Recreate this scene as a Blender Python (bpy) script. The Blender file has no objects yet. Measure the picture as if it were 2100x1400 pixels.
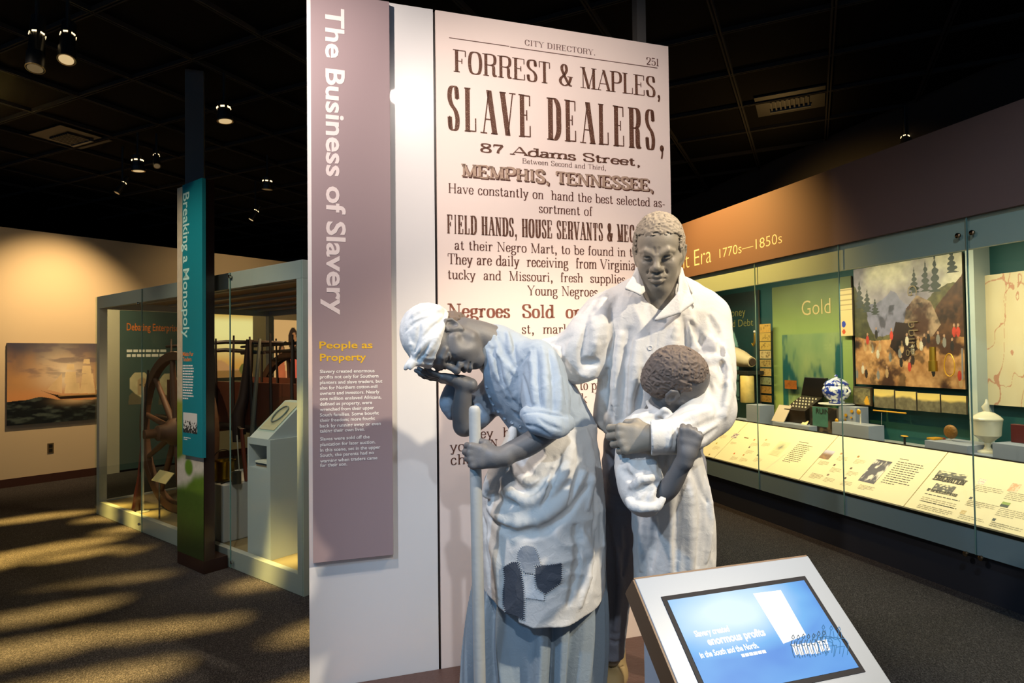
import bpy, bmesh, math, random
import numpy as np
from mathutils import Vector, Matrix
random.seed(7)
SC = bpy.context.scene
COL = SC.collection
# ---------------------------------------------------------------- camera
FPX = 1265.0                      # focal length in pixels of the 2100 x 1400 frame
CAM = Vector((0, 0, 1.65))
PITCH, ROLL = math.radians(1.27), 0.012
_r0, _u0 = Vector((1, 0, 0)), Vector((0, -math.sin(PITCH), math.cos(PITCH)))
FWD = Vector((0, math.cos(PITCH), math.sin(PITCH)))
RGT = _r0*math.cos(ROLL) - _u0*math.sin(ROLL)
UPV = _r0*math.sin(ROLL) + _u0*math.cos(ROLL)
cd = bpy.data.cameras.new('camera'); cam = bpy.data.objects.new('camera', cd); COL.objects.link(cam)
cd.sensor_width = 36; cd.lens = 36*FPX/2100; cd.clip_start = .05; cd.clip_end = 100
M = Matrix((RGT, UPV, -FWD)).transposed().to_4x4(); M.translation = CAM
cam.matrix_world = M
SC.camera = cam
# ---------------------------------------------------------------- view, world, lights
vs = SC.view_settings
vs.view_transform = 'Standard'; vs.look = 'None'; vs.gamma = 1; vs.use_curve_mapping = False
vs.exposure = 0.1
SC.cycles.use_denoising = True
SC.cycles.max_bounces = 8; SC.cycles.transparent_max_bounces = 16
SC.cycles.sample_clamp_indirect = 6
wd = bpy.data.worlds.new('world'); SC.world = wd; wd.use_nodes = True
wd.node_tree.nodes['Background'].inputs[0].default_value = (.36, .62, 1, 1)
wd.node_tree.nodes['Background'].inputs[1].default_value = .34  # blue ambient added as fill from the open side behind the camera

def srgb(h):
    h = h.lstrip('#'); v = [int(h[i:i+2], 16)/255 for i in (0, 2, 4)]
    return tuple(x/12.92 if x <= .04045 else ((x+.055)/1.055)**2.4 for x in v)
def lamp(name, loc, tgt, power, col, cone=40, blend=.6, rad=.06):
    d = bpy.data.lights.new(name, 'SPOT'); d.energy = power; d.color = col
    d.spot_size = math.radians(cone); d.spot_blend = blend; d.shadow_soft_size = rad
    o = bpy.data.objects.new(name, d); COL.objects.link(o); o.location = loc
    o.rotation_euler = (Vector(tgt)-Vector(loc)).to_track_quat('-Z', 'Y').to_euler()
    return o
WARM = (1, .70, .38); WARMW = (1, .84, .62); WHITE = (1, .95, .88); COOL = (.52, .74, 1); AMBER = (1, .58, .2)
def strip(name, loc, tgt, power, col, sx, sy, along):
    d = bpy.data.lights.new(name, 'AREA'); d.shape = 'RECTANGLE'; d.size = sx; d.size_y = sy; d.energy = power; d.color = col
    o = bpy.data.objects.new(name, d); COL.objects.link(o)
    z = (Vector(loc)-Vector(tgt)).normalized(); x = Vector(along); x = (x-z*x.dot(z)).normalized(); y = z.cross(x)
    m = Matrix((x, y, z)).transposed().to_4x4(); m.translation = loc; o.matrix_world = m; return o
# statues and partition: warm track spots from the upper right, plus an added, unseen cool fill from front left
lamp('statue_key_light', (2.7, .7, 3.95), (.45, 2.6, 1.0), 720, (1, .87, .66), 44, .6, .07)
lamp('statue_top_light', (1.7, 2.75, 3.95), (.45, 2.62, 1.1), 160, (1, .80, .54), 60, .5, .025)
lamp('statue_front_light', (.5, -1.0, 3.95), (.1, 2.5, .6), 260, (.80, .90, 1), 30, .8, .05)
lamp('statue_cool_fill', (-2.0, .2, 3.3), (.1, 2.6, .7), 190, (.32, .62, 1), 44, .8, .10)
lamp('partition_light', (-1.35, 1.7, 3.75), (-.5, 3.1, 2.1), 240, (1, .88, .80), 100, .9, .06)
lamp('partition_light', (.35, 1.1, 3.95), (.5, 3.4, 2.6), 190, (1, .86, .76), 62, .9, .06)
# left: painting, wall, banner and case
lamp('painting_light', (-5.1, 7.5, 3.95), (-6.25, 8.45, 2.0), 450, WARM, 70, 1, .04)
lamp('wall_light', (-5.6, 5.2, 3.9), (-7.0, 7.6, 1.6), 40, WARM, 95, .9, .04)
lamp('wall_light', (-3.2, 9.0, 3.9), (-4.6, 10.4, 2.2), 70, WARM, 95, .9, .04)
lamp('banner_light', (-3.3, 2.6, 3.9), (-2.5, 4.85, 1.7), 230, WARMW, 50, .8, .04)
lamp('case_lamp', (-3.35, 6.4, 2.2), (-3.35, 6.5, 0), 62, WARM, 150, .9, .08)
lamp('case_lamp', (-2.1, 5.5, 2.2), (-2.1, 5.5, 0), 36, WARM, 150, .9, .08)
lamp('case_front_light', (-1.6, 2.4, 3.9), (-1.7, 4.4, 1.3), 62, COOL, 40, .9, .06)
lamp('case_front_light', (-4.6, 4.3, 3.9), (-4.1, 6.5, 1.5), 70, WARMW, 50, .9, .06)
lamp('floor_light', (-2.0, 3.1, 3.9), (-2.0, 3.1, 0), 4200, (1, .68, .22), 58, .35, .007)
lamp('floor_light', (-4.75, 5.35, 3.9), (-4.75, 5.35, 0), 5200, (1, .64, .16), 46, .35, .007)
# right: long case
_ex, _ey = Vector((math.cos(math.radians(17.35)), math.sin(math.radians(17.35)), 0)), Vector((-math.sin(math.radians(17.35)), math.cos(math.radians(17.35)), 0))
strip('case_strip_light', _ex*4.26+_ey*3.6+Vector((0, 0, 2.5)), _ex*4.42+_ey*3.6+Vector((0, 0, .9)), 108, (1, .88, .64), 6.5, .05, _ey)
lamp('fascia_light', _ex*2.7+_ey*5.6+Vector((0, 0, 3.9)), _ex*4.08+_ey*5.5+Vector((0, 0, 2.75)), 560, (1, .58, .16), 86, .9, .04)
lamp('fascia_cool_light', _ex*1.6+_ey*.5+Vector((0, 0, 3.9)), _ex*4.08+_ey*2.2+Vector((0, 0, .9)), 170, COOL, 80, .9, .06)
lamp('ceiling_glow', _ex*4.6+_ey*5.2+Vector((0, 0, 3.2)), _ex*4.2+_ey*5.4+Vector((0, 0, 4.05)), 22, (1, .6, .2), 150, .9, .05)  # unseen amber uplight added to tint the ceiling grid

# ---------------------------------------------------------------- pixel <-> place helpers
def ray(px, py):
    return RGT*((px-1050)/FPX) + UPV*((700-py)/FPX) + FWD
def P(px, py, Y):
    d = ray(px, py); return CAM + d*(Y/d.y)
def onz(px, py, z):
    d = ray(px, py); return CAM + d*((z-CAM.z)/d.z)
def onpl(px, py, p0, n):
    d = ray(px, py); return CAM + d*((Vector(p0)-CAM).dot(n)/d.dot(n))
ALPHA = math.radians(17.35)
EX = Vector((math.cos(ALPHA), math.sin(ALPHA), 0)); EY = Vector((-math.sin(ALPHA), math.cos(ALPHA), 0)); EZ = Vector((0, 0, 1))
WD = Vector((.617, .787, 0)).normalized(); CDIR = Vector((-WD.y, WD.x, 0))

# ---------------------------------------------------------------- materials
MATS = {}
def mat(name, col, rough=.6, metal=0, bump=0, bscale=80, var=0, vscale=6, emit=0, ecol=None, spec=.5, coat=0, alpha=1):
    if name in MATS: return MATS[name]
    m = bpy.data.materials.new(name); m.use_nodes = True; nt = m.node_tree; b = nt.nodes['Principled BSDF']
    if isinstance(col, str): col = srgb(col)
    b.inputs['Base Color'].default_value = (*col, 1)
    b.inputs['Roughness'].default_value = rough; b.inputs['Metallic'].default_value = metal
    b.inputs['Specular IOR Level'].default_value = spec
    if coat: b.inputs['Coat Weight'].default_value = coat
    tc = nt.nodes.new('ShaderNodeTexCoord')
    if var:
        n = nt.nodes.new('ShaderNodeTexNoise'); n.inputs['Scale'].default_value = vscale; n.inputs['Detail'].default_value = 5
        r = nt.nodes.new('ShaderNodeMixRGB'); r.blend_type = 'MIX'
        r.inputs[1].default_value = (*[x*(1-var) for x in col], 1); r.inputs[2].default_value = (*[min(1, x*(1+var)) for x in col], 1)
        nt.links.new(tc.outputs['Object'], n.inputs['Vector']); nt.links.new(n.outputs['Fac'], r.inputs[0]); nt.links.new(r.outputs[0], b.inputs['Base Color'])
    if bump:
        n = nt.nodes.new('ShaderNodeTexNoise'); n.inputs['Scale'].default_value = bscale; n.inputs['Detail'].default_value = 4
        bp = nt.nodes.new('ShaderNodeBump'); bp.inputs['Strength'].default_value = bump; bp.inputs['Distance'].default_value = .004
        nt.links.new(tc.outputs['Object'], n.inputs['Vector']); nt.links.new(n.outputs['Fac'], bp.inputs['Height']); nt.links.new(bp.outputs[0], b.inputs['Normal'])
    if emit:
        b.inputs['Emission Color'].default_value = (*(ecol or col), 1); b.inputs['Emission Strength'].default_value = emit
    if alpha < 1: b.inputs['Alpha'].default_value = alpha
    MATS[name] = m; return m
def glass_mat():
    if 'clear_glass' in MATS: return MATS['clear_glass']
    m = bpy.data.materials.new('clear_glass'); m.use_nodes = True; nt = m.node_tree; nt.nodes.clear()
    o = nt.nodes.new('ShaderNodeOutputMaterial'); mx = nt.nodes.new('ShaderNodeMixShader'); tr = nt.nodes.new('ShaderNodeBsdfTransparent')
    gl = nt.nodes.new('ShaderNodeBsdfGlossy'); fr = nt.nodes.new('ShaderNodeFresnel'); fr.inputs[0].default_value = 1.25
    ge = nt.nodes.new('ShaderNodeNewGeometry'); iv = nt.nodes.new('ShaderNodeMath'); iv.operation = 'SUBTRACT'; iv.inputs[0].default_value = 1
    ml = nt.nodes.new('ShaderNodeMath'); ml.operation = 'MULTIPLY'
    nt.links.new(ge.outputs['Backfacing'], iv.inputs[1]); nt.links.new(iv.outputs[0], ml.inputs[1]); nt.links.new(fr.outputs[0], ml.inputs[0])
    tr.inputs[0].default_value = (.93, .97, .95, 1); gl.inputs['Roughness'].default_value = .02
    nt.links.new(ml.outputs[0], mx.inputs[0]); nt.links.new(tr.outputs[0], mx.inputs[1]); nt.links.new(gl.outputs[0], mx.inputs[2]); nt.links.new(mx.outputs[0], o.inputs[0])
    MATS['clear_glass'] = m; return m

# ---------------------------------------------------------------- object helpers
def tag(o, label=None, cat=None, group=None, kind=None):
    if label: o['label'] = label
    if cat: o['category'] = cat
    if group: o['group'] = group
    if kind: o['kind'] = kind
    return o
def thing(name, loc, label, cat, group=None):
    o = bpy.data.objects.new(name, None); o.empty_display_size = .1; COL.objects.link(o); o.location = loc
    return tag(o, label, cat, group)
def org(o):
    v = Vector((0, 0, 0))
    while o is not None: v = v + o.location; o = o.parent
    return v
class MB:
    """collects shapes in world coordinates, links them as one mesh object"""
    def __init__(s): s.v = []; s.f = []
    def add(s, vs, fs):
        k = len(s.v); s.v += [tuple(x) for x in vs]; s.f += [tuple(i+k for i in q) for q in fs]; return s
    def box(s, o, ax, ay, az, dx, dy, dz):
        """o = centre of the bottom face; ax, ay, az unit axes"""
        o = Vector(o); vs = [o+ax*(sx*dx/2)+ay*(sy*dy/2)+az*h for h in (0, dz) for sx, sy in ((-1, -1), (1, -1), (1, 1), (-1, 1))]
        return s.add(vs, [(3, 2, 1, 0), (4, 5, 6, 7), (0, 1, 5, 4), (1, 2, 6, 5), (2, 3, 7, 6), (3, 0, 4, 7)])
    def span(s, o, ex, ey, ez, x0, x1, y0, y1, z0, z1):
        o = Vector(o); return s.box(o+ex*((x0+x1)/2)+ey*((y0+y1)/2)+ez*z0, ex, ey, ez, x1-x0, y1-y0, z1-z0)
    def quad(s, a, b, c, d): return s.add([a, b, c, d], [(0, 1, 2, 3)])
    def prism(s, pts, d):
        n = len(pts); d = Vector(d)
        return s.add(list(pts)+[Vector(p)+d for p in pts], [tuple(range(n))[::-1], tuple(range(n, 2*n))]+[(i, (i+1) % n, n+(i+1) % n, n+i) for i in range(n)])
    def tube(s, pts, rs, n=12, cap=True):
        pts = [Vector(p) for p in pts]
        if not hasattr(rs, '__len__'): rs = [rs]*len(pts)
        rings = []; prev = None
        for i, p in enumerate(pts):
            t = (pts[min(i+1, len(pts)-1)]-pts[max(i-1, 0)]).normalized()
            a = prev if prev is not None else (Vector((0, 0, 1)) if abs(t.z) < .9 else Vector((1, 0, 0)))
            a = (a-t*a.dot(t)).normalized(); prev = a; b = t.cross(a)
            rings.append([p+(a*math.cos(2*math.pi*k/n)+b*math.sin(2*math.pi*k/n))*rs[i] for k in range(n)])
        vs = [v for r in rings for v in r]
        fs = [(i*n+k, i*n+(k+1) % n, (i+1)*n+(k+1) % n, (i+1)*n+k) for i in range(len(pts)-1) for k in range(n)]
        if cap: fs += [tuple(range(n))[::-1], tuple((len(pts)-1)*n+k for k in range(n))]
        return s.add(vs, fs)
    def lathe(s, o, prof, n=28, ax=None, ay=None, az=None):
        o = Vector(o); ax = ax or Vector((1, 0, 0)); ay = ay or Vector((0, 1, 0)); az = az or EZ
        vs = [o+az*z+(ax*math.cos(2*math.pi*k/n)+ay*math.sin(2*math.pi*k/n))*max(r, 1e-4) for r, z in prof for k in range(n)]
        m = len(prof)
        fs = [(i*n+k, i*n+(k+1) % n, (i+1)*n+(k+1) % n, (i+1)*n+k) for i in range(m-1) for k in range(n)]
        fs += [tuple(range(n))[::-1], tuple((m-1)*n+k for k in range(n))]
        return s.add(vs, fs)
    def ell(s, c, rx, ry, rz, ax=None, ay=None, az=None, n=20, m=12):
        c = Vector(c); ax = ax or Vector((1, 0, 0)); ay = ay or Vector((0, 1, 0)); az = az or EZ
        pr = [(math.sin(math.pi*i/m), -math.cos(math.pi*i/m)) for i in range(m+1)]
        vs = [c+az*(z*rz)+ax*(math.cos(2*math.pi*k/n)*r*rx)+ay*(math.sin(2*math.pi*k/n)*r*ry) for r, z in pr for k in range(n)]
        return s.add(vs, [(i*n+k, i*n+(k+1) % n, (i+1)*n+(k+1) % n, (i+1)*n+k) for i in range(m) for k in range(n)])
    def build(s, name, m, parent=None, label=None, cat=None, group=None, kind=None, smooth=False, bevel=0, at=None):
        if parent is not None: o3 = org(parent)
        else:
            A = np.array(s.v); o3 = Vector(at) if at is not None else Vector(((A[:, 0].min()+A[:, 0].max())/2, (A[:, 1].min()+A[:, 1].max())/2, A[:, 2].min()))
        me = bpy.data.meshes.new(name); me.from_pydata([(v[0]-o3.x, v[1]-o3.y, v[2]-o3.z) for v in s.v], [], s.f); me.validate()
        bm = bmesh.new(); bm.from_mesh(me); bmesh.ops.remove_doubles(bm, verts=bm.verts, dist=1e-6)
        if kind != 'flat': bmesh.ops.recalc_face_normals(bm, faces=bm.faces)
        bm.to_mesh(me); bm.free()
        me.materials.append(m)
        ob = bpy.data.objects.new(name, me); COL.objects.link(ob)
        if parent is not None: ob.parent = parent
        else: ob.location = o3
        if smooth:
            me.polygons.foreach_set('use_smooth', [True]*len(me.polygons)); me.set_sharp_from_angle(angle=math.radians(42))
        if bevel:
            b = ob.modifiers.new('bevel', 'BEVEL'); b.width = bevel; b.segments = 2; b.limit_method = 'ANGLE'
        return tag(ob, label, cat, group, None if kind == 'flat' else kind)
def copy_tree(o, loc=None, parent=None):
    c = o.copy(); COL.objects.link(c); c.parent = parent
    if loc is not None: c.location = loc
    for ch in list(o.children): copy_tree(ch, None, c)
    return c

# ---------------------------------------------------------------- sans lettering (the built-in typeface)
_tc = bpy.data.curves.new('lettering', 'FONT'); _to = bpy.data.objects.new('lettering', _tc); COL.objects.link(_to)
def sans2d(text, bold=0):
    _tc.body = text; _tc.offset = bold; _tc.resolution_u = 3; _tc.size = 1
    dg = bpy.context.evaluated_depsgraph_get(); dg.update()
    me = bpy.data.meshes.new_from_object(_to.evaluated_get(dg))
    v = np.array([(p.co.x, p.co.y) for p in me.vertices]) if len(me.vertices) else np.zeros((0, 2)); f = [tuple(p.vertices) for p in me.polygons]
    bpy.data.meshes.remove(me); return v, f
def place2d(mb, v, f, O, U, V, off):
    O = Vector(O)+off; mb.add([O+U*float(a)+V*float(b) for a, b in v], f)
def sans(mb, text, O, U, V, N, cap, width=None, bold=0, align='l', off=.0012):
    """cap = capital height in metres; width = fitted width; O = left end of the baseline; N = outward normal"""
    v, f = sans2d(text, bold)
    if not len(v): return
    s = cap/.73; v = v*s
    x0, x1 = v[:, 0].min(), v[:, 0].max()
    v[:, 0] -= x0
    if width: v[:, 0] *= width/(x1-x0)
    w = width or (x1-x0)
    if align == 'c': v[:, 0] -= w/2
    if align == 'r': v[:, 0] -= w
    place2d(mb, v, f, O, U, V, N*off)
def sans_words(text, O, U, V, N, cap, width, bold, m, parent, name='title_word', off=.0012):
    """one part per word, spaced as in the whole line"""
    O = Vector(O); full, _ = sans2d(text, bold); a, b = full[:, 0].min(), full[:, 0].max(); sx = width/(b-a); pos = 0
    for w in text.split(' '):
        pos = text.index(w, pos)+len(w); v, f = sans2d(w, bold); e = sans2d(text[:pos], bold)[0][:, 0].max(); ww = v[:, 0].max()-v[:, 0].min()
        mb = MB(); sans(mb, w, O+U*float((e-ww-a)*sx), U, V, N, cap, float(ww*sx), bold, off=off); mb.build(name, m, parent, kind='flat')
# ================================================================= the room
CEIL = 4.05
carpet = mat('carpet', '#6d6259', .95, bump=.0, var=.0, spec=.15)
def carpet_nodes():
    m = carpet; nt = m.node_tree; b = nt.nodes['Principled BSDF']; tc = nt.nodes['Texture Coordinate']
    mp = nt.nodes.new('ShaderNodeMapping'); mp.inputs['Rotation'].default_value[2] = math.radians(52); mp.inputs['Scale'].default_value = (1, .45, 1)
    n = nt.nodes.new('ShaderNodeTexNoise'); n.inputs['Scale'].default_value = 170; n.inputs['Detail'].default_value = 3
    n2 = nt.nodes.new('ShaderNodeTexVoronoi'); n2.inputs['Scale'].default_value = 230
    ad = nt.nodes.new('ShaderNodeMath'); ad.operation = 'MULTIPLY'
    rp = nt.nodes.new('ShaderNodeValToRGB'); e = rp.color_ramp.elements
    e[0].position = .1; e[0].color = (*srgb('#1b1917'), 1); e[1].position = .5; e[1].color = (*srgb('#575250'), 1)
    bp = nt.nodes.new('ShaderNodeBump'); bp.inputs['Strength'].default_value = .6; bp.inputs['Distance'].default_value = .006
    L = nt.links.new
    L(tc.outputs['Object'], mp.inputs[0]); L(mp.outputs[0], n.inputs['Vector']); L(mp.outputs[0], n2.inputs['Vector'])
    L(n.outputs['Fac'], ad.inputs[0]); L(n2.outputs['Distance'], ad.inputs[1]); L(ad.outputs[0], rp.inputs[0]); L(rp.outputs[0], b.inputs['Base Color'])
    L(ad.outputs[0], bp.inputs['Height']); L(bp.outputs[0], b.inputs['Normal'])
carpet_nodes()
fl = MB().add([(-16, -4, 0), (9, -4, 0), (9, 17, 0), (-16, 17, 0), (-16, -4, -.1), (9, -4, -.1), (9, 17, -.1), (-16, 17, -.1)], [(0, 1, 2, 3), (7, 6, 5, 4), (0, 4, 5, 1), (1, 5, 6, 2), (2, 6, 7, 3), (3, 7, 4, 0)])
fl.build('floor', carpet, kind='structure')
dark = mat('ceiling_black', (.002, .0017, .0015), .95, spec=.1)
MB().span((0, 0, 0), Vector((1, 0, 0)), Vector((0, 1, 0)), EZ, -16, 9, -4, 17, CEIL, CEIL+.1).build('ceiling', dark, kind='structure')
# left wall runs along WD
LW0 = Vector((onz(104, 987, 0).x, onz(104, 987, 0).y, 0))
LN = Vector((WD.y, -WD.x, 0))      # faces the room
wallm = mat('wall_cream_paint', '#c9b48f', .75, bump=.15, bscale=220, var=.03, vscale=2)
MB().span(LW0, WD, -LN, EZ, -6.5, 7.2, 0, .15, 0, 3.41).build('wall_left', wallm, kind='structure')
MB().span(LW0, WD, -LN, EZ, -6.5, 7.2, -.012, 0, 0, .11).build('baseboard_left', mat('baseboard_brown', '#3a1d12', .5), kind='structure')
# far dark wall behind everything
MB().span((0, 0, 0), Vector((1, 0, 0)), Vector((0, 1, 0)), EZ, -16, 9, 14.8, 15, 0, CEIL).build('wall_back', mat('wall_dark', (.012, .01, .01), .9), kind='structure')
MB().span(EX*5.45, EX, EY, EZ, 0, .15, -3.5, 13, 0, CEIL).build('wall_right', mat('wall_dark', (.012, .01, .01), .9), kind='structure')
MB().span((0, 0, 0), Vector((1, 0, 0)), Vector((0, 1, 0)), EZ, -15.9, -15.75, 0, 14.8, 0, CEIL).build('wall_far_left', mat('wall_dark', (.012, .01, .01), .9), kind='structure')
# ceiling grid: T bars crossing at right angles
gm = mat('grid_black', (.0035, .0024, .0016), .9)
GD = Vector((math.sin(math.radians(26)), math.cos(math.radians(26)), 0)); GP = Vector((GD.y, -GD.x, 0))
gsp = .316*(CEIL-1.65)
g0 = onz(1700, 180, CEIL); g0.z = 0
grid = MB()
for i in range(-13, 7):
    for s in (-.012, .012): grid.span(g0, GP, GD, EZ, i*gsp+s-.006, i*gsp+s+.006, -9, 12, CEIL-.035, CEIL-.001)
for j in range(-8, 17): 
    for s in (-.012, .012): grid.span(g0, GP, GD, EZ, -11, 6, j*gsp+s-.006, j*gsp+s+.006, CEIL-.034, CEIL-.001)
grid.build('trim_1', gm, kind='structure')
# ceiling air diffusers
def diffuser(px, py, lab):
    p = onz(px, py, CEIL-.02); t = thing('ceiling_diffuser', p, lab, 'vent', 'air vents in the black ceiling')
    MB().span(p, GP, GD, EZ, -.3, .3, -.26, .26, 0, .012).build('plate', mat('vent_brown', (.006, .0045, .0035), .6), t)
    m = MB()
    for k in range(9): m.span(p, GP, GD, EZ, -.17+k*.04, -.155+k*.04, -.12, .12, -.02, 0)
    m.build('grille', mat('vent_slats', (.02, .017, .016), .5), t)
    MB().span(p, GP, GD, EZ, -.18, .18, .1, .13, -.03, 0).build('lip', mat('vent_lip', (.05, .055, .055), .4), t)
diffuser(1620, 210, 'dark ceiling vent plate with grille above the curved brown fascia')
diffuser(145, 283, 'dim square ceiling vent plate above the ship painting')

# hanging spotlights: canopy, stem, can, lit lens ring
canm = mat('lamp_can_black', (.012, .012, .013), .35); ringm = mat('lamp_ring', '#c9a86a', .3, .6)
def spot_fixture(px, py, Z, tilt, az, r, L, lit, lab, ecol=(1, .72, .36)):
    p = onz(px, py, Z); t = thing('track_spotlight', p, lab, 'spotlight', 'spotlights hung from the black ceiling')
    ax = Vector((math.sin(tilt)*math.cos(az), math.sin(tilt)*math.sin(az), -math.cos(tilt)))
    MB().tube([p-ax*L*.5, Vector((p.x, p.y, p.z))-ax*L*.5+Vector((0, 0, .12)), (p.x-ax.x*L*.5, p.y-ax.y*L*.5, CEIL-.03)], .012, 8).build('stem', canm, t, smooth=True)
    MB().tube([p-ax*L, p-ax*L*.97, p-ax*L*.3, p-ax*L*.28, p], [r*.55, r*.8, r*.86, r, r], 20).build('can', canm, t, smooth=True)
    n = 24; a = ax.orthogonal().normalized(); b = ax.cross(a)
    MB().tube([p+(a*math.cos(2*math.pi*k/n)+b*math.sin(2*math.pi*k/n))*r*.98+ax*.002 for k in range(n+1)], r*.07, 6, cap=False).build('lens_ring', ringm, t, smooth=True)
    pc = p+ax*.0005
    MB().tube([pc, pc+ax*.004], r*.82, 20).build('lens', mat('lens_'+('lit' if lit else 'dim'), ecol, .3, emit=(.55 if lit else .05), ecol=ecol), t)
    q = p-ax*L*.62
    for k in range(6):
        an = 2*math.pi*k/6; d = (a*math.cos(an)+b*math.sin(an)); slot = MB(); slot.box(q+d*r*.84, b*math.cos(an)-a*math.sin(an), d, -ax, r*.5, r*.06, r*.22); slot.build('vent_slot', mat('vent_glow', ecol, .4, emit=(2.5 if lit else .25), ecol=ecol), t)
spot_fixture(462, 248, 3.62, .12, 0, .062, .16, True, 'upright can spotlight with a glowing ring left of the tall panel')
spot_fixture(284, 350, 3.62, .1, 1, .062, .16, True, 'upright can spotlight glowing above the glass wagon case')
spot_fixture(136, 122, 3.55, .35, 5.2, .05, .30, True, 'slim tilted spotlight with lit lens near upper left corner')
spot_fixture(72, 140, 3.45, .25, 5.2, .05, .38, False, 'blue glinting long spotlight barrel beside the slim lit one')
spot_fixture(548, 388, 3.62, .1, 2, .06, .14, False, 'unlit spotlight with bluish lens beside the panel edge')
spot_fixture(322, 340, 3.66, .6, 5.3, .035, .25, False, 'thin tilted barrel spotlight touching the glowing can above the case')
spot_fixture(240, 395, 3.5, .5, 3.9, .03, .22, False, 'faint tilted spotlight over the ship painting')
spot_fixture(515, 450, 3.5, .5, 3.6, .035, .22, True, 'small lit spotlight tilted above the right end of the wagon case')
spot_fixture(1855, 303, 3.6, .5, 4.0, .045, .2, True, 'lit spotlight peeking over the top of the brown fascia')
for k, (px, py, z0) in enumerate(((1311, 80, 3.2), (400, 372, 3.0))):
    p = onz(px, py, z0) if k == 0 else P(px, py, 5.1)
    p = P(1311, 80, 3.75) if k == 0 else p
    MB().span((p.x, p.y, 0), EX, EY, EZ, -.03 if k == 0 else -.07, .03 if k == 0 else .07, -.03, .03, p.z-.3, CEIL).build('support_post', mat('post_grey', (.07, .065, .06) if k == 0 else (.008, .007, .006), .4, bump=.1), None,
        ('grey steel post rising behind the tall printed panel' if k == 0 else 'black post rising behind the teal banner column'), 'post')

# patterned light plates (leaf shaped cut outs) held under two floor spotlights
def gobo(loc, seed, size=.25, drop=.2):
    p = Vector(loc)-EZ*drop; t = thing('leaf_pattern_plate', p, 'black cut-out metal plate hung under a floor spotlight '+('near the banner column' if seed == 1 else 'near the ship painting'), 'light plate')
    rr = random.Random(seed); holes = [(rr.uniform(-.95, .95), rr.uniform(-.95, .95), rr.uniform(.10, .26), rr.uniform(.035, .07), rr.uniform(.25, .75)) for _ in range(36)]
    n = 76; mb = MB(); mb.v = [tuple(p+Vector(((i/n-.5)*size, (j/n-.5)*size, 0))) for j in range(n+1) for i in range(n+1)]
    for j in range(n):
        for i in range(n):
            x, y = (i+.5)/n*2-1, (j+.5)/n*2-1; op = False
            for hx, hy, a, b, an in holes:
                u, v = (x-hx)*math.cos(an)+(y-hy)*math.sin(an), -(x-hx)*math.sin(an)+(y-hy)*math.cos(an)
                if (u/a)**2+(v/b)**2 < 1: op = True; break
            if not op: mb.f.append((j*(n+1)+i, j*(n+1)+i+1, (j+1)*(n+1)+i+1, (j+1)*(n+1)+i))
    mb.build('plate', canm, t, kind='flat')
    rods = MB()
    for sx in (-1, 1): MB().tube([p+Vector((sx*size*.48, 0, 0)), Vector((p.x+sx*size*.3, p.y, CEIL-.001))], .003, 6).build('hanger', canm, t)
gobo((-2.0, 3.1, 3.9), 1); gobo((-4.75, 5.35, 3.9), 2)
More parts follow.
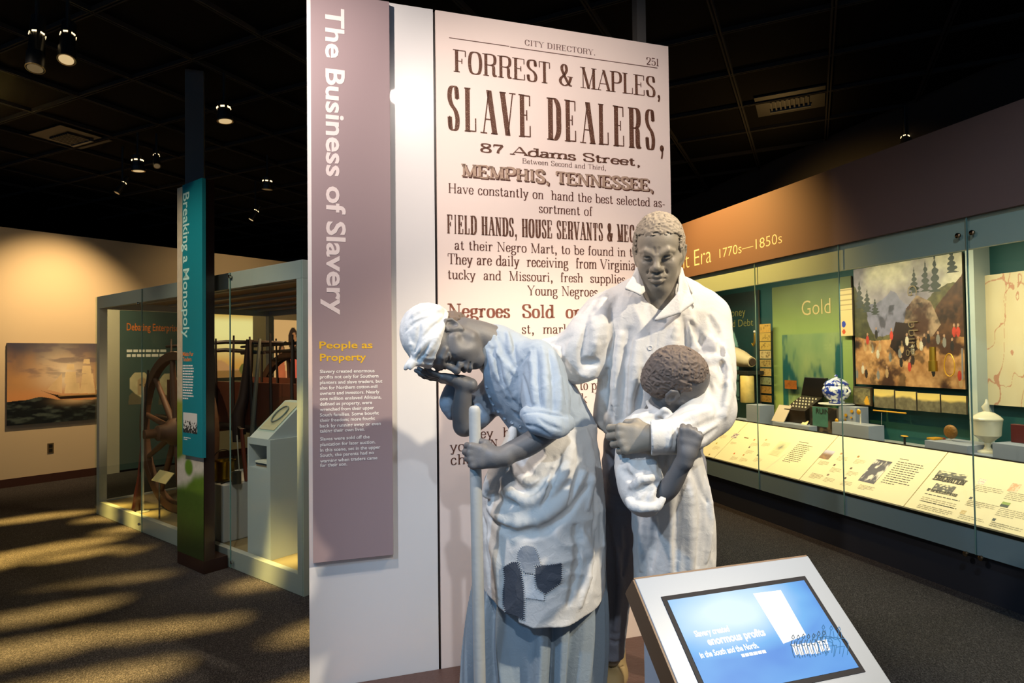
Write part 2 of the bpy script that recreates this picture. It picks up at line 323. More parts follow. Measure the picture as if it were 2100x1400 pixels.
# ================================================================= serif letterpress alphabet
# glyph: width, strokes.  l: straight (x0,y0,x1,y1,weight)  c: curve through points  s: foot/head serif (x,y)  o: dot
GL = {
'A':(.78,'l.04,0,.5,1,t l.5,1,.96,0,T l.2,.33,.78,.33,h s.06,0 s.92,0'),'B':(.72,'l.18,0,.18,1,T c.18,.98,.6,.98,.8,.86,.8,.65,.6,.53,.2,.52 c.2,.52,.65,.51,.9,.4,.9,.14,.65,.02,.18,.02 s.14,0 s.14,1'),
'C':(.72,'c.92,.7,.85,.93,.55,.99,.22,.88,.1,.5,.22,.12,.55,.01,.82,.07,.93,.28 l.92,.68,.92,.98,t'),'D':(.78,'l.18,0,.18,1,T c.18,.98,.6,.97,.88,.8,.9,.5,.88,.2,.6,.03,.18,.02 s.14,0 s.14,1'),
'E':(.7,'l.18,0,.18,1,T l.18,.975,.9,.975,h l.18,.52,.62,.52,h l.18,.025,.93,.025,h l.9,.98,.9,.74,t l.93,.02,.93,.28,t l.62,.64,.62,.4,t s.14,0 s.14,1'),
'F':(.68,'l.18,0,.18,1,T l.18,.975,.92,.975,h l.18,.5,.62,.5,h l.92,.98,.92,.72,t l.62,.62,.62,.38,t s.18,0 s.14,1'),
'G':(.78,'c.9,.7,.82,.93,.52,.99,.2,.88,.1,.5,.2,.12,.52,.01,.78,.08 l.82,.02,.82,.42,T l.9,.7,.9,.98,t s.82,.42'),'H':(.82,'l.18,0,.18,1,T l.82,0,.82,1,T l.18,.52,.82,.52,h s.18,0 s.18,1 s.82,0 s.82,1'),
'I':(.4,'l.5,0,.5,1,T s.5,0 s.5,1'),'J':(.5,'c.68,1,.68,.3,.62,.08,.4,.01,.15,.1 s.66,1 o.2,.16,.07'),'K':(.8,'l.18,0,.18,1,T l.2,.38,.85,1,t l.42,.55,.86,0,T s.18,0 s.18,1 s.84,0 s.82,1'),
'L':(.68,'l.2,0,.2,1,T l.2,.025,.93,.025,h l.93,.02,.93,.32,t s.2,0 s.2,1'),'M':(.98,'l.14,0,.14,1,t l.14,1,.5,0,T l.5,0,.86,1,t l.84,0,.84,1,T s.14,0 s.12,1 s.84,0 s.86,1'),
'N':(.84,'l.16,0,.16,1,t l.16,1,.82,0,T l.84,0,.84,1,t s.16,0 s.12,1 s.84,1'),'O':(.8,'c.5,.99,.2,.9,.1,.5,.2,.1,.5,.01,.8,.1,.9,.5,.8,.9,.5,.99'),
'P':(.7,'l.18,0,.18,1,T c.18,.98,.65,.98,.9,.86,.9,.58,.65,.46,.2,.46 s.18,0 s.14,1'),'Q':(.8,'c.5,.99,.2,.9,.1,.5,.2,.1,.5,.01,.8,.1,.9,.5,.8,.9,.5,.99 l.55,.2,.9,-.1,T'),
'R':(.78,'l.16,0,.16,1,T c.16,.98,.6,.98,.82,.88,.82,.62,.6,.51,.18,.5 c.5,.5,.72,.44,.74,.12,.82,.02,.96,.06 s.16,0 s.12,1'),
'S':(.62,'c.86,.72,.78,.95,.5,.99,.2,.93,.12,.74,.3,.58,.7,.44,.88,.26,.8,.06,.5,.01,.2,.06,.12,.3 l.86,.7,.86,.98,t l.12,.02,.12,.32,t'),
'T':(.72,'l.5,0,.5,1,T l.06,.975,.94,.975,h l.06,.98,.06,.7,t l.94,.98,.94,.7,t s.5,0'),'U':(.8,'c.2,1,.2,.3,.28,.06,.5,.01,.74,.08,.82,.3,.82,1 s.2,1 s.82,1'),
'V':(.78,'l.06,1,.5,0,T l.5,0,.92,1,t s.1,1 s.9,1'),'W':(1.05,'l.04,1,.3,0,T l.3,0,.52,1,t l.48,1,.72,0,T l.72,0,.96,1,t s.08,1 s.5,1 s.94,1'),'Y':(.76,'l.06,1,.5,.45,T l.5,.45,.92,1,t l.5,0,.5,.48,T s.5,0 s.1,1 s.9,1'),
'a':(.52,'c.16,.5,.25,.62,.5,.65,.7,.55,.7,.2,.74,.04,.95,.05 c.7,.38,.3,.34,.12,.16,.26,.01,.52,.06,.7,.2 o.2,.5,.05'),'b':(.56,'l.2,0,.2,1,T c.22,.5,.4,.64,.65,.64,.9,.4,.86,.1,.6,.01,.35,.04,.22,.16 s.1,1'),
'c':(.46,'c.84,.5,.7,.63,.45,.65,.2,.54,.12,.3,.25,.06,.52,.01,.78,.07,.9,.2 o.8,.5,.055'),'d':(.58,'l.8,0,.8,1,T c.78,.5,.62,.64,.35,.63,.12,.4,.16,.1,.38,.01,.62,.04,.78,.16 s.7,1 s.88,0'),
'e':(.48,'c.14,.36,.86,.36,.82,.55,.55,.65,.25,.57,.12,.32,.25,.06,.52,.01,.75,.06,.88,.2'),'f':(.36,'c.9,.92,.7,1,.48,.95,.42,.75,.42,0 l.08,.64,.8,.64,h s.42,0 o.84,.9,.05'),
'g':(.54,'c.45,.64,.2,.58,.15,.44,.25,.29,.48,.26,.7,.33,.74,.46,.65,.6,.45,.64 c.3,.28,.14,.18,.2,.08,.6,.04,.86,-.06,.8,-.24,.45,-.3,.12,-.22,.14,-.08,.3,.03 c.68,.58,.8,.65,.95,.63'),
'h':(.6,'l.2,0,.2,1,T c.22,.45,.4,.62,.62,.64,.78,.52,.78,0 s.2,0 s.12,1 s.78,0'),'i':(.3,'l.5,0,.5,.65,T s.5,0 s.35,.65 o.48,.9,.07'),'j':(.3,'c.55,.65,.55,0,.4,-.25,.1,-.2 o.5,.9,.07'),
'k':(.58,'l.2,0,.2,1,T l.22,.25,.8,.65,t l.42,.38,.86,0,T s.2,0 s.12,1 s.84,0 s.8,.65'),'l':(.3,'l.5,0,.5,1,T s.5,0 s.35,1'),'m':(.88,'l.13,0,.13,.65,T c.15,.45,.26,.62,.4,.64,.5,.52,.5,0 c.52,.45,.63,.62,.77,.64,.87,.52,.87,0 s.13,0 s.08,.65 s.5,0 s.87,0'),
'n':(.6,'l.2,0,.2,.65,T c.22,.45,.4,.62,.62,.64,.78,.52,.78,0 s.2,0 s.12,.65 s.78,0'),'o':(.54,'c.5,.65,.22,.58,.12,.33,.22,.08,.5,.01,.78,.08,.88,.33,.78,.58,.5,.65'),
'p':(.58,'l.2,-.3,.2,.65,T c.22,.48,.4,.64,.65,.64,.9,.4,.86,.1,.6,.01,.35,.04,.22,.16 s.2,-.3 s.1,.65'),'q':(.58,'l.8,-.3,.8,.65,T c.78,.5,.62,.64,.35,.63,.12,.4,.16,.1,.38,.01,.62,.04,.78,.16 s.8,-.3'),
'r':(.44,'l.28,0,.28,.65,T c.3,.42,.5,.62,.75,.64,.88,.58 s.28,0 s.16,.65 o.84,.56,.055'),'s':(.42,'c.82,.5,.7,.63,.48,.65,.22,.6,.16,.46,.36,.36,.68,.28,.84,.17,.76,.04,.5,.01,.22,.04,.14,.18 l.82,.48,.82,.65,t l.14,.02,.14,.2,t'),
't':(.38,'c.42,.88,.42,.2,.5,.04,.7,.02,.9,.12 l.08,.64,.82,.64,h l.42,.85,.2,.64,t'),'u':(.6,'c.2,.65,.2,.2,.3,.03,.5,.02,.76,.2 l.78,0,.78,.65,T s.12,.65 s.7,.65 s.86,0'),
'v':(.54,'l.1,.65,.5,0,T l.5,0,.88,.65,t s.12,.65 s.86,.65'),'w':(.78,'l.06,.65,.3,0,T l.3,0,.5,.65,t l.48,.65,.7,0,T l.7,0,.94,.65,t s.1,.65 s.9,.65'),'x':(.54,'l.12,.65,.84,0,T l.14,0,.84,.65,t s.14,.65 s.14,0 s.84,0 s.82,.65'),
'y':(.54,'l.1,.65,.5,0,T c.88,.65,.5,0,.36,-.24,.12,-.24 s.12,.65 s.86,.65 o.16,-.22,.05'),'1':(.4,'l.5,0,.5,1,T l.5,1,.2,.85,t s.5,0'),'2':(.54,'c.14,.72,.22,.95,.5,.99,.82,.9,.84,.68,.6,.4,.12,.03 l.12,.05,.88,.05,T o.2,.74,.06'),
'5':(.54,'l.22,.97,.8,.97,T l.22,.97,.2,.5,t c.2,.5,.5,.62,.8,.52,.88,.3,.76,.06,.45,.01,.16,.1 o.2,.16,.06'),'7':(.56,'l.12,.95,.88,.95,T c.88,.95,.6,.5,.5,.25,.46,0 l.12,.98,.12,.7,t'),'8':(.58,'c.5,.99,.22,.92,.2,.74,.4,.58,.72,.42,.84,.24,.74,.05,.5,.01,.24,.05,.14,.24,.26,.42,.6,.58,.78,.74,.76,.92,.5,.99'),
'&':(.86,'c.88,.42,.7,.12,.4,.01,.14,.12,.12,.3,.4,.52,.56,.72,.52,.93,.38,.99,.24,.9,.24,.72,.5,.35,.78,.05,.95,.03 s.82,.46'),',':(.28,'o.5,.06,.085 c.62,.08,.6,-.08,.38,-.2'),'.':(.28,'o.5,.06,.085'),'-':(.36,'l.1,.3,.9,.3,T'),' ':(.34,''),
}
def _cat(p, n=5):
    p = np.array(p, float); closed = np.allclose(p[0], p[-1]); out = []
    for i in range(len(p)-1):
        a = p[i-1] if i else (p[-2] if closed else p[0]); b, c = p[i], p[i+1]; d = p[i+2] if i+2 < len(p) else (p[1] if closed else p[-1])
        for k in range(n):
            t = k/n; out.append(.5*(2*b+(c-a)*t+(2*a-5*b+4*c-d)*t*t+(3*b-a-3*c+d)*t**3))
    return np.array(out+[p[-1]])
def serif(mb, text, O, U, V, N, cap, width, stem=.16, hair=.045, slab=.07, slen=.09, off=.0012, track=.0):
    """own-drawn roman letters: stem / hair / slab are fractions of the capital height"""
    tot = sum(GL[c][0]+track for c in text)-track; wx = width/(tot*cap); x = 0; O = Vector(O)+N*off
    def poly(pts): mb.add([O+U*float(a*cap)+V*float(b*cap) for a, b in pts], [tuple(range(len(pts)))])
    for ch in text:
        w, st = GL[ch]; w *= wx; tw = min(stem, w*.42)
        for tok in st.split():
            k, a = tok[0], tok[1:].split(',')
            if k == 'l':
                x0, y0, x1, y1 = [float(q) for q in a[:4]]; x0, x1 = x+x0*w, x+x1*w
                if a[4] == 'h': poly([(x0, y0-slab/2), (x1, y0-slab/2), (x1, y0+slab/2), (x0, y0+slab/2)])
                elif abs(y1-y0) < 1e-6: poly([(x0, y0-slab*.8), (x1, y0-slab*.8), (x1, y0+slab*.8), (x0, y0+slab*.8)])
                else:
                    h = (tw if a[4] == 'T' else hair)/2; poly([(x0-h, y0), (x0+h, y0), (x1+h, y1), (x1-h, y1)])
            elif k == 'c':
                v = [float(q) for q in a]; p = _cat([(x+v[i]*w, v[i+1]) for i in range(0, len(v), 2)])
                d = np.gradient(p, axis=0); d /= np.maximum(np.linalg.norm(d, axis=1, keepdims=True), 1e-9)
                if np.allclose(p[0], p[-1]): d[0] = d[-1] = (d[0]+d[-1])/max(np.linalg.norm(d[0]+d[-1]), 1e-6)
                th = (hair*1.1+(tw-hair)*np.abs(d[:, 1])**1.4)/2; n = np.stack([-d[:, 1], d[:, 0]], 1)*th[:, None]
                l, r = p+n, p-n; q = np.concatenate([l, r]); m = len(p)
                mb.add([O+U*float(i*cap)+V*float(j*cap) for i, j in q], [(i, m+i, m+i+1, i+1) for i in range(m-1)])
            elif k == 's':
                xx, yy = x+float(a[0])*w, float(a[1]); h = tw/2+slen*min(1, wx*1.2); y0, y1 = (yy, yy+slab) if yy < .3 else (yy-slab, yy)
                poly([(xx-h, y0), (xx+h, y0), (xx+h, y1), (xx-h, y1)])
            elif k == 'o':
                xx, yy, r = x+float(a[0])*w, float(a[1]), float(a[2]); poly([(xx+r*math.cos(t*.524)*min(1.3, max(.7, wx)), yy+r*math.sin(t*.524)) for t in range(12)])
        x += w+track*wx
# ================================================================= the tall printed partition
PP = onz(930, 1378, 0); PP = Vector((PP.x, PP.y, 0)); PN = -EY
def pc(px, py):                       # a photo point on the front of the partition -> (along, up)
    q = onpl(px, py, PP, PN); return (q-PP).dot(EX), q.z
def pcb(px, py, off): q = onpl(px, py, PP+PN*off, PN); return (q-PP).dot(EX), q.z
xl = pc(632, 700)[0]; xm0 = pc(896.5, 700)[0]-.007; xm1 = xm0+.014; xr = pc(1374, 300)[0]
ztop = pc(1130, 57.5)[1]
part = thing('exhibit_partition', PP+EX*((xl+xr)/2), 'tall freestanding white partition printed with an old slave dealers notice behind the statues', 'partition wall')
whitep = mat('partition_white', '#e2dedb', .28, spec=.5, coat=.15); posterp = mat('poster_cream', '#ead7cd', .55)
edgem = mat('partition_edge', '#241813', .35)
MB().span(PP, EX, EY, EZ, xl, xm0, 0, .02, 0, ztop).build('white_panel', whitep, part)
MB().span(PP, EX, EY, EZ, xm1, xr, 0, .02, 0, ztop).build('printed_panel', posterp, part, 'cream panel printed with brown letterpress text')
MB().span(PP, EX, EY, EZ, xl+.003, xr-.003, .02, .17, 0, ztop-.003).build('core', edgem, part, 'dark brown core and end face')
brown = mat('ink_brown', '#5b3527', .6); brownl = mat('ink_brown_light', '#93705c', .6); browns = mat('ink_red_brown', '#7c4431', .6)
def ink(name, base, hl):
    m = brown if False else mat(name, base, .65); nt = m.node_tree; b = nt.nodes['Principled BSDF']; tc = nt.nodes['Texture Coordinate']
    n = nt.nodes.new('ShaderNodeTexNoise'); n.inputs['Scale'].default_value = 220; r = nt.nodes.new('ShaderNodeValToRGB')
    r.color_ramp.elements[0].position = .3; r.color_ramp.elements[0].color = (*srgb(hl), 1); r.color_ramp.elements[1].position = .4; r.color_ramp.elements[1].color = (*srgb(base), 1)
    nt.links.new(tc.outputs['Object'], n.inputs['Vector']); nt.links.new(n.outputs['Fac'], r.inputs[0]); nt.links.new(r.outputs[0], b.inputs['Base Color']); return m
inkw = ink('ink_worn', '#57321f', '#a98a76')
def line(text, l, r, cap_px, m=brown, nm='text_line', **k):
    (x0, z0), (x1, z1) = pc(*l), pc(*r)
    cap = abs(pc(l[0], l[1]-cap_px)[1]-z0); mb = MB()
    serif(mb, text, PP+EX*x0+EZ*((z0+z1)/2), EX, EZ, PN, cap, x1-x0, **k); return mb.build(nm, m, part, kind='flat')
def rule(a, b, th):
    (x0, z0), (x1, z1) = pc(*a), pc(*b); z = (z0+z1)/2; MB().span(PP+PN*.0008, EX, EY, EZ, x0, x1, -.0004, .0004, z-th/2, z+th/2).build('rule', brown, part)
rule((921, 77), (1044, 95.5), .004); rule((1046, 95), (1348, 141), .004)
reg = dict(stem=.125, hair=.05, slab=.05, slen=.05, track=.05)
line('CITY DIRECTORY.', (1076, 93), (1221, 113.5), 11.5, stem=.15, hair=.05, slab=.06, track=.1)
line('251', (1325, 132), (1352, 136.5), 15, stem=.15)
line('FORREST & MAPLES,', (932, 145), (1355, 203), 46, inkw, stem=.14, hair=.045, slab=.04, slen=.07, track=.1)
line('SLAVE DEALERS,', (920, 264), (1361, 312), 91, inkw, stem=.16, hair=.03, slab=.03, slen=.04, track=.42)
line('87 Adams Street,', (984, 310.5), (1314, 341.5), 17.5, inkw, stem=.34, hair=.12, slab=.13, slen=.16)
line('Between Second and Third,', (1071, 334), (1243, 350.5), 10.5, **reg)
def hatch():
    m = mat('ink_hatched', '#93705c', .65); nt = m.node_tree; b = nt.nodes['Principled BSDF']; tc = nt.nodes['Texture Coordinate']
    w = nt.nodes.new('ShaderNodeTexWave'); w.bands_direction = 'Z'; w.inputs['Scale'].default_value = 75; r = nt.nodes.new('ShaderNodeValToRGB')
    r.color_ramp.elements[0].color = (*srgb('#6d4633'), 1); r.color_ramp.elements[1].color = (*srgb('#d9bfa8'), 1)
    nt.links.new(tc.outputs['Object'], w.inputs['Vector']); nt.links.new(w.outputs['Fac'], r.inputs[0]); nt.links.new(r.outputs[0], b.inputs['Base Color']); return m
line('MEMPHIS, TENNESSEE,', (949.5, 362), (1342, 396), 26, brown, stem=.27, hair=.17, slab=.13, slen=.07, off=.0009, track=.06)
line('MEMPHIS, TENNESSEE,', (947, 359.5), (1339.5, 393.5), 26, hatch(), stem=.25, hair=.15, slab=.115, slen=.06, off=.0016, track=.06)
line('Have constantly on  hand the best selected as-', (919, 394), (1364, 426.5), 20, **reg)
line('sortment of', (1105, 436), (1215, 443), 19, **reg)
line('FIELD HANDS, HOUSE SERVANTS & MEC', (918, 478.5), (1300, 497), 39, inkw, stem=.12, hair=.05, slab=.05, slen=.035, track=.26)
line('at their Negro Mart, to be found in the', (932, 512), (1318, 527), 20, **reg)
line('They are daily  receiving  from Virginia', (918, 541), (1303, 554), 22, **reg)
line('tucky  and  Missouri,  fresh  supplies', (918, 571), (1282, 582), 20, **reg)
line('Young Negroes', (1082, 605), (1226, 608), 20, **reg)
line('Negroes  Sold  on', (919, 650), (1194, 652), 28, browns, stem=.19, hair=.07, slab=.08, slen=.06, track=.06)
line('st,  mark', (1070, 683), (1168, 685), 20, brown, **reg)
line('ng', (1188, 772), (1218, 772), 20, brown, **reg)
line('g to pu', (1172, 800), (1234, 798), 20, brown, **reg)
line('ek  h', (1182, 826), (1232, 825), 20, brown, **reg)
line('s', (1213, 880), (1221, 880), 17, brown, **reg)
line('ey  h', (985, 898), (1046, 895), 20, brown, **reg)
line('N', (1006, 915), (1020, 914), 14, brown, stem=.2, hair=.07, slab=.09, slen=.08)
line('your', (923, 926), (984, 922), 21, brown, **reg)
line('char', (924, 953), (984, 949), 21, brown, **reg)
# ---- mauve text board hung on the left half
BO = .03
bx0, bx1 = pcb(640, 700, BO)[0], pcb(803.5, 700, BO)[0]; bz0 = (pcb(640, 1153, BO)[1]+pcb(806, 1139, BO)[1])/2
bz1 = ztop-.012
board = thing('text_board', PP+EX*((bx0+bx1)/2)+EZ*bz0+PN*BO, 'tall mauve text board with white vertical title hung on the left of the white partition', 'sign')
mauve = mat('board_mauve', '#9b8688', .5)
MB().span(PP, EX, EY, EZ, bx0, bx1, -BO, -.001, bz0, bz1).build('board', mauve, board, bevel=.001)
PNB = PN
bwhite = mat('print_white', '#f2ece6', .5); byel = mat('print_yellow', '#e8b526', .5); btitle = mat('print_title', '#e6d6d2', .5)
def bline(text, l, r, cap_px, m, bold=0, nm='text_line'):
    (x0, z0), (x1, z1) = pcb(*l, BO), pcb(*r, BO); cap = abs(pcb(l[0], l[1]-cap_px, BO)[1]-z0); mb = MB()
    sans(mb, text, PP+EX*x0+EZ*((z0+z1)/2)+PN*BO, EX, EZ, PN, cap, x1-x0, bold); return mb.build(nm, m, board, kind='flat')
(tx, tz0), (tx2, tz1) = pcb(668, 14, BO), pcb(668, 645, BO)
sans_words('The Business of Slavery', PP+EX*tx+EZ*tz0+PN*BO, -EZ, EX, PN, pcb(708, 100, BO)[0]-tx, tz0-tz1, .022, btitle, board)
bline('People as', (655, 715), (764, 713), 15, byel, .02); bline('Property', (656, 740), (751, 738), 15, byel, .02)
body = ['Slavery created enormous|768', 'profits not only for Southern|776', 'planters and slave traders, but|784', 'also for Northern cotton-mill|774', 'owners and investors. Nearly|778', 'one million enslaved Africans,|782', 'defined as property, were|763', 'wrenched from their upper|767', 'South families. Some bought|777', 'their freedom; more fought|769', 'back by running away or even|781', 'taking their own lives.|748']
for k, s in enumerate(body):
    t, xe = s.split('|'); y = 764+k*11.05; bline(t, (656, y), (int(xe), y-.35-k*.12), 7.2, bwhite, .018)
body2 = ['Slaves were sold off the|758', 'plantation for later auction.|770', 'In this scene, set in the upper|780', 'South, the parents had no|767', 'warning when traders came|774', 'for their son.|712']
for k, s in enumerate(body2):
    t, xe = s.split('|'); y = 902+k*11.0; bline(t, (656.5, y), (int(xe), y-2.6), 7.2, bwhite, .018)
# ---- low platform under the statues
plat = mat('platform_plate', '#5e4640', .45, .3, bump=.7, bscale=60, var=.2, vscale=40)
MB().span(PP, EX, EY, EZ, xl+.1, xr+.06, -1.15, -.004, 0, .03).build('statue_platform', plat, None, 'low reddish brown textured platform under the three statues', 'platform')
# ================================================================= painted surfaces (colours per vertex, drawn by small functions)
_rs = np.random.RandomState(5); _PERM = _rs.permutation(512).astype(np.int64); _PERM = np.concatenate([_PERM]*4)
_VAL = _rs.rand(512).astype(np.float32)
def vnoise(p):
    """3D value noise, p (N,3) -> (N,) in 0..1"""
    p = np.asarray(p, np.float32); i = np.floor(p).astype(np.int64); f = p-i; f = f*f*(3-2*f); i &= 511
    def h(a, b, c): return _VAL[_PERM[(_PERM[(_PERM[a & 511]+b) & 511]+c) & 511] & 511]
    x, y, z = i.T; fx, fy, fz = f.T; r = 0
    for dz in (0, 1):
        wz = fz if dz else 1-fz
        for dy in (0, 1):
            wy = fy if dy else 1-fy
            r = r+wz*wy*(h(x, y+dy, z+dz)*(1-fx)+h(x+1, y+dy, z+dz)*fx)
    return r
def fbm(u, v, s, o=4, seed=0):
    r = 0; a = .5; q = np.stack([u*s, v*s, np.full_like(u, seed*7.3)], 1)
    for k in range(o): r = r+a*vnoise(q); q = q*2.03+11.7; a *= .5
    return r/(1-.5**o)
def S3(h): return np.array(srgb(h), np.float32)
def lerp(a, b, t): t = np.clip(t, 0, 1)[:, None]; return a*(1-t)+b*t
def sst(a, b, x): t = np.clip((x-a)/(b-a), 0, 1); return t*t*(3-2*t)
def inpoly(u, v, pts):
    r = np.zeros(len(u), bool); n = len(pts)
    for i in range(n):
        (x0, y0), (x1, y1) = pts[i], pts[(i+1) % n]
        if y0 == y1: continue
        c = ((y0 > v) != (y1 > v)) & (u < (x1-x0)*(v-y0)/(y1-y0)+x0); r ^= c
    return r
def paint_mat(name, rough=.5, emit=0):
    key = name
    if key in MATS: return MATS[key]
    m = bpy.data.materials.new(name); m.use_nodes = True; nt = m.node_tree; b = nt.nodes['Principled BSDF']; b.inputs['Roughness'].default_value = rough
    a = nt.nodes.new('ShaderNodeVertexColor'); a.layer_name = 'paint'
    if emit:
        nt.links.new(a.outputs[0], b.inputs['Emission Color']); b.inputs['Emission Strength'].default_value = emit; b.inputs['Base Color'].default_value = (.05, .05, .05, 1)
    else: nt.links.new(a.outputs[0], b.inputs['Base Color'])
    MATS[key] = m; return m
def canvas(name, O, U, V, w, h, nx, ny, fn, parent=None, rough=.5, emit=0, off=None, **k):
    """flat picture: O lower left corner, U right, V up, fn(u, v in 0..1) -> linear rgb"""
    O = Vector(O)+(off if off is not None else Vector((0, 0, 0)))
    uu, vv = np.meshgrid(np.linspace(0, 1, nx+1), np.linspace(0, 1, ny+1)); u, v = uu.ravel(), vv.ravel()
    mb = MB(); mb.v = [tuple(O+U*float(a*w)+V*float(b*h)) for a, b in zip(u, v)]
    mb.f = [(j*(nx+1)+i, j*(nx+1)+i+1, (j+1)*(nx+1)+i+1, (j+1)*(nx+1)+i) for j in range(ny) for i in range(nx)]
    ob = mb.build(name, paint_mat('paint_%s%s' % (name, emit or ''), rough, emit), parent, kind='flat', **k)
    o3 = org(ob) if parent is None else org(parent); me = ob.data
    co = np.zeros(len(me.vertices)*3, np.float32); me.vertices.foreach_get('co', co); co = co.reshape(-1, 3)+np.array(o3, np.float32)-np.array(O, np.float32)
    cu, cv = co@np.array(U, np.float32)/w, co@np.array(V, np.float32)/h
    c = fn(cu, cv); at = me.color_attributes.new('paint', 'FLOAT_COLOR', 'POINT')
    at.data.foreach_set('color', np.concatenate([np.clip(c, 0, 1), np.ones((len(c), 1))], 1).astype(np.float32).ravel()); return ob
def bars(mb, O, U, V, w, n, pitch, th, seed=0, last=.5):
    """rows of unreadable small print"""
    r = random.Random(seed)
    for k in range(n):
        x = 0; end = w*(last if k == n-1 else r.uniform(.86, 1))
        while x < end:
            l = min(end-x, w*r.uniform(.06, .17)); y = -k*pitch
            mb.quad(O+U*x+V*y, O+U*(x+l)+V*y, O+U*(x+l)+V*(y+th), O+U*x+V*(y+th)); x += l+w*.025
# ================================================================= touchscreen kiosk
KA = math.radians(41)
k0 = P(1302, 1187, 1.73)
KX = EX; KD = (-EY*math.cos(KA)-EZ*math.sin(KA)); KN = KX.cross(-KD); KN = KN if KN.z > 0 else -KN
def kc(px, py): q = onpl(px, py, k0, KN); return (q-k0).dot(KX), (q-k0).dot(KD)
kw = kc(1652, 1132)[0]; KL = .62; KT = .075
kio = thing('touchscreen_kiosk', (k0+KX*kw/2+EY*-.1).to_2d().to_3d(), 'white slanted kiosk with a lit blue touchscreen in front of the boy statue', 'kiosk')
kwhite = mat('kiosk_white', '#8f97a4', .35, bump=.03, bscale=300)
MB().span(k0, KX, KD, KN, 0, kw, 0, KL, -KT, 0).build('housing', kwhite, kio, bevel=.002)
MB().span(k0, KX, KD, KN, -.006, -.0005, .001, KL-.001, -KT+.001, -.002).build('side_panel', mat('kiosk_side_brown', '#6a4f38', .5), kio, 'brown side panel')
MB().span(k0, KX, KD, KN, 0, kw, -.006, -.0005, -KT, -.004).build('back_panel', mat('kiosk_side_brown', '#6a4f38', .5), kio)
# pedestal under the housing
ped = k0+KX*.06-EY*.02
pz = k0.z-.1
pts = [Vector((0, 0))]
a = k0+KD*.03-KN*(KT); b = k0+KD*.50-KN*KT
MB().prism([Vector((a.x, a.y, 0))+KX*.04, Vector((a.x, a.y, a.z))+KX*.04, Vector((b.x, b.y, b.z))+KX*.04, Vector((b.x, b.y, 0))+KX*.04], KX*(kw-.08)).build('pedestal', mat('kiosk_pedestal', '#b4bac2', .4), kio)
tl, tr, br = kc(1357, 1228), kc(1650, 1177), kc(1772, 1378)
sx0, sx1 = tl[0], (tr[0]+br[0])/2; sy0, sy1 = (tl[1]+tr[1])/2, br[1]
MB().span(k0, KX, KD, KN, sx0, sx1, sy0, sy1, -.01, .002).build('bezel', mat('bezel_black', (.006, .006, .012), .5, spec=.15), kio)
bz = .013
def screen_mat():
    m = bpy.data.materials.new('screen_glow'); m.use_nodes = True; nt = m.node_tree; b = nt.nodes['Principled BSDF']; L = nt.links.new
    tc = nt.nodes.new('ShaderNodeTexCoord'); cx = nt.nodes.new('ShaderNodeMapping')
    # blue field with pale drifting haze drawn on the display itself
    g = nt.nodes.new('ShaderNodeTexGradient'); g.gradient_type = 'SPHERICAL'
    cx.inputs['Location'].default_value = (-.53, -.42, 0); cx.inputs['Scale'].default_value = (1.5, 2.0, 0)
    cx.vector_type = 'POINT'
    n = nt.nodes.new('ShaderNodeTexNoise'); n.inputs['Scale'].default_value = 2.2
    mx = nt.nodes.new('ShaderNodeMath'); mx.operation = 'MULTIPLY_ADD'; mx.inputs[1].default_value = .5
    r = nt.nodes.new('ShaderNodeValToRGB'); e = r.color_ramp.elements
    e[0].position = .12; e[0].color = (*srgb('#4a86d8'), 1); e[1].position = 1.0; e[1].color = (*srgb('#d8f0ff'), 1); e.new(.4).color = (*srgb('#6cb0ea'), 1)
    L(tc.outputs['UV'], cx.inputs[0]); L(cx.outputs[0], g.inputs[0]); L(tc.outputs['UV'], n.inputs['Vector'])
    L(n.outputs['Fac'], mx.inputs[0]); L(g.outputs['Fac'], mx.inputs[2]); L(mx.outputs[0], r.inputs[0]); L(r.outputs[0], b.inputs['Emission Color'])
    b.inputs['Base Color'].default_value = (.01, .01, .02, 1); b.inputs['Roughness'].default_value = .4; b.inputs['Specular IOR Level'].default_value = .08; b.inputs['Emission Strength'].default_value = 1.0; return m
c4 = [k0+KX*x+KD*y+KN*.003 for x, y in ((sx0+bz, sy1-bz), (sx1-bz, sy1-bz), (sx1-bz, sy0+bz), (sx0+bz, sy0+bz))]
scr = MB().quad(*c4).build('screen', screen_mat(), kio, kind='flat')
uv = scr.data.uv_layers.new()
_sv = {}
for lp in scr.data.loops:
    co = scr.data.vertices[lp.vertex_index].co+org(kio); d = co-c4[3]
    uv.data[lp.index].uv = (d.dot(KX)/(sx1-sx0-2*bz), d.dot(KD)/(sy1-sy0-2*bz))
sw = mat('screen_white', (.02, .02, .02), .4, emit=1.0, ecol=(1, 1, 1)); swt = mat('screen_text', (.02, .02, .02), .4, emit=.95, ecol=(1, .93, .80)); sbl = mat('screen_sketch', (.005, .01, .02), .5, emit=.5, ecol=(.10, .34, .70), spec=.05); sdk = mat('screen_ink', (.005, .01, .015), .5, emit=.25, ecol=(.2, .32, .42), spec=.05)
def kq(px, py, off=.004): 
    x, y = kc(px, py); return k0+KX*x+KD*y+KN*off
MB().quad(kq(1543, 1218), kq(1600, 1211), kq(1652, 1303), kq(1605, 1321)).build('white_block', sw, scr, kind='flat')
def kl(text, l, r, cap_px, m, bold=.02):
    (x0, y0), (x1, y1) = kc(*l), kc(*r); cap = abs(kc(l[0]-3, l[1]-cap_px)[1]-y0); mb = MB()
    sans(mb, text, k0+KX*x0+KD*((y0+y1)/2), KX, -KD, KN, cap, x1-x0, bold, off=.0045); mb.build('text_line', m, scr, kind='flat')
kl('Slavery created', (1425, 1307), (1496, 1296), 13, swt, .03)
kl('enormous profits', (1453, 1326), (1569, 1302), 17, swt, .035)
kl('in the South and the North.', (1436, 1350), (1556, 1330), 13, swt, .03)
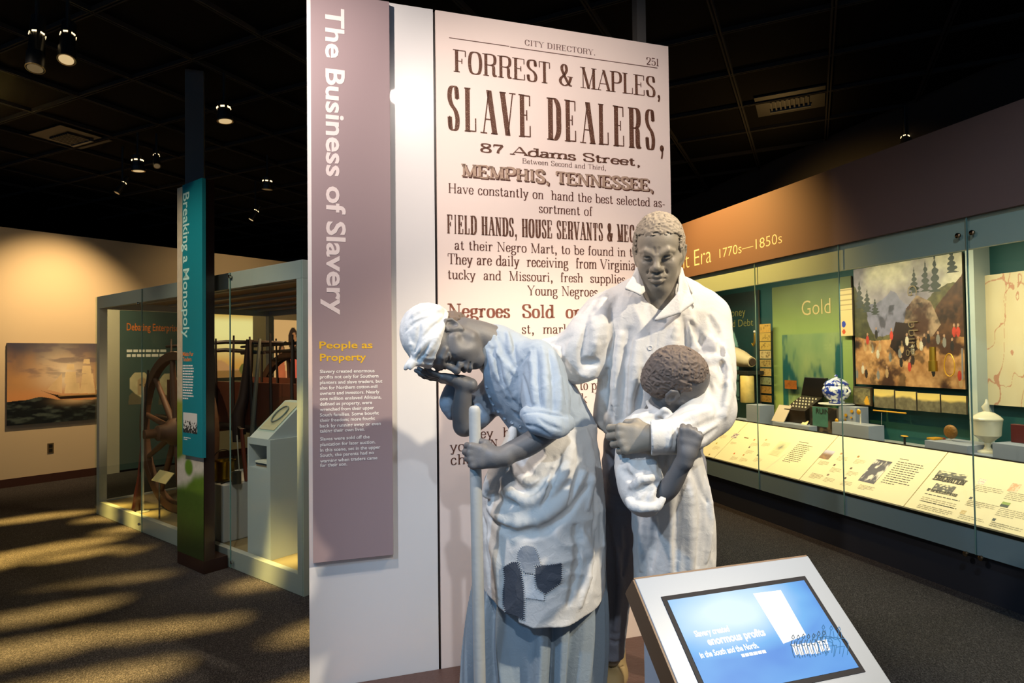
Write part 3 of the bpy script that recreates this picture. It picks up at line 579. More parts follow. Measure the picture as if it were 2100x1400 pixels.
mb = MB(); bars(mb, kq(1521, 1349, .0045), (kq(1575, 1339, .0045)-kq(1521, 1349, .0045)).normalized(), -KD, .075, 1, .02, .008, 5, 1); mb.build('small_print', swt, scr, kind='flat')
# sketched column of walking people and riders
fig = MB(); rid = MB(); pale = MB()
rnd = random.Random(3)
def sk(mb, pts, w):
    for (x0, y0), (x1, y1) in zip(pts[:-1], pts[1:]):
        d = Vector((x1-x0, y1-y0)).normalized(); n = Vector((-d.y, d.x))*w
        mb.quad(kq(x0-n.x, y0-n.y, .0045), kq(x1-n.x, y1-n.y, .0045), kq(x1+n.x, y1+n.y, .0045), kq(x0+n.x, y0+n.y, .0045))
for k in range(7):
    bx = 1622+k*10.5; by = 1310-k*1.2+rnd.uniform(-3, 3)
    sk(fig, [(bx, by), (bx+3, by-6), (bx+6, by), (bx+3, by+4), (bx, by)], .7)
    sk(fig, [(bx+1, by+5), (bx-2, by+16), (bx+5, by+18), (bx+7, by+6)], .8)
    sk(fig, [(bx, by+18), (bx+3, by+34), (bx+7, by+42)], .6); sk(fig, [(bx+5, by+18), (bx+10, by+32), (bx+12, by+40)], .6)
    pale.quad(kq(bx, by+14, .0042), kq(bx+8, by+12, .0042), kq(bx+16, by+34, .0042), kq(bx+8, by+36, .0042))  # pale slanted quad behind each sketched walker
for k in range(3):
    bx = 1684+k*16; by = 1310+k*2
    sk(rid, [(bx, by-22), (bx+3, by-28), (bx+6, by-22), (bx+3, by-18), (bx, by-22)], .7)
    sk(rid, [(bx+2, by-18), (bx, by-5), (bx+9, by-3), (bx+7, by-17)], .6)
    sk(rid, [(bx-14, by-8), (bx-6, by-2), (bx+14, by-4), (bx+22, by+6), (bx+20, by+30)], .7)
    sk(rid, [(bx-14, by-8), (bx-20, by+2), (bx-12, by+4), (bx-6, by+14), (bx-8, by+34)], .7); sk(rid, [(bx-2, by+14), (bx+14, by+12), (bx+10, by+34)], .6)
pale.build('walking_pale_shapes', sw, scr, kind='flat'); fig.build('walking_sketch', sdk, scr, kind='flat'); rid.build('rider_sketch', sbl, scr, kind='flat')
# ================================================================= left wall: ship painting, outlet, debate panel, lit pictures
def wc(px, py, off=0): q = onpl(px, py, LW0+LN*off, LN); return (q-LW0).dot(WD), q.z
def wp(s, z, off=0): return LW0+WD*s+LN*off+EZ*z
a0, a1 = wc(15, 703, .04), wc(229, 705, .04); b0 = wc(15, 873, .04)
pw, ph = a1[0]-a0[0], a0[1]-b0[1]
pt = thing('ship_painting', wp(a0[0]+pw/2, b0[1]), 'wide unframed painting of a sailing ship at sunset on the cream wall', 'painting')
MB().span(LW0, WD, -LN, EZ, a0[0], a1[0], -.038, -.002, b0[1], a0[1]).build('stretcher', mat('stretcher_grey', '#5f5a5c', .6), pt)
def ship(u, v):
    n = fbm(u*1.6, v, 6, 4, 1); sky = lerp(S3('#b98a58'), S3('#3f3d4c'), sst(.45, 1, v+.25*(n-.5)))
    glow = np.exp(-((u-.52)/.25)**2-((v-.62)/.28)**2); sky = lerp(sky, S3('#f1dfbe'), glow*(.5+n*.7)); sky = lerp(sky, S3('#d9955c'), sst(.5, .3, v)*.7)
    cl = fbm(u*.8+v*.4, v*2.2, 7, 4, 3); sky = lerp(sky, S3('#5f5560'), sst(.52, .72, cl)*.6*sst(.45, .7, v))
    w = fbm(u, v*2.5, 11, 4, 2); hz = .29+.02*(fbm(u, u*0, 9, 2, 4)-.5)
    sea = lerp(S3('#11161a'), S3('#46504a'), sst(.45, .75, w)); sea = lerp(sea, S3('#d8b98a'), np.exp(-((u-.62)/.16)**2-((v-.27)/.05)**2)*.8)
    c = np.where((v < hz+.05*np.exp(-((u-.3)/.12)**2)-.03*u)[:, None], sea, sky)
    def poly(pts, col, k=1):
        nonlocal c; m = inpoly(u, v, pts); c = np.where(m[:, None], lerp(c, S3(col)*(.72+.5*n[:, None]), np.full(len(u), k)), c)
    for x, y, w2, h2 in ((.58, .56, .12, .15), (.6, .42, .16, .12), (.74, .66, .1, .1), (.75, .54, .13, .13), (.75, .41, .16, .12), (.9, .58, .09, .1), (.9, .45, .13, .12), (.58, .7, .08, .07), (.74, .77, .07, .06)):
        poly([(x-w2/2, y-h2/2), (x+w2/2, y-h2/2-.01), (x+w2*.42, y+h2/2), (x-w2*.4, y+h2/2)], '#e9cf9c', .92)
    poly([(.36, .42), (.5, .36), (.5, .62)], '#e3c594', .85)
    poly([(.4, .36), (.48, .29), (.96, .29), (1., .37), (.9, .335), (.5, .335)], '#2a1d15'); poly([(.47, .325), (.96, .325), (.97, .34), (.46, .34)], '#c29b62', .7); poly([(.28, .42), (.42, .35), (.42, .34)], '#2a1d15'); return c
canvas('canvas', wp(a0[0], b0[1], .0395), WD, EZ, pw, ph, 300, 200, ship, pt, rough=.32)
o0 = wc(97, 909); o1 = wc(110, 928)
ot = thing('wall_outlet', wp((o0[0]+o1[0])/2, o1[1]), 'small dark electrical outlet on the cream wall below the ship painting', 'outlet')
MB().span(LW0, WD, -LN, EZ, o0[0], o1[0], -.008, -.001, o1[1], o0[1]).build('cover_plate', mat('outlet_bronze', '#6b5a3c', .4, .4), ot, bevel=.001)
ow = o1[0]-o0[0]; oh = o0[1]-o1[1]
for k in (0, 1): MB().span(LW0, WD, -LN, EZ, o0[0]+ow*.22, o1[0]-ow*.22, -.011, -.008, o1[1]+oh*(.12+.44*k), o1[1]+oh*(.44+.44*k)).build('socket', mat('socket_black', '#191512', .4), ot)
# debate panel
d0 = wc(246, 636, .06); d1 = wc(246, 970, .06); dR = wc(414, 650, .06)[0]
dp = thing('debate_panel', wp((d0[0]+dR)/2, .03), 'grey teal wall panel with orange heading and two bust portraits behind the wagon case', 'sign')
MB().span(LW0, WD, -LN, EZ, d0[0], dR, -.055, -.002, .03, d0[1]).build('board', mat('panel_slate_teal', '#39504f', .6), dp)
MB().span(LW0, WD, -LN, EZ, d0[0]-.16, d0[0]-.002, -.06, -.002, .0, d0[1]+.12).build('side_trim', mat('trim_pale', '#b9b09c', .6), dp)
MB().span(LW0, WD, -LN, EZ, d0[0]-.16, dR, -.06, -.002, d0[1]+.002, d0[1]+.12).build('top_trim', mat('trim_pale', '#b9b09c', .6), dp)
orange = mat('print_orange', '#d9742a', .5)
h0 = wc(260, 677, .06); h1 = wc(357, 680, .06); mb = MB(); sans(mb, 'Debating Enterprise', wp(h0[0], h0[1], .0565), WD, EZ, LN, .115, (h1[0]-h0[0])*1.10, .01); mb.build('heading', orange, dp, kind='flat')
mb = MB(); t0 = wc(260, 722, .06)
bars(mb, wp(t0[0], t0[1], .0572), WD, EZ, .62, 2, .07, .04, 3, .9)
mb.build('small_print', bwhite, dp, kind='flat')
def bust(u, v):
    c = np.tile(S3('#39504f'), (len(u), 1)); n = fbm(u, v, 8, 3, 9)
    for pts, col in (([(.05, .0), (.1, .3), (.3, .42), (.7, .42), (.95, .25), (1, 0)], '#6d6350'), ([(.1, .5), (.1, .8), (.3, 1), (.7, .98), (.92, .75), (.9, .45), (.7, .25), (.55, .2), (.3, .35)], '#cfc09c')):
        c = np.where(inpoly(u, v, pts)[:, None], S3(col)*(.8+.4*n[:, None]), c)
    m = inpoly(u, v, [(.42, .3), (.4, .75), (.6, .85), (.8, .72), (.82, .45), (.65, .28)]); c = np.where(m[:, None], S3('#b79a76')*(.8+.4*n[:, None]), c)
    for x in (.52, .72): c = np.where((((u-x)/.05)**2+((v-.6)/.025)**2 < 1)[:, None], S3('#5d4a38'), c)
    return c
for k, px in enumerate((260, 322)):
    q = wc(px, 830, .06); canvas('bust_portrait', wp(q[0], q[1], .0565), WD, EZ, .36, .48, 40, 50, bust, dp)
# lit landscape and portrait group further along the wall
l0 = wc(424, 640, .05); l1 = wc(519, 772, .05)
lp_ = thing('lit_landscape', wp((l0[0]+l1[0])/2, l1[1]), 'glowing amber landscape picture on the wall beyond the wagon case', 'picture')
def land(u, v):
    n = fbm(u*2, v, 4, 4, 6); c = lerp(S3('#c8853a'), S3('#f6d98e'), sst(.15, .7, v)); c = lerp(c, S3('#d5a04a'), sst(.85, 1, v))
    c = np.where((v < .2+.08*np.sin(u*7))[:, None], S3('#b77a4a'), c); c = np.where((v < .11)[:, None], S3('#8a5a2c'), c)
    c = np.where((((u-.8)/.1)**2+((v-.12)/.09)**2 < 1+n-.5)[:, None], S3('#5e5220'), c); return c
MB().span(LW0, WD, -LN, EZ, l0[0], l1[0], -.045, -.002, l1[1], l0[1]).build('frame_box', mat('lightbox_edge', '#6b4a24', .6), lp_)
canvas('picture', wp(l0[0], l1[1], .047), WD, EZ, l1[0]-l0[0], l0[1]-l1[1], 60, 50, land, lp_, emit=1.05)
g0_, g1_ = wc(561, 655, .05), wc(640, 775, .05)
gp = thing('lit_portrait', wp((g0_[0]+g1_[0])/2, g1_[1]), 'warm lit picture of dark haired people in pink and orange clothes behind the cart', 'picture')
def ppl(u, v):
    c = np.tile(S3('#d9a468'), (len(u), 1)); n = fbm(u, v, 6, 3, 8)
    for cx, cy, r, cl in ((.2, .42, .11, '#b55a34'), (.5, .62, .17, '#d2543c'), (.85, .5, .14, '#a8452e')):
        c = np.where((np.abs(u-cx) < r*1.05*np.sqrt(np.clip(1.1-v/cy, 0, 1)))[:, None] & (v < cy)[:, None], S3(cl)*(.7+.6*n[:, None]), c)
        c = np.where((((u-cx)/(r*.75))**2+((v-cy-.05)/(r*1.2))**2 < 1)[:, None], S3('#2c1a10'), c); c = np.where((((u-cx-.02)/(r*.4))**2+((v-cy-.05)/(r*.75))**2 < 1)[:, None], S3('#a5693f'), c)
    return c
MB().span(LW0, WD, -LN, EZ, g0_[0], g1_[0], -.045, -.002, g1_[1], g0_[1]).build('frame_box', mat('lightbox_edge', '#6b4a24', .6), gp)
canvas('picture', wp(g0_[0], g1_[1], .047), WD, EZ, g1_[0]-g0_[0], g0_[1]-g1_[1], 60, 60, ppl, gp, emit=.9)
# ================================================================= glass case with the cart
K0 = onz(620, 1225, 0); K0 = Vector((K0.x, K0.y, 0)); _l = onz(203, 1052, 0)
U, V = CDIR, WD; LC = (Vector((_l.x, _l.y, 0))-K0).dot(U); DC = 2.05; HT = 2.32+.0
HT = onpl(613, 532, K0, V).z
def kp(u, v, z): return K0+U*u+V*v+EZ*z
def kf(px, py, v): q = onpl(px, py, K0+V*v, V); return (q-K0).dot(U), q.z
case = thing('wagon_display_case', kp(LC/2, DC/2, 0), 'large pale framed glass case holding a two wheeled wooden cart on the left', 'display case')
cw = mat('case_frame_white', '#a9aaa4', .45); sand = mat('case_floor_sand', '#7d6e52', .9, bump=.5, bscale=60)
def kb(u0, u1, v0, v1, z0, z1, nm, m=cw, p=None, bv=.002): return MB().span(K0, U, V, EZ, u0, u1, v0, v1, z0, z1).build(nm, m, p or case, bevel=bv)
pw_ = .075
for u0, v0 in ((0, .012), (LC-pw_, .012), (0, DC-pw_), (LC-pw_, DC-pw_)): kb(u0, u0+pw_, v0, v0+pw_, .14, HT-.13, 'corner_post')
for v0 in (.012, DC-.06): kb(0, LC, v0, v0+.05, 0, .14, 'base_rail'); kb(0, LC, v0, v0+.05, HT-.13, HT, 'top_rail')
for u0 in (0, LC-.05): kb(u0, u0+.05, .063, DC-.061, 0, .14, 'base_rail'); kb(u0, u0+.05, .063, DC-.061, HT-.13, HT, 'top_rail')
kb(.051, LC-.051, .063, DC-.061, .10, .125, 'case_floor', sand)
kb(.051, LC-.051, .063, DC-.061, HT-.06, HT-.03, 'case_roof', mat('case_roof_tan', '#a89676', .6))
for k in range(5): kb(.2, LC-.2, .3+k*.36, .36+k*.36, HT-.085, HT-.061, 'roof_slat', cw)
gm_ = glass_mat(); seams = [0]+sorted([kf(290, 800, 0)[0], kf(471, 800, 0)[0]])+[LC]
gedge = mat('glass_edge_green', '#6f8f88', .15, spec=.8)
for i in range(3): kb(seams[i]+.003, seams[i+1]-.003, 0, .010, .004, HT-.004, 'glass_pane', gm_, bv=0)
for s in seams[1:3]: kb(s-.0025, s+.0025, 0, .0095, .004, HT-.004, 'glass_seam', gedge, bv=0)
kb(LC, LC+.01, 0, DC, .004, HT-.004, 'glass_pane', gm_, bv=0); kb(-.01, 0, 0, DC, .004, HT-.004, 'glass_pane', gm_, bv=0)
chrome = mat('chrome_bolt', '#b8b4a8', .2, 1)
for px, py in ((285, 602+20), (473, 567), (287, 1074), (477, 1152)):
    u, z = kf(px, py, 0); MB().tube([kp(u, .001, z), kp(u, -.014, z), kp(u, -.018, z)], [.014, .014, .008], 14).build('glass_bolt', chrome, case, smooth=True)
# banner column in front of the case
C0 = onz(418, 1178, 0); C0 = Vector((C0.x, C0.y, 0)); cl_ = onz(360, 1155, 0); CWd = (Vector((cl_.x, cl_.y, 0))-C0).dot(U)
ctop = onpl(414, 367, C0, V).z; bb = .085
def cf(px, py, off=0): q = onpl(px, py, C0-V*off, V); return (q-C0).dot(U), q.z
ban = thing('banner_column', C0+U*CWd/2+V*.04, 'narrow column with a teal vertical banner over a green landscape print in front of the case', 'sign column')
MB().span(C0, U, V, EZ, 0, CWd, 0, .186, 0, .10).build('plinth', mat('plinth_dark_brown', '#2b1710', .4), ban, bevel=.002)
MB().span(C0, U, V, EZ, 0, CWd, .004, .085, .10, ctop).build('core', mat('column_brown', '#2a1510', .3, coat=.2), ban)
def lands(u, v):
    n = fbm(u*.5, v*3, 6, 4, 3); n2 = fbm(u*.5, v*3, 30, 3, 5)
    c = np.tile(S3('#cfc0a4'), (len(u), 1))*(.94+.1*n[:, None])
    c = lerp(c, S3('#8d9a3a'), sst(.44, .41, v+.02*n)); c = lerp(c, S3('#5d7d24'), sst(.36, .30, v)); c = lerp(c, S3('#c9c3b4'), sst(.03, .0, np.abs(v-.235-.05*(u-.5)-.03*(n-.5))-.02))
    c = lerp(c, S3('#5f8424'), sst(.0, .01, .028-np.hypot((u-.45)*.15, v-.235))); c = lerp(c, S3('#3f5c1c'), sst(.185, .16, v)); c = lerp(c, S3('#24350f'), sst(.12, .02, v)); return c*(.8+.4*n2[:, None])
canvas('landscape_print', C0+U*CWd+EZ*.10, -U, EZ, CWd, ctop-.10, 30, 220, lands, ban, off=-V*.0005)
tb = .03; t0u, t0z = cf(374, 640, tb); t1u = cf(414.5, 640, tb)[0]; tbz = (cf(374, 930, tb)[1]+cf(414, 941, tb)[1])/2
teal = mat('banner_teal', '#10808c', .45, var=.06, vscale=1.5)
bt = MB().span(C0, U, V, EZ, t1u, t0u, -tb, -.001, tbz, ctop-.008).build('banner_board', teal, ban, bevel=.001)
def cp(px, py): a, z = cf(px, py, tb); return C0+U*a+EZ*z-V*tb
v0, v1 = cf(376, 397, tb), cf(376, 693, tb)
sans_words('Breaking a Monopoly', C0+U*v0[0]+EZ*v0[1]-V*tb, -EZ, -U, -V, abs(cf(389, 500, tb)[0]-v0[0]), v0[1]-v1[1], .012, mat('print_aqua', '#bfe4da', .5), bt)
for k, (s, xe) in enumerate((('M\u00e9tis Fur', 397), ('Traders', 393))):
    a = cf(375, 730+k*10.5, tb); e = cf(xe, 730, tb); mb = MB(); sans(mb, s, C0+U*a[0]+EZ*a[1]-V*tb, -U, EZ, -V, .034, a[0]-e[0], .02); mb.build('heading', mat('print_orange_bright', '#f08a3c', .5), bt, kind='flat')
mb = MB(); a = cf(375, 751, tb); bars(mb, C0+U*a[0]+EZ*a[1]-V*(tb+.001), -U, EZ, .19, 13, .0215, .011, 4); mb.build('small_print', bwhite, bt, kind='flat')
def crowd(u, v):
    n = fbm(u, v, 16, 3, 2); c = np.tile(S3('#d8d6cf'), (len(u), 1)); return np.where(((n > .5+.5*(v-.35)) & (v < .62))[:, None], S3('#2f3030'), c)
a = cf(376, 845, tb); e = cf(404.5, 890, tb); canvas('sketch_print', C0+U*a[0]+EZ*e[1]-V*(tb+.001), -U, EZ, a[0]-e[0], a[1]-e[1], 40, 40, crowd, bt)
mb = MB(); a = cf(377, 897, tb); bars(mb, C0+U*a[0]+EZ*a[1]-V*(tb+.001), -U, EZ, .12, 2, .014, .006, 2); mb.build('small_print', bwhite, bt, kind='flat')
# ---- the cart
wood = mat('cart_wood', '#55331c', .65, bump=.4, bscale=30, var=.3, vscale=9); woodd = mat('cart_wood_dark', '#2c1a10', .65, bump=.3, bscale=40, var=.3, vscale=9); woodr = mat('cart_board_red', '#5e2a12', .6, bump=.3, bscale=25, var=.25, vscale=7)
cart = thing('red_river_cart', kp(0, 0, .125)+U*2.9+V*1.0, 'two wheeled wooden cart with stake sides standing in the glass case', 'cart')
cart.name = 'wooden_cart'
WR = .80; wq = P(362, 880, 6.2); wu, wv = (wq-K0).dot(U), (wq-K0).dot(V); zc = .127+WR
for iv, vv in enumerate((wv, wv+1.3)):
    c = kp(wu, vv, zc); W = MB(); ns = 56
    for r0, r1 in ((WR-.085, WR),):
        ring = [[c+(U*math.cos(t)+EZ*math.sin(t))*r+V*o for r, o in ((r1, -.04), (r1, .04), (r0, .035), (r0, -.035))] for t in [2*math.pi*k/ns for k in range(ns)]]
        W.add([p for q in ring for p in q], [(k*4+j, k*4+(j+1) % 4, ((k+1) % ns)*4+(j+1) % 4, ((k+1) % ns)*4+j) for k in range(ns) for j in range(4)])
    rim = W.build('wheel', wood, cart, bevel=.006)
    for k in range(10):
        t = 2*math.pi*(k+.3)/10; d = U*math.cos(t)+EZ*math.sin(t); MB().tube([c+d*.1, c+d*.35, c+d*(WR-.07)], [.032, .03, .024], 10).build('spoke', wood, rim, smooth=True)
    MB().lathe(c-V*.2, [(.05, 0), (.075, .02), (.085, .1), (.13, .14), (.14, .2), (.13, .26), (.085, .3), (.07, .4)], 20, U, EZ, V).build('hub', wood, rim, smooth=True)
MB().tube([kp(wu, wv-.3, zc), kp(wu, wv+1.6, zc)], .045, 12).build('axle', wood, cart, smooth=True)
bz0, bz1 = zc+.05, zc+.5
for vv in (wv+.22, wv+1.08):
    MB().span(K0, U, V, EZ, wu-2.0, wu+.7, vv-.02, vv+.02, bz0, bz1).build('side_board', woodr, cart, bevel=.004)
    m = MB(); MB().tube([kp(wu-2.3, vv, zc+.07), kp(wu+1.0, vv, zc+.07)], .04, 10).build('shaft', woodd, cart, smooth=True)
    for j, zz in enumerate((1.80, 1.72)): MB().tube([kp(wu-1.6+.4*j, vv+.03*j, zz-.02), kp(wu-.5, vv+.03, zz+.015), kp(wu+.75, vv, zz-.01)], [.016, .02, .015], 8).build('rail', woodd, cart, smooth=True)
    for k in range(8): MB().tube([kp(wu-1.75+k*.33, vv-.03, bz0+.1), kp(wu-1.74+k*.33, vv-.03, bz1), kp(wu-1.72+k*.33+(k % 3-1)*.02, vv-.02, 1.85+.02*(k % 2))], [.016, .015, .009], 8).build('stake', woodd, cart, smooth=True)
MB().span(K0, U, V, EZ, wu-2.0, wu+.7, wv+.24, wv+1.06, bz0, bz0+.03).build('cart_floor', woodr, cart)
sp = [P(513, 696, 5.75), P(508, 760, 5.75), P(500, 815, 5.72), P(488, 850, 5.7), P(489, 905, 5.7)]
MB().tube(sp, [.035, .045, .05, .06, .05], 10).build('bent_standard', woodd, cart, smooth=True)
MB().tube([P(533, 694, 5.6), P(528, 760, 5.6), P(522, 822, 5.6), P(516, 900, 5.6)], [.014, .018, .02, .02], 8).build('bent_standard', mat('grey_stick', '#5a564c', .6), cart, smooth=True)
# ---- rifle on a clear rod, label card
rf = P(279, 1040, 6.25); rz = .127; base = kp((rf-K0).dot(U), (rf-K0).dot(V), rz)
rifle = thing('long_rifle', base, 'antique long rifle standing upright on its butt inside the glass case', 'rifle')
d = (EZ*1+U*-.03+V*.05).normalized(); sd = -U
st = [(0, .0, .05), (.03, .0, .052), (.18, .012, .042), (.3, .03, .03), (.36, .035, .026), (.45, .035, .026)]
MB().tube([base+d*(a+.002)+sd*b for a, b, r in st], [r*.8 for a, b, r in st], 12).build('stock', mat('rifle_stock', '#4a1f10', .35, coat=.3), rifle, smooth=True)
MB().tube([base+d*.4+sd*.035, base+d*1.1+sd*.045], [.02, .014], 10).build('forestock', mat('rifle_stock', '#4a1f10', .35), rifle, smooth=True)
MB().tube([base+d*.42+sd*.045, base+d*1.42+sd*.062], [.012, .009], 10).build('barrel', mat('gun_metal', '#332f2c', .35, .9), rifle, smooth=True)
MB().box(base+d*.40+sd*.06, U, V, d, .03, .025, .1).build('lock', mat('gun_metal', '#332f2c', .35, .9), rifle)
rr = base-U*.085+V*.03
ro = thing('clear_rod', rr, 'clear rod on a round foot beside the rifle', 'stand')
MB().tube([rr, rr+EZ*1.25], .012, 10).build('rod', mat('acrylic', '#d8d8cc', .1, spec=.8, alpha=.45), ro, smooth=True); MB().lathe(rr, [(.06, 0), (.06, .006), (.012, .012)]).build('foot', mat('acrylic', '#d8d8cc', .1, alpha=.45), ro, smooth=True)
lc = P(335, 1000, 5.88)
lb = thing('label_card', lc, 'cream slanted label card in front of the left cart wheel', 'label')
LD = (EZ*.75+V*.66).normalized(); q0 = P(311, 985, 6.02); q1 = q0-U*.31
nrm = LD.cross(U).normalized()
MB().prism([q0, q1, q1+LD*.12, q0+LD*.12], nrm*.006).build('card', mat('card_cream', '#d8c48c', .6), lb)
mb = MB(); bars(mb, q0-U*.03+LD*.09+(-nrm if nrm.y > 0 else nrm)*.001, -U, LD, .2, 4, .018, .007, 1); mb.build('small_print', mat('print_brown_grey', '#8a7a58', .6), lb, kind='flat')
MB().tube([q0-U*.15+V*.01, Vector(((q0-U*.15+V*.01).x, (q0-U*.15+V*.01).y, .126))], .008, 8).build('stem', chrome, lb, smooth=True)
# ---- low plinth with kettle, can, tongs, axe
plw = mat('plinth_white', '#b0adaa', .55)
e = P(458, 1107, 5.13); pu, pv = (e-K0).dot(U), (e-K0).dot(V); pzt = .60
MB().span(K0, U, V, EZ, pu, pu+.62, pv, pv+.6, .126, pzt).build('low_plinth', plw, None, 'low white plinth in the case under the brass kettle', 'plinth', bevel=.008)
def pot(px, py, Y, lab):
    q = P(px, py, Y); o = Vector((q.x, q.y, pzt+.001)); return o
o = pot(459, 975, 5.35, ''); r = .09
kt = thing('brass_kettle', o, 'round brass kettle with a rolled rim on the low plinth', 'kettle'); brass = mat('brass', '#b08a2c', .25, 1, var=.2, vscale=15)
MB().lathe(o, [(.075, 0), (.085, .01), (.088, .09), (.09, .15), (.098, .165), (.098, .172), (.088, .17), (.082, .16), (.08, .02), (.0, .015)], 32).build('body', brass, kt, smooth=True)
MB().tube([o+Vector((.09*math.cos(t), 0, .165+.10*math.sin(t))) for t in [math.pi*k/14 for k in range(15)]], .004, 6).build('bail_handle', mat('iron_dark', '#241f1b', .5, .8), kt, smooth=True)
o = pot(485, 985, 5.2, ''); tc = thing('tin_can', o, 'small grey tin cup beside the brass kettle', 'cup')
MB().lathe(o, [(.038, 0), (.038, .095), (.041, .1), (.037, .1), (.035, .01), (0, .008)], 24).build('body', mat('tin_grey', '#5d5a50', .4, .7), tc, smooth=True)
o = pot(449, 990, 5.2, ''); tg = thing('iron_tongs', o, 'small dark iron tongs lying at the front of the low plinth', 'tongs')
for s in (-1, 1): MB().tube([o+EZ*.006+U*(.04*s)-V*.0, o+EZ*.006+V*.05+U*.005*s, o+EZ*.006+V*.11-U*.012*s], [.005, .006, .004], 8).build('arm', mat('iron_dark', '#241f1b', .5, .8), tg, smooth=True)
ao = pot(506, 972, 5.3, ''); ax_ = thing('axe', ao, 'old hand axe with red brown handle stood upright on the low plinth', 'axe')
at_ = P(496, 886, 5.3)
MB().tube([ao, ao.lerp(at_, .5)+U*.008, at_+EZ*.03], [.018, .016, .017], 10).build('handle', mat('axe_handle', '#6a2c14', .5), ax_, smooth=True)
MB().prism([at_+EZ*.03+U*-.02, at_+EZ*.03+U*.05, at_+EZ*.045+U*.085, at_-EZ*.07+U*.06, at_-EZ*.02+U*.02, at_-EZ*.02-U*.02], V*.03).build('axe_head', mat('iron_dark', '#241f1b', .5, .8), ax_, bevel=.004)
ro2 = pot(492, 968, 5.28, ''); MB().tube([ro2, P(486, 892, 5.28)], .005, 8).build('white_rod', mat('rod_white', '#d8cfb8', .4), None, 'thin white support rod leaning beside the axe', 'stand', smooth=True)
# ---- tall pedestal with niche and slanted reading box
e = P(555, 1142, 4.68); tu, tv = (e-K0).dot(U), (e-K0).dot(V); tw, td, th = .33, .36, 1.03
tall = thing('reading_pedestal', kp(tu+tw/2, tv+td/2, .126), 'tall white pedestal with an open niche at the right end of the glass case', 'pedestal')
tm = mat('pedestal_white', '#b3b7b8', .55)
nz0, nz1 = .80, .98
m = MB(); m.span(K0, U, V, EZ, tu, tu+tw, tv, tv+td, .126, nz0); m.span(K0, U, V, EZ, tu, tu+.05, tv, tv+td, nz0, nz1); m.span(K0, U, V, EZ, tu+tw-.02, tu+tw, tv, tv+td, nz0, nz1)
m.span(K0, U, V, EZ, tu+.05, tu+tw-.02, tv+.25, tv+td, nz0, nz1); m.span(K0, U, V, EZ, tu, tu+tw, tv, tv+td, nz1, th); m.build('body', tm, tall)
sl = tall
A = [(tv+.0, th+.001), (tv+td, th+.001), (tv+td, th+.27), (tv+td-.05, th+.27)]
m = MB(); m.prism([kp(tu+.03, a, b) for a, b in A], U*(tw-.06)); m.build('slanted_top', tm, tall)
n_ = (kp(0, A[0][0], A[0][1])-kp(0, A[3][0], A[3][1])); sdn = n_.normalized(); sn = sdn.cross(U).normalized(); sn = sn if sn.z > 0 else -sn
m = MB(); o = kp(tu+.06, A[3][0], A[3][1])+sn*.002+sdn*.02; m.prism([o, o+U*(tw-.12), o+U*(tw-.12)+sdn*.3, o+sdn*.3], sn*.003); m.build('paper', mat('paper_tan', '#b5a78c', .7), tall)
c = o+U*(tw-.12)/2+sdn*.14+sn*.012; MB().tube([c+U*(.062*math.cos(t))+sdn*(.085*math.sin(t)) for t in [2*math.pi*k/30 for k in range(31)]], .006, 8, cap=False).build('metal_ring', mat('ring_grey', '#6f7d84', .4, .5), None, 'grey metal ring lying on paper in the slanted reading box', 'ring', smooth=True)
m = MB(); m.prism([o-U*.02-sdn*.01, o+U*(tw-.10)-sdn*.01, o+U*(tw-.10)+sdn*.32, o-U*.02+sdn*.32], sn*.055); m.build('clear_cover', glass_mat(), tall)
for k, (uu, col, lab) in enumerate(((.10, '#dcd6c6', 'white pamphlet on top of the pile in the pedestal niche'), (.12, '#38424e', 'dark blue pamphlet under the white one in the pedestal niche'), (.10, '#a98a68', 'tan pamphlet at the bottom of the pile in the pedestal niche'))):
    MB().span(kp(tu+.07, tv+.03, nz0+.002+.016*(2-k)), U, V, EZ, .01*k, .2+.01*k, .01*k, .16+.01*k, 0, .014).build('pamphlet', mat('pamphlet_%d' % k, col, .6), None, lab, 'booklet', 'pamphlets in the pedestal niche')
# ================================================================= long wall case on the right
RD = 4.087
def rc(px, py, b=0): q = onpl(px, py, EX*(RD+b), EX); return q.dot(EY), q.z
def rp(b, t, z): return EX*(RD+b)+EY*t+EZ*z
T0 = rc(2100, 900)[0]-.8; T1 = rc(1230, 800)[0]
zr0, zr1, zf0, zf1, zv = .307, .472, 2.527, 3.165, 2.316
BB = 1.1; DB = .52; DZ = .87
def rb(b0, b1, t0, t1, z0, z1, nm, m, p, bv=0, **k): return MB().span(EX*RD, EX, EY, EZ, b0, b1, t0, t1, z0, z1).build(nm, m, p, bevel=bv, **k)
rcase = thing('long_display_case', rp(.5, (T0+T1)/2, 0), 'long glass fronted wall case with sloping cream label deck on the right', 'display case')
kick = mat('case_kick_black', '#1c1f28', .7); railm = mat('case_rail_grey', '#83909a', .5); fasc = mat('fascia_brown', '#6a524a', .7, bump=.1, bscale=300); valm = mat('valance_pale', '#a9b0a4', .55)
rb(.078, BB+.1, T0, T1, 0, zr0, 'kick_base', kick, rcase); rb(.014, .06, T0, T1, zr0, zr1, 'lower_rail', railm, rcase)
rb(.061, BB+.1, T0, T1, zr0, zr1-.03, 'case_body', kick, rcase)
rb(.01, .05, T0, T1, zr1, zr1+.022, 'deck_lip', mat('deck_lip_black', '#15130f', .4), rcase)
fas = rb(-.012, .12, T0, T1, zf0, zf1, 'fascia', fasc, rcase); rb(.03, .07, T0, T1, zv, zf0-.001, 'valance', valm, rcase)
rb(.07, BB+.1, T0, T1, zf0, zf0+.08, 'case_roof', mat('case_roof_dark', '#2a2824', .7), rcase)
rb(BB, BB+.1, T0, T1, zr0+.14, zf0, 'back_wall', mat('case_back_teal', '#0a4340', .6), rcase)
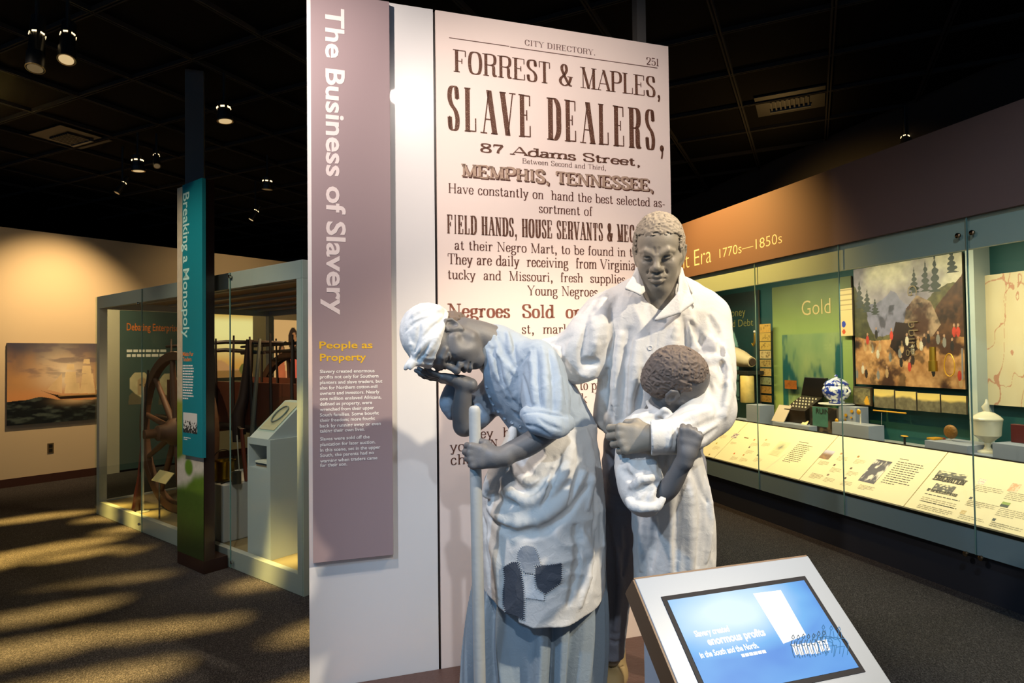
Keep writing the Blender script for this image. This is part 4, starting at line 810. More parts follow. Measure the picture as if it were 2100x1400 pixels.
rb(DB, BB, T0, T1, zr1, DZ-.07, 'case_floor', mat('case_floor_grey', '#8f9698', .6), rcase)
rb(DB-.012, DB+.012, T0, T1, DZ-.03, DZ+.004, 'deck_ledge', mat('deck_lip_black', '#15130f', .4), rcase)
# sloping deck panels
deckm = mat('deck_cream', '#e9d6a8', .55); dk0 = Vector((0, 0, 0)); p0d = rp(.05, 0, zr1+.022); p1d = rp(DB-.012, 0, DZ-.004)
dd = (p1d-p0d); DLn = dd.length; dd = dd.normalized(); dn = dd.cross(EY).normalized(); dn = dn if dn.z > 0 else -dn
def dq(px, py): q = onpl(px, py, p0d, dn); return q.dot(EY), (q-p0d).dot(dd)
def dpnt(t, s, off=.0): return p0d+EY*t+dd*s+dn*off
cuts = [T0]+sorted([dq(1880, 1005)[0], dq(1664, 955)[0], dq(1486, 916)[0]])+[T1]
decks = []
for i in range(4):
    decks.append(MB().prism([dpnt(cuts[i]+.004, 0), dpnt(cuts[i+1]-.004, 0), dpnt(cuts[i+1]-.004, DLn), dpnt(cuts[i]+.004, DLn)], -dn*.02).build('label_deck', deckm, rcase))
under = MB().prism([dpnt(T0, 0, -.022), dpnt(T1, 0, -.022), dpnt(T1, DLn, -.022), dpnt(T0, DLn, -.022)], -dn*.02).build('deck_backing', mat('deck_backing_dark', '#3a3018', .6), rcase)
prt = mat('print_tan_grey', '#a89a76', .6); prd = mat('print_dark', '#4a4234', .6)
def which(t): return decks[max(0, min(3, sum(t > c for c in cuts[1:4])))]
def dtext(px0, py0, px1, w, n, pitch, th, seed=0, m=None, last=.5):
    t, s = dq(px0, py0); n = min(n, int((s-.012)/pitch)+1); mb = MB()
    if n < 1 or s < .012: return
    th = min(th, .0075); bars(mb, dpnt(t, s, .0008), -EY, dd, w, n, pitch, th, seed, last); mb.build('small_print', m or prt, which(t-.05), kind='flat')
def dpic(px0, py0, w, h, fn, nm='picture', n=24):   # px0,py0 = upper left corner
    t, s = dq(px0, py0)
    if s-h < .006: return
    canvas(nm, dpnt(t, s-h, .0009), -EY, dd, w, h, n, n, fn, which(t-.05))
def blot(c0, c1, sc=5, th=.5, seed=0):
    def f(u, v): n = fbm(u, v, sc, 3, seed); return lerp(S3(c0), S3(c1), sst(th-.12, th+.12, n))
    return f
def spotmark(px, py, col, w=.02, h=.022): dpic(px, py, w, h, lambda u, v: np.tile(S3(col), (len(u), 1)), 'marker', 2)
k = 0
for px, py, col in ((1484, 884, '#3a1c12'), (1470, 907, '#b0982c'), (1455, 930, '#8a7430'), (1506, 928, '#d8602c'), (1525, 931, '#b07838'), (1515, 949, '#7a5a28'), (1537, 915, '#5a4a30'), (1547, 900, '#c07030'), (1571, 900, '#b59858'), (1554, 931, '#3c4a34'), (1760, 934, '#a06a1c'), (1711, 951, '#5a3010'), (1745, 958, '#5a3a10'), (1698, 971, '#6a4420'), (1733, 978, '#4a2c14'), (1686, 991, '#3a2412'), (1720, 999, '#4a2c14'), (1652, 984, '#a87838'), (1725, 928, '#a87838'), (2037, 1062, '#22302c'), (1990, 1018, '#2a2a22')):
    spotmark(px, py, col); dtext(px-5, py+8, 0, .11, 4, .014, .005, k); k += 1
dpic(1507, 888, .085, .07, blot('#8a7480', '#e8d8b8', 5, .5, 1)); dtext(1500, 906, 0, .1, 3, .013, .005, 31)
dpic(1527, 896, .07, .012, blot('#6a4428', '#8a6038', 3, .5, 2))
dpic(1600, 904, .15, .20, lambda u, v: lerp(lerp(S3('#d9cf9c'), S3('#6a6a58'), np.exp(-((u-.5)/.28)**2-((v-.62)/.2)**2)*1.4*(fbm(u, v, 7, 3, 4))), S3('#a8a078'), ((np.sin(v*70) > .2) & (v < .32) & (u > .15) & (u < .85))*.7))
dtext(1639, 906, 0, .12, 1, .02, .01, 41, prd, 1); dtext(1635, 911, 0, .2, 11, .0235, .010, 42, prd)
dpic(1694, 922, .11, .11, lambda u, v: lerp(lerp(S3('#3a2410'), S3('#a8763a'), fbm(u, v, 5, 3, 3)), S3('#b9b4c8'), sst(.45, .9, v)*sst(.1, .5, 1-np.abs(u-.5))))
dtext(1682, 945, 0, .12, 4, .013, .006, 43); dtext(1665, 970, 0, .14, 5, .013, .007, 44)
dpic(1797, 941, .155, .26, lambda u, v: lerp(S3('#3c3440'), S3('#d8ccb8'), sst(.55, .7, fbm(u*1.2, v, 4.5, 3, 7)+.25*np.exp(-((u-.45)/.16)**2-((v-.25)/.2)**2)-.1*sst(.7, 1, v))), n=40)
dtext(1764, 994, 0, .14, 4, .013, .006, 46)
dtext(1845, 941, 0, .08, 1, .02, .009, 47, prd, 1); dtext(1841, 947, 0, .235, 11, .0235, .010, 48, prd)
# emigration poster on the nearest deck
def engr(seed):
    return lambda u, v: lerp(S3('#ded0a2'), S3('#4c473a'), sst(.42, .56, fbm(u*1.5, v, 7, 3, seed)+.15*np.exp(-((v-.35)/.3)**2)))
dpic(1927, 964, .215, .062, engr(3)); dpic(1921, 990, .15, .075, engr(5))
def dserif(text, a, b, cap, **k_):
    (t0, s0), (t1, s1) = dq(*a), dq(*b); mb = MB(); serif(mb, text, dpnt(t0, (s0+s1)/2, .0008), -EY, dd, dn, cap, t0-t1, **k_); mb.build('text_line', prd, which(t0-.1), kind='flat')
dserif('EMIGRATION', (1913, 983), (1976, 995), .048, stem=.34, hair=.16, slab=.14)
dserif('UP THE MISSISSIPPI RIVER', (1899, 1007), (1962, 1017), .024, stem=.26, hair=.1, slab=.1, track=.05)
dtext(1896, 1012, 0, .26, 1, .03, .013, 51, prd, 1); dtext(1891, 1019, 0, .26, 3, .018, .009, 52, prt, 1); dtext(1889, 1027, 0, .26, 1, .02, .012, 53, prd, 1); dtext(1884, 1034, 0, .26, 7, .015, .008, 54, prt, .9); dtext(1873, 1056, 0, .26, 2, .016, .008, 55, prt, 1)
dtext(1892, 1064, 0, .17, 3, .013, .006, 56, prt)
dpic(2010, 981, .05, .05, blot('#c8a0a0', '#e8d8b8', 6, .45, 8)); dpic(2077, 990, .06, .075, blot('#d8a070', '#e8c8a0', 5, .5, 9)); dpic(2057, 1028, .05, .045, lambda u, v: lerp(S3('#1c2a14'), S3('#8a9a3c'), sst(.4, .6, v))); dpic(1973, 1045, .035, .035, blot('#c8a868', '#d8bc88', 5, .5, 1))
dtext(2001, 995, 0, .2, 4, .015, .006, 57, prt); dtext(2068, 1009, 0, .22, 5, .015, .006, 58, prt); dtext(2050, 1042, 0, .22, 5, .015, .006, 59, prt); dtext(1968, 1055, 0, .17, 3, .015, .006, 60, prt); dtext(2033, 1071, 0, .2, 6, .015, .006, 61, prt); dtext(1988, 1026, 0, .2, 4, .015, .006, 62, prt)
# glass front, seams, bolts
sm = sorted([rc(1551, 750)[0], rc(1724, 750)[0], rc(1991, 800)[0]]); gl_t = [T0]+sm+[T1]
for i in range(4): rb(-.0, .009, gl_t[i]+.003, gl_t[i+1]-.003, zr0+.004, zf0-.003, 'glass_pane', gm_, rcase)
for s in sm: rb(0, .0085, s-.003, s+.003, zr0+.004, zf0-.003, 'glass_seam', gedge, rcase)
for px, py in ((1966, 483), (1995, 477), (1982, 1135), (2013, 1144)):
    t, z = rc(px, py); MB().tube([rp(-.001, t, z), rp(-.014, t, z), rp(-.018, t, z)], [.017, .017, .01], 14).build('glass_bolt', mat('bolt_steel', '#8a7a66', .2, 1), rcase, smooth=True)
# fascia lettering
fl_ = mat('print_fascia', '#d9cbb0', .5)
def ftext(s, a, b, cap, bold=0):
    (t0, z0), (t1, z1) = rc(*a, -.012), rc(*b, -.012); mb = MB(); sans(mb, s, rp(-.012, t0, (z0+z1)/2), -EY, EZ, -EX, cap, t0-t1, bold); mb.build('lettering', fl_, fas, kind='flat')
ftext('Merchant Era', (1325, 571), (1459, 536), .2, -.014)
ftext('1770s\u20141850s', (1476, 530), (1604, 497), .105, -.012)
# ---- printed backs
def rcanvas(nm, px0, py0, px1, py1, b, fn, n=(60, 60), p=None, lab=None, cat='picture', **k_):
    (t0, z0), (t1, z1) = rc(px0, py0, b), rc(px1, py1, b); z1 = min(z0, z1) if False else z1
    o = thing(nm, rp(b, (t0+t1)/2, z1), lab, cat) if lab else p
    if lab: rb(b+.002, b+.02, t1, t0, z1, z0, 'backing', mat('picture_backing', '#5c5040', .6), o)
    canvas('print', rp(b, t0, z1), -EY, EZ, t0-t1, z0-z1, n[0], n[1], fn, o, **k_); return o, (t0, z0, t1, z1)
def moneyp(u, v):
    n = fbm(u, v, 5, 4, 5); c = lerp(S3('#14403c'), S3('#1c2f2a'), n); win = inpoly(u, v, [(.3, .2), (.3, .62), (.4, .72), (.5, .74), (.6, .7), (.66, .6), (.66, .2)])
    c = np.where(win[:, None], S3('#8fb8a4')*(.7+.5*n[:, None]), c); g = (np.abs((u*9) % 1-.5) > .44) | (np.abs((v*8+.3*np.sin(u*22)) % 1-.5) > .45); c = np.where((win & g)[:, None], S3('#33504a'), c); return lerp(c, S3('#12211e'), sst(.8, .95, v))
rcanvas('money_sign', 1440, 612, 1560, 880, 1.06, moneyp, (90, 120), lab='dark teal printed panel headed Money and Debt with a paned window', cat='sign')
o_, g_ = rcanvas('gold_sign', 1583, 590, 1752, 872, 1.05, lambda u, v: np.where((((u > .13) & (u < .9) & (v > .05) & (v < .62)))[:, None],
    lerp(lerp(S3('#5d7f52'), S3('#96a060'), fbm(u*1.3, v, 5, 4, 1)), S3('#14504a'), sst(.02, .3, fbm(u*2, v, 8, 3, 2)-.32-.9*np.abs(v-.22)+.35*(np.abs(u-.5) > .3))), lerp(S3('#8b9c50'), S3('#4d5420'), sst(.55, 1, v)*(.6+.5*fbm(u, v, 3, 3, 2)))), (80, 100), lab='green printed panel headed Gold in the wall case', cat='sign')
def rtext(s, a, b, bb, cap_px, m, p, bold=-.008, nm='lettering'):
    (t0, z0), (t1, z1) = rc(*a, bb), rc(*b, bb); cap = rc(a[0], a[1]-cap_px, bb)[1]-z0; mb = MB(); sans(mb, s, rp(bb, t0, (z0+z1)/2), -EY, EZ, -EX, cap, t0-t1, bold, off=.003); mb.build(nm, m, p, kind='flat')
rtext('Gold', (1645, 647), (1704, 642), 1.05, 32, mat('print_gold_tan', '#c9ac6c', .5), o_)
mp = [x for x in bpy.data.objects if x.name == 'money_sign'][0]
rtext('Money', (1489, 651), (1529, 646), 1.06, 17, mat('print_olive', '#8a8040', .5), mp); rtext('and Debt', (1489, 672), (1545, 667), 1.06, 15, mat('print_olive', '#8a8040', .5), mp)
def mine(u, v):
    n = fbm(u, v, 6, 5, 1); n2 = fbm(u, v, 22, 3, 4); n3 = fbm(u+3, v, 3, 4, 7)
    sky = lerp(S3('#8a7f86'), S3('#dccfae'), sst(.3, .75, n3+.25*(u-.4))); c = sky
    mt = (v < .80-.9*np.abs(u-.38)+.12*(n-.5)) | (v < .62+.1*n); c = np.where(mt[:, None], lerp(S3('#8f8a9c'), S3('#5f5a68'), n), c)
    c = np.where((v < .62-.18*np.sin(u*5)+.18*(n-.5))[:, None], lerp(S3('#3d3a22'), S3('#7a6f42'), n2), c)
    c = np.where((v < .9-2.2*np.abs(u-.0)+.2*(n-.5))[:, None], lerp(S3('#2c2c18'), S3('#5a5630'), n2), c); c = np.where((v < .86-1.25*(1-u)+.15*(n-.5))[:, None], lerp(S3('#3a2012'), S3('#6a4426'), n2), c)
    r1 = inpoly(u, v, [(.48, .38), (.52, .62), (.62, .72), (.74, .66), (.82, .48), (.72, .36)]); c = np.where(r1[:, None], lerp(S3('#4a2c1c'), S3('#a88a6c'), sst(.4, .6, n+.5*(v-.5))), c)
    lo = v < .4+.1*(n-.5)-.02*u; c = np.where(lo[:, None], lerp(lerp(S3('#a86a34'), S3('#d8a468'), n2), S3('#4a2c1a'), sst(.48, .62, n)), c)
    c = np.where((inpoly(u, v, [(.36, .32), (.42, .52), (.56, .5), (.62, .3), (.5, .2)]))[:, None], S3('#2e1a10'), c)
    for k_ in range(34):
        q = random.Random(k_); x, y = q.random(), .04+.40*q.random(); col = q.choice(['#c8402c', '#2a2420', '#d8c8a8', '#8a8478', '#3a2a20', '#caa06a']); c = np.where((((u-x)/.016)**2+((v-y)/.038)**2 < 1)[:, None], S3(col), c); c = np.where((((u-x)/.009)**2+((v-y-.05)/.013)**2 < 1)[:, None], S3('#b58a68'), c)
    for x, y, hh in ((.60, .84, .2), (.70, .86, .24), (.78, .88, .3), (.92, .96, .2), (.06, .78, .24), (.14, .72, .2), (.22, .66, .14)):
        tt = np.clip((y+hh/2-v)/hh, 0, 1); c = np.where(((np.abs(u-x) < .055*tt*(.35+.65*np.abs(np.sin(tt*17)))*(.5+1.0*n2)) & (np.abs(v-y) < hh/2))[:, None], S3('#3c4038'), c)
    c = lerp(c, c*.35, sst(.56, .68, fbm(u*1.2+7, v, 9, 4, 11))*(v < .66)); return c*(.62+.5*n2[:, None])
po, pg = rcanvas('mining_painting', 1750, 553, 1980, 798, 1.02, mine, (280, 280), lab='large painting of gold miners in a rocky mountain valley in the wall case', cat='painting')
mb = MB(); (t0, z0), (t1, z1) = rc(1859, 586, 1.0), rc(1859, 730, 1.0)
sans(mb, 'G     bbing', rp(1.012, t0, z0), -EZ, -EY, -EX, .10, z0-z1, -.014, off=.004); mb.build('lettering', mat('print_faint_tan', '#7a6644', .5), po, kind='flat')
rcanvas('map_print', 2011, 566, 2135, 837, 1.04, lambda u, v: lerp(lerp(S3('#d9c9a0'), S3('#cdb88c'), fbm(u, v, 4, 3, 3)), S3('#b56a4c'), ((np.abs(fbm(u, v, 3.2, 3, 5)-.5) < .008) | (np.abs(fbm(u+4, v, 2.6, 2, 6)-.52) < .006))*.75), (110, 170), lab='pale survey map with thin red lines on the teal back wall', cat='map')
dl = rc(1984, 700, .92); dr = rc(2001, 700, .92); rb(.92, BB, dr[0], dl[0], DZ-.065, zf0-.01, 'divider', valm, rcase)
rcanvas('tall_label', 1722, 593, 1749, 688, 1.0, lambda u, v: np.where((((u-.27)/.17)**2+((v-.25)/.065)**2 < 1)[:, None], S3('#2a3c98'), np.where((((u-.27)/.14)**2+((v-.09)/.05)**2 < 1)[:, None], S3('#c84a1c'), lerp(S3('#d8bc7c'), S3('#8a7444'), ((np.sin(v*60) > .75) & (v > .45))*.7))), (30, 80), lab='cream label strip with a blue dot and an orange dot', cat='label')
# ---- objects in the case
pl = mat('case_plinth_grey', '#878d97', .55)
def rblock(px0, px1, ptop, b, d, lab, z0=DZ-.069, cat='plinth', m=None, name='display_plinth'):
    (ta, za), (tb_, zb) = rc(px0, ptop, b), rc(px1, ptop, b); z = (za+zb)/2
    rb(b, b+d, tb_, ta, z0, z, name, m or pl, None, .002, label=lab, cat=cat); return (ta+tb_)/2, z
def on(px, py, b): t, z = rc(px, py, b); return rp(b, t, z)
rblock(1530, 1557, 830, .62, .2, 'narrow white plinth in front of the banknotes')
rblock(1492, 1530, 858, .60, .12, 'low white plinth at the left end under the dark candlestick')
pA = rblock(1584, 1659, 869, .60, .3, 'low grey plinth under the open adding machine')
pB = rblock(1719, 1754, 834, .80, .16, 'white pedestal with gold coins below the blue and white tureen')
pC = rblock(1706, 1781, 869, .58, .18, 'grey square plinth in front of the tureen pedestal')
pD = rblock(1896, 1984, 908, .56, .3, 'grey plinth under the red box and gold nugget')
pE = rblock(2035, 2130, 913, .58, .3, 'grey plinth under the dark red book'); pF = rblock(1985, 2034, 932, .57, .3, 'low grey plinth under the covered glass jar')
def rlathe(px, py, b, prof, nm, m, lab, cat, parts=(), n=28):
    o = on(px, py, b); t = thing(nm, o, lab, cat); MB().lathe(o, prof, n).build('body', m, t, smooth=True)
    for pn, pr, pm in parts: MB().lathe(o, pr, n).build(pn, pm, t, smooth=True)
    return t, o
# tureen
blue = bpy.data.materials.new('transferware'); blue.use_nodes = True; nt = blue.node_tree; b_ = nt.nodes['Principled BSDF']; b_.inputs['Roughness'].default_value = .15
n_ = nt.nodes.new('ShaderNodeTexNoise'); n_.inputs['Scale'].default_value = 22; n_.inputs['Detail'].default_value = 5; r_ = nt.nodes.new('ShaderNodeValToRGB'); tcn = nt.nodes.new('ShaderNodeTexCoord')
r_.color_ramp.elements[0].position = .46; r_.color_ramp.elements[0].color = (*srgb('#23388c'), 1); r_.color_ramp.elements[1].position = .56; r_.color_ramp.elements[1].color = (*srgb('#d8dad8'), 1)
nt.links.new(tcn.outputs['Object'], n_.inputs['Vector']); nt.links.new(n_.outputs['Fac'], r_.inputs[0]); nt.links.new(r_.outputs[0], b_.inputs['Base Color'])
whp = mat('plate_white', '#dcdad2', .3)
o = on(1716, 831, .9); o.z = max(o.z, pB[1]+.002); tu_ = thing('blue_tureen', o, 'round blue and white lidded tureen on a white plate', 'tureen'); R_ = .118
MB().lathe(o, [(.15, 0), (.17, .008), (.17, .014), (.1, .012)], 32).build('plate', whp, tu_, smooth=True)
MB().lathe(o+EZ*.014, [(.07, 0), (.075, .015), (.06, .03), (.1, .055), (.128, .1), (.132, .135), (.12, .165), (.108, .18), (.115, .186), (.1, .186)], 32).build('body', blue, tu_, smooth=True)
MB().lathe(o+EZ*.2, [(.115, 0), (.115, .008), (.095, .035), (.055, .06), (.02, .07), (.012, .078), (.018, .09), (.01, .102), (.001, .104)], 32).build('lid', blue, tu_, smooth=True)
for s in (-1, 1): MB().tube([o+EZ*.11+EY*(s*.128), o+EZ*.14+EY*(s*.165), o+EZ*.17+EY*(s*.15), o+EZ*.175+EY*(s*.115)], [.012, .011, .01, .009], 8).build('handle', blue, tu_, smooth=True)
gold = mat('gold_leaf', '#d29a28', .35, .35)
for k_, (px, py) in enumerate(((1735, 851), (1747, 843), (1734, 860), (1746, 856))): 
    q = on(px, py, .795); MB().tube([q, q-EX*.005], [.016 if k_ < 2 else .01]*2, 16).build('gold_coin', gold, None, ('large gold coin at lower left on the white pedestal', 'large gold coin at upper right on the white pedestal', 'small gold coin below the large left coin on the pedestal', 'small gold coin at the right edge of the pedestal')[k_], 'coin', 'gold coins fixed to the pedestal')
q = on(1764.5, 844, .66); t, z = rc(1765, 868, .66); MB().tube([rp(.66, t, pC[1]), q], .006, 8).build('coin_stand', mat('rod_white', '#d8cfb8', .4), None, 'thin white stand holding a gold nugget on the square plinth', 'stand', smooth=True); MB().ell(q-EX*.02, .012, .022, .026, EX, EY).build('gold_nugget', gold, None, 'small gold nugget on top of the thin white stand', 'nugget', smooth=True)
q = on(1716, 862, .62); MB().ell(q, .012, .018, .02, EX, EY).build('gold_nugget', gold, None, 'small gold nugget beside the auction photo block', 'nugget', smooth=True)
# covered glass compote
gw = mat('pressed_glass', '#d8d0b4', .12, spec=.9, alpha=.8); o = on(2026, 931, .72); o.z = pF[1]+.001
cj = thing('covered_glass_jar', o, 'tall covered pressed glass jar on a stem at the right of the case', 'jar')
MB().lathe(o, [(.075, 0), (.072, .012), (.03, .025), (.018, .045), (.022, .065), (.018, .075), (.05, .095), (.088, .13), (.092, .19), (.098, .235), (.1, .24), (.09, .24)], 12).build('bowl', gw, cj, smooth=True)
MB().lathe(o+EZ*.243, [(.098, 0), (.1, .012), (.08, .035), (.05, .055), (.02, .066), (.02, .075)], 28).build('lid', gw, cj, smooth=True); MB().tube([o+EZ*.31, o+EZ*.34+EY*.01, o+EZ*.37-EY*.004, o+EZ*.4], [.02, .025, .015, .006], 10).build('finial', gw, cj, smooth=True)
# red box, nugget disk, book
def smallbox(px0, px1, py0, py1, b, d, col, nm, lab, cat): (ta, za), (tb2, zb) = rc(px0, py0, b), rc(px1, py1, b); return rb(b, b+d, tb2, ta, zb, za, nm, mat(nm+'_mat', col, .5), None, .002, label=lab, cat=cat)
rz_ = thing('red_jewel_box', on(1926, 909, .7), 'small open jewel box with red lining on the grey plinth', 'box'); (ta, za), (tb2, zb) = rc(1919, 896, .72), rc(1935, 909, .72); zb = pD[1]+.001
rb(.72, .745, tb2, ta, zb, za, 'lid', mat('box_red', '#b3221a', .5), rz_, .002); rb(.62, .72, tb2, ta, zb, zb+.014, 'base', gold, rz_, .002)
q = on(1949.5, 885, .7); gd = thing('gold_ore_disk', Vector((q.x, q.y, pD[1])), 'round brown gold ore lump held on a clear stand', 'ore'); MB().tube([Vector((q.x, q.y, pD[1]+.001)), q], .005, 8).build('stand', mat('acrylic', '#d8d8cc', .1), gd, smooth=True)
MB().ell(q, .02, .056, .056, EX, EY).build('ore', mat('ore_brown', '#7a5420', .5, .3, bump=1, bscale=60, var=.4, vscale=40), gd, smooth=True)
bk = thing('red_book', on(2090, 912, .7), 'dark red leather book standing on the right plinth', 'book'); (ta, za), (tb2, zb) = rc(2072, 869, .72), rc(2112, 912, .72)
rb(.72, .76, tb2, ta, pE[1]+.001, za, 'cover', mat('book_red', '#4e1412', .5, bump=.2, bscale=120), bk, .003); rb(.723, .757, tb2-.003, tb2, pE[1]+.005, za-.006, 'pages', mat('book_pages', '#c8b890', .7), bk)
# framed row of photographs
(ta, za), (tb2, zb) = rc(1750, 792, .98), rc(1788, 833, .98); fr = thing('small_framed_picture', rp(.98, (ta+tb2)/2, zb), 'small dark framed picture with a yellow figure beside the tureen', 'picture')
rb(.975, 1.0, tb2, ta, zb, za, 'frame', mat('frame_brown', '#3a2a14', .5), fr, .003); canvas('print', rp(.974, ta-.012, zb+.012), -EY, EZ, ta-tb2-.024, za-zb-.024, 30, 30, lambda u, v: np.where(inpoly(u, v, [(.68, 0), (.62, .2), (.75, .5), (.85, .5), (.95, .1), (.95, 0)])[:, None], S3('#d09a28'), lerp(S3('#2c2a1c'), S3('#8a8058'), fbm(u, v, 6, 3, 4))), fr)
xs = (1792, 1836, 1881, 1930, 1984)
for k_ in range(4):
    rcanvas('landscape_photo', xs[k_], 797+k_*4, xs[k_+1]-2, 838+k_*4, .98, lambda u, v, k_=k_: lerp(lerp(S3('#3c382a'), S3('#7a7258'), fbm(u*1.6, v, 6, 4, k_+2)), S3('#d8bc68'), sst(.55, .75, v+.2*(fbm(u, v, 3, 2, k_)-.5))), (40, 30), lab=('first sepia landscape photograph beside the dark framed picture', 'second sepia landscape photograph left of the arch shaped glint', 'third sepia landscape photograph in the row under the painting', 'last sepia landscape photograph beside the pale divider')[k_], cat='photograph', )
for o3 in [x for x in bpy.data.objects if x.name.startswith('landscape_photo')]: o3['group'] = 'sepia photographs under the mining painting'
# hanging gold bar, pendant, stand
(ta, za), (tb2, zb) = rc(1791, 841, .9), rc(1858, 847, .9); m = MB().tube([rp(.9, ta, za), rp(.9, tb2, (za+zb)/2)], .007, 8).build('gold_bar', gold, None, 'long thin gold bar below the sepia photographs', 'bar', smooth=True)
q = on(1808, 887, .85); pn_ = thing('pearl_pendant', q, 'small pearl drop pendant hanging before the teal back', 'pendant'); MB().ell(q, .012, .012, .014).build('drop', mat('pearl', '#d8c8b0', .3), pn_, smooth=True); MB().ell(q+EZ*.024, .01, .01, .01).build('bead', mat('pearl', '#d8c8b0', .3), pn_, smooth=True); MB().tube([q+EZ*.03, on(1808, 846, .85)], .0015, 6).build('thread', mat('thread', '#a8a89c', .5), pn_)
q = on(1855, 894, .75); ds = thing('brooch_stand', Vector((q.x, q.y, .81)), 'black post stand topped with a small gold brooch', 'stand'); MB().tube([Vector((q.x, q.y, .803)), q], .009, 10).build('post', mat('stand_black', '#14120f', .4), ds, smooth=True); MB().ell(q, .02, .035, .007, EX, EY).build('brooch', gold, ds, smooth=True)
c = on(1947, 748, .95); MB().tube([c+EY*(.045*math.cos(t))+EZ*(.095*math.sin(t)-.015*math.cos(t)**2) for t in [2*math.pi*k_/36 for k_ in range(37)]], .005, 6, cap=False).build('gold_chain', gold, None, 'oval gold watch chain hung before the mining painting', 'chain', smooth=True)
MB().tube([on(1973, 714, .95), on(1974, 778, .95)], .006, 8).build('thin_cane', mat('cane_silver', '#b8aca0', .3, .6), None, 'thin silver cane hung at the right edge of the painting', 'cane', smooth=True)
q = on(1913, 735, .95); t_ = thing('gold_spyglass', q-EZ*.11, 'brass spyglass tube hung before the mining painting', 'telescope'); MB().tube([q-EZ*.11, q-EZ*.02, q-EZ*.019, q+EZ*.1], [.035, .034, .026, .024], 16).build('tube', mat('brass_soft', '#a8842c', .4, .9), t_, smooth=True)
# banknotes, document
for k_ in range(9):
    (ta, za), (tb2, zb) = rc(1557.5+k_*.25, 665+k_*18.0, .98), rc(1580.5+k_*.25, 665+k_*18.0+16, .98)
    nb = canvas('banknote', rp(.98, ta, zb), -EY, EZ, ta-tb2, za-zb, 16, 12, lambda u, v, k_=k_: lerp(S3(['#c09038', '#b8923e', '#b8943f', '#bfa468', '#a88a48', '#c29a50', '#8d8c5c', '#8a6830', '#8f6c30'][k_]), S3('#5c4418'), sst(.5, .7, fbm(u*2, v, 5, 3, k_))*.8*((u > .08) & (u < .92) & (v > .1) & (v < .9))), label=('topmost', 'second', 'third', 'fourth', 'fifth', 'sixth', 'seventh', 'eighth', 'lowest')[k_]+' old banknote down the hanging strip beside the Gold panel', cat='banknote', group='banknotes hung in a column')
rcanvas('brown_document', 1559, 829, 1581, 880, .95, lambda u, v: lerp(S3('#8a7a50'), S3('#3a3220'), sst(.45, .6, fbm(u*2, v*3, 6, 3, 2))), (24, 50), lab='brown printed document hanging below the banknotes', cat='document')
# adding machine
q0 = rp(.72, rc(1608, 850, .72)[0], pA[1]+.001); am = thing('adding_machine', q0, 'dark cased machine with rows of white keys and open lid', 'machine'); bk_ = mat('machine_black', '#231a10', .35); tL, tR = rc(1608, 850, .72)[0], rc(1651, 850, .72)[0]; aw = tL-tR; zt = rc(1610, 838, .72)[1]; zk = rc(1648, 812, .92)[1]
MB().prism([rp(.72, tL, pA[1]+.001), rp(.72, tL, zt), rp(.95, tL, zk), rp(.95, tL, pA[1]+.001)], -EY*aw).build('case', bk_, am, bevel=.004)
sl_ = (rp(.95, tL, zk)-rp(.72, tL, zt)); 
MB().prism([rp(.95, tL+.0, zk), rp(.975, tL, zk), rp(1.04, tL+.0, zk+.2), rp(1.0, tL+.0, zk+.2)], -EY*(aw*.98)).build('lid', mat('machine_lid', '#120d0a', .3), am, bevel=.004)
key = mat('key_ivory', '#d8cfb0', .35)
for r in range(4):
    for c_ in range(6):
        p_ = rp(.72, tL, zt)+sl_*(.2+r*.2)-EY*(aw*(.14+.145*c_)); MB().tube([p_, p_+EZ*.016], [.009, .008], 8).build('key', key, am, smooth=True)
(ta, za), (tb2, zb) = rc(1609, 779, 1.0), rc(1634, 798, 1.0); canvas('orange_cloth', rp(1.0, ta, zb), -EY, EZ, ta-tb2, za-zb, 14, 10, lambda u, v: lerp(S3('#b8681c'), S3('#7a3c10'), fbm(u*2, v, 5, 3, 2)), label='small orange cloth picture behind the machine lid', cat='picture')
qa = rp(.66, rc(1596, 866, .66)[0], pA[1]+.002); st_ = (EZ*.8+EX*.5).normalized(); MB().prism([rp(.64, rc(1582, 866, .64)[0], pA[1]+.002), rp(.64, rc(1607, 866, .64)[0], pA[1]+.002), rp(.64, rc(1607, 866, .64)[0], pA[1]+.002)+st_*.2, rp(.64, rc(1582, 866, .64)[0], pA[1]+.002)+st_*.2], EX*.008).build('paper_tray', mat('tray_pale', '#b8a890', .5), None, 'pale leaning card of small tools beside the machine', 'card')
(ta, za), (tb2, zb) = rc(1628, 886, .55), rc(1659, 868, .75); MB().prism([rp(.57, ta, za), rp(.57, ta-.09, za), rp(.75, tb2, zb+.02), rp(.75, tb2+.07, zb+.02)], EZ*.006).build('label_card', mat('card_cream', '#d8c48c', .6), None, 'slanted cream label card in front of the adding machine', 'label')
ab, ag = rcanvas('auction_photo', 1660, 832, 1717, 905, .70, lambda u, v: np.where(((u > .12) & (u < .68) & (v > .4))[:, None], S3('#3f6a5c')*(.7+.5*fbm(u, v, 6, 3, 2)[:, None]), lerp(S3('#1c1712'), S3('#5a4a38'), sst(.5, .75, fbm(u, v, 7, 3, 1)))), (40, 40), lab='dark photograph block of a street in front of the Gold panel', cat='photograph'); rtext('RUIN', (1674, 848), (1701, 849), .70, 11, mat('print_black_green', '#1a1c14', .6), ab, .01)
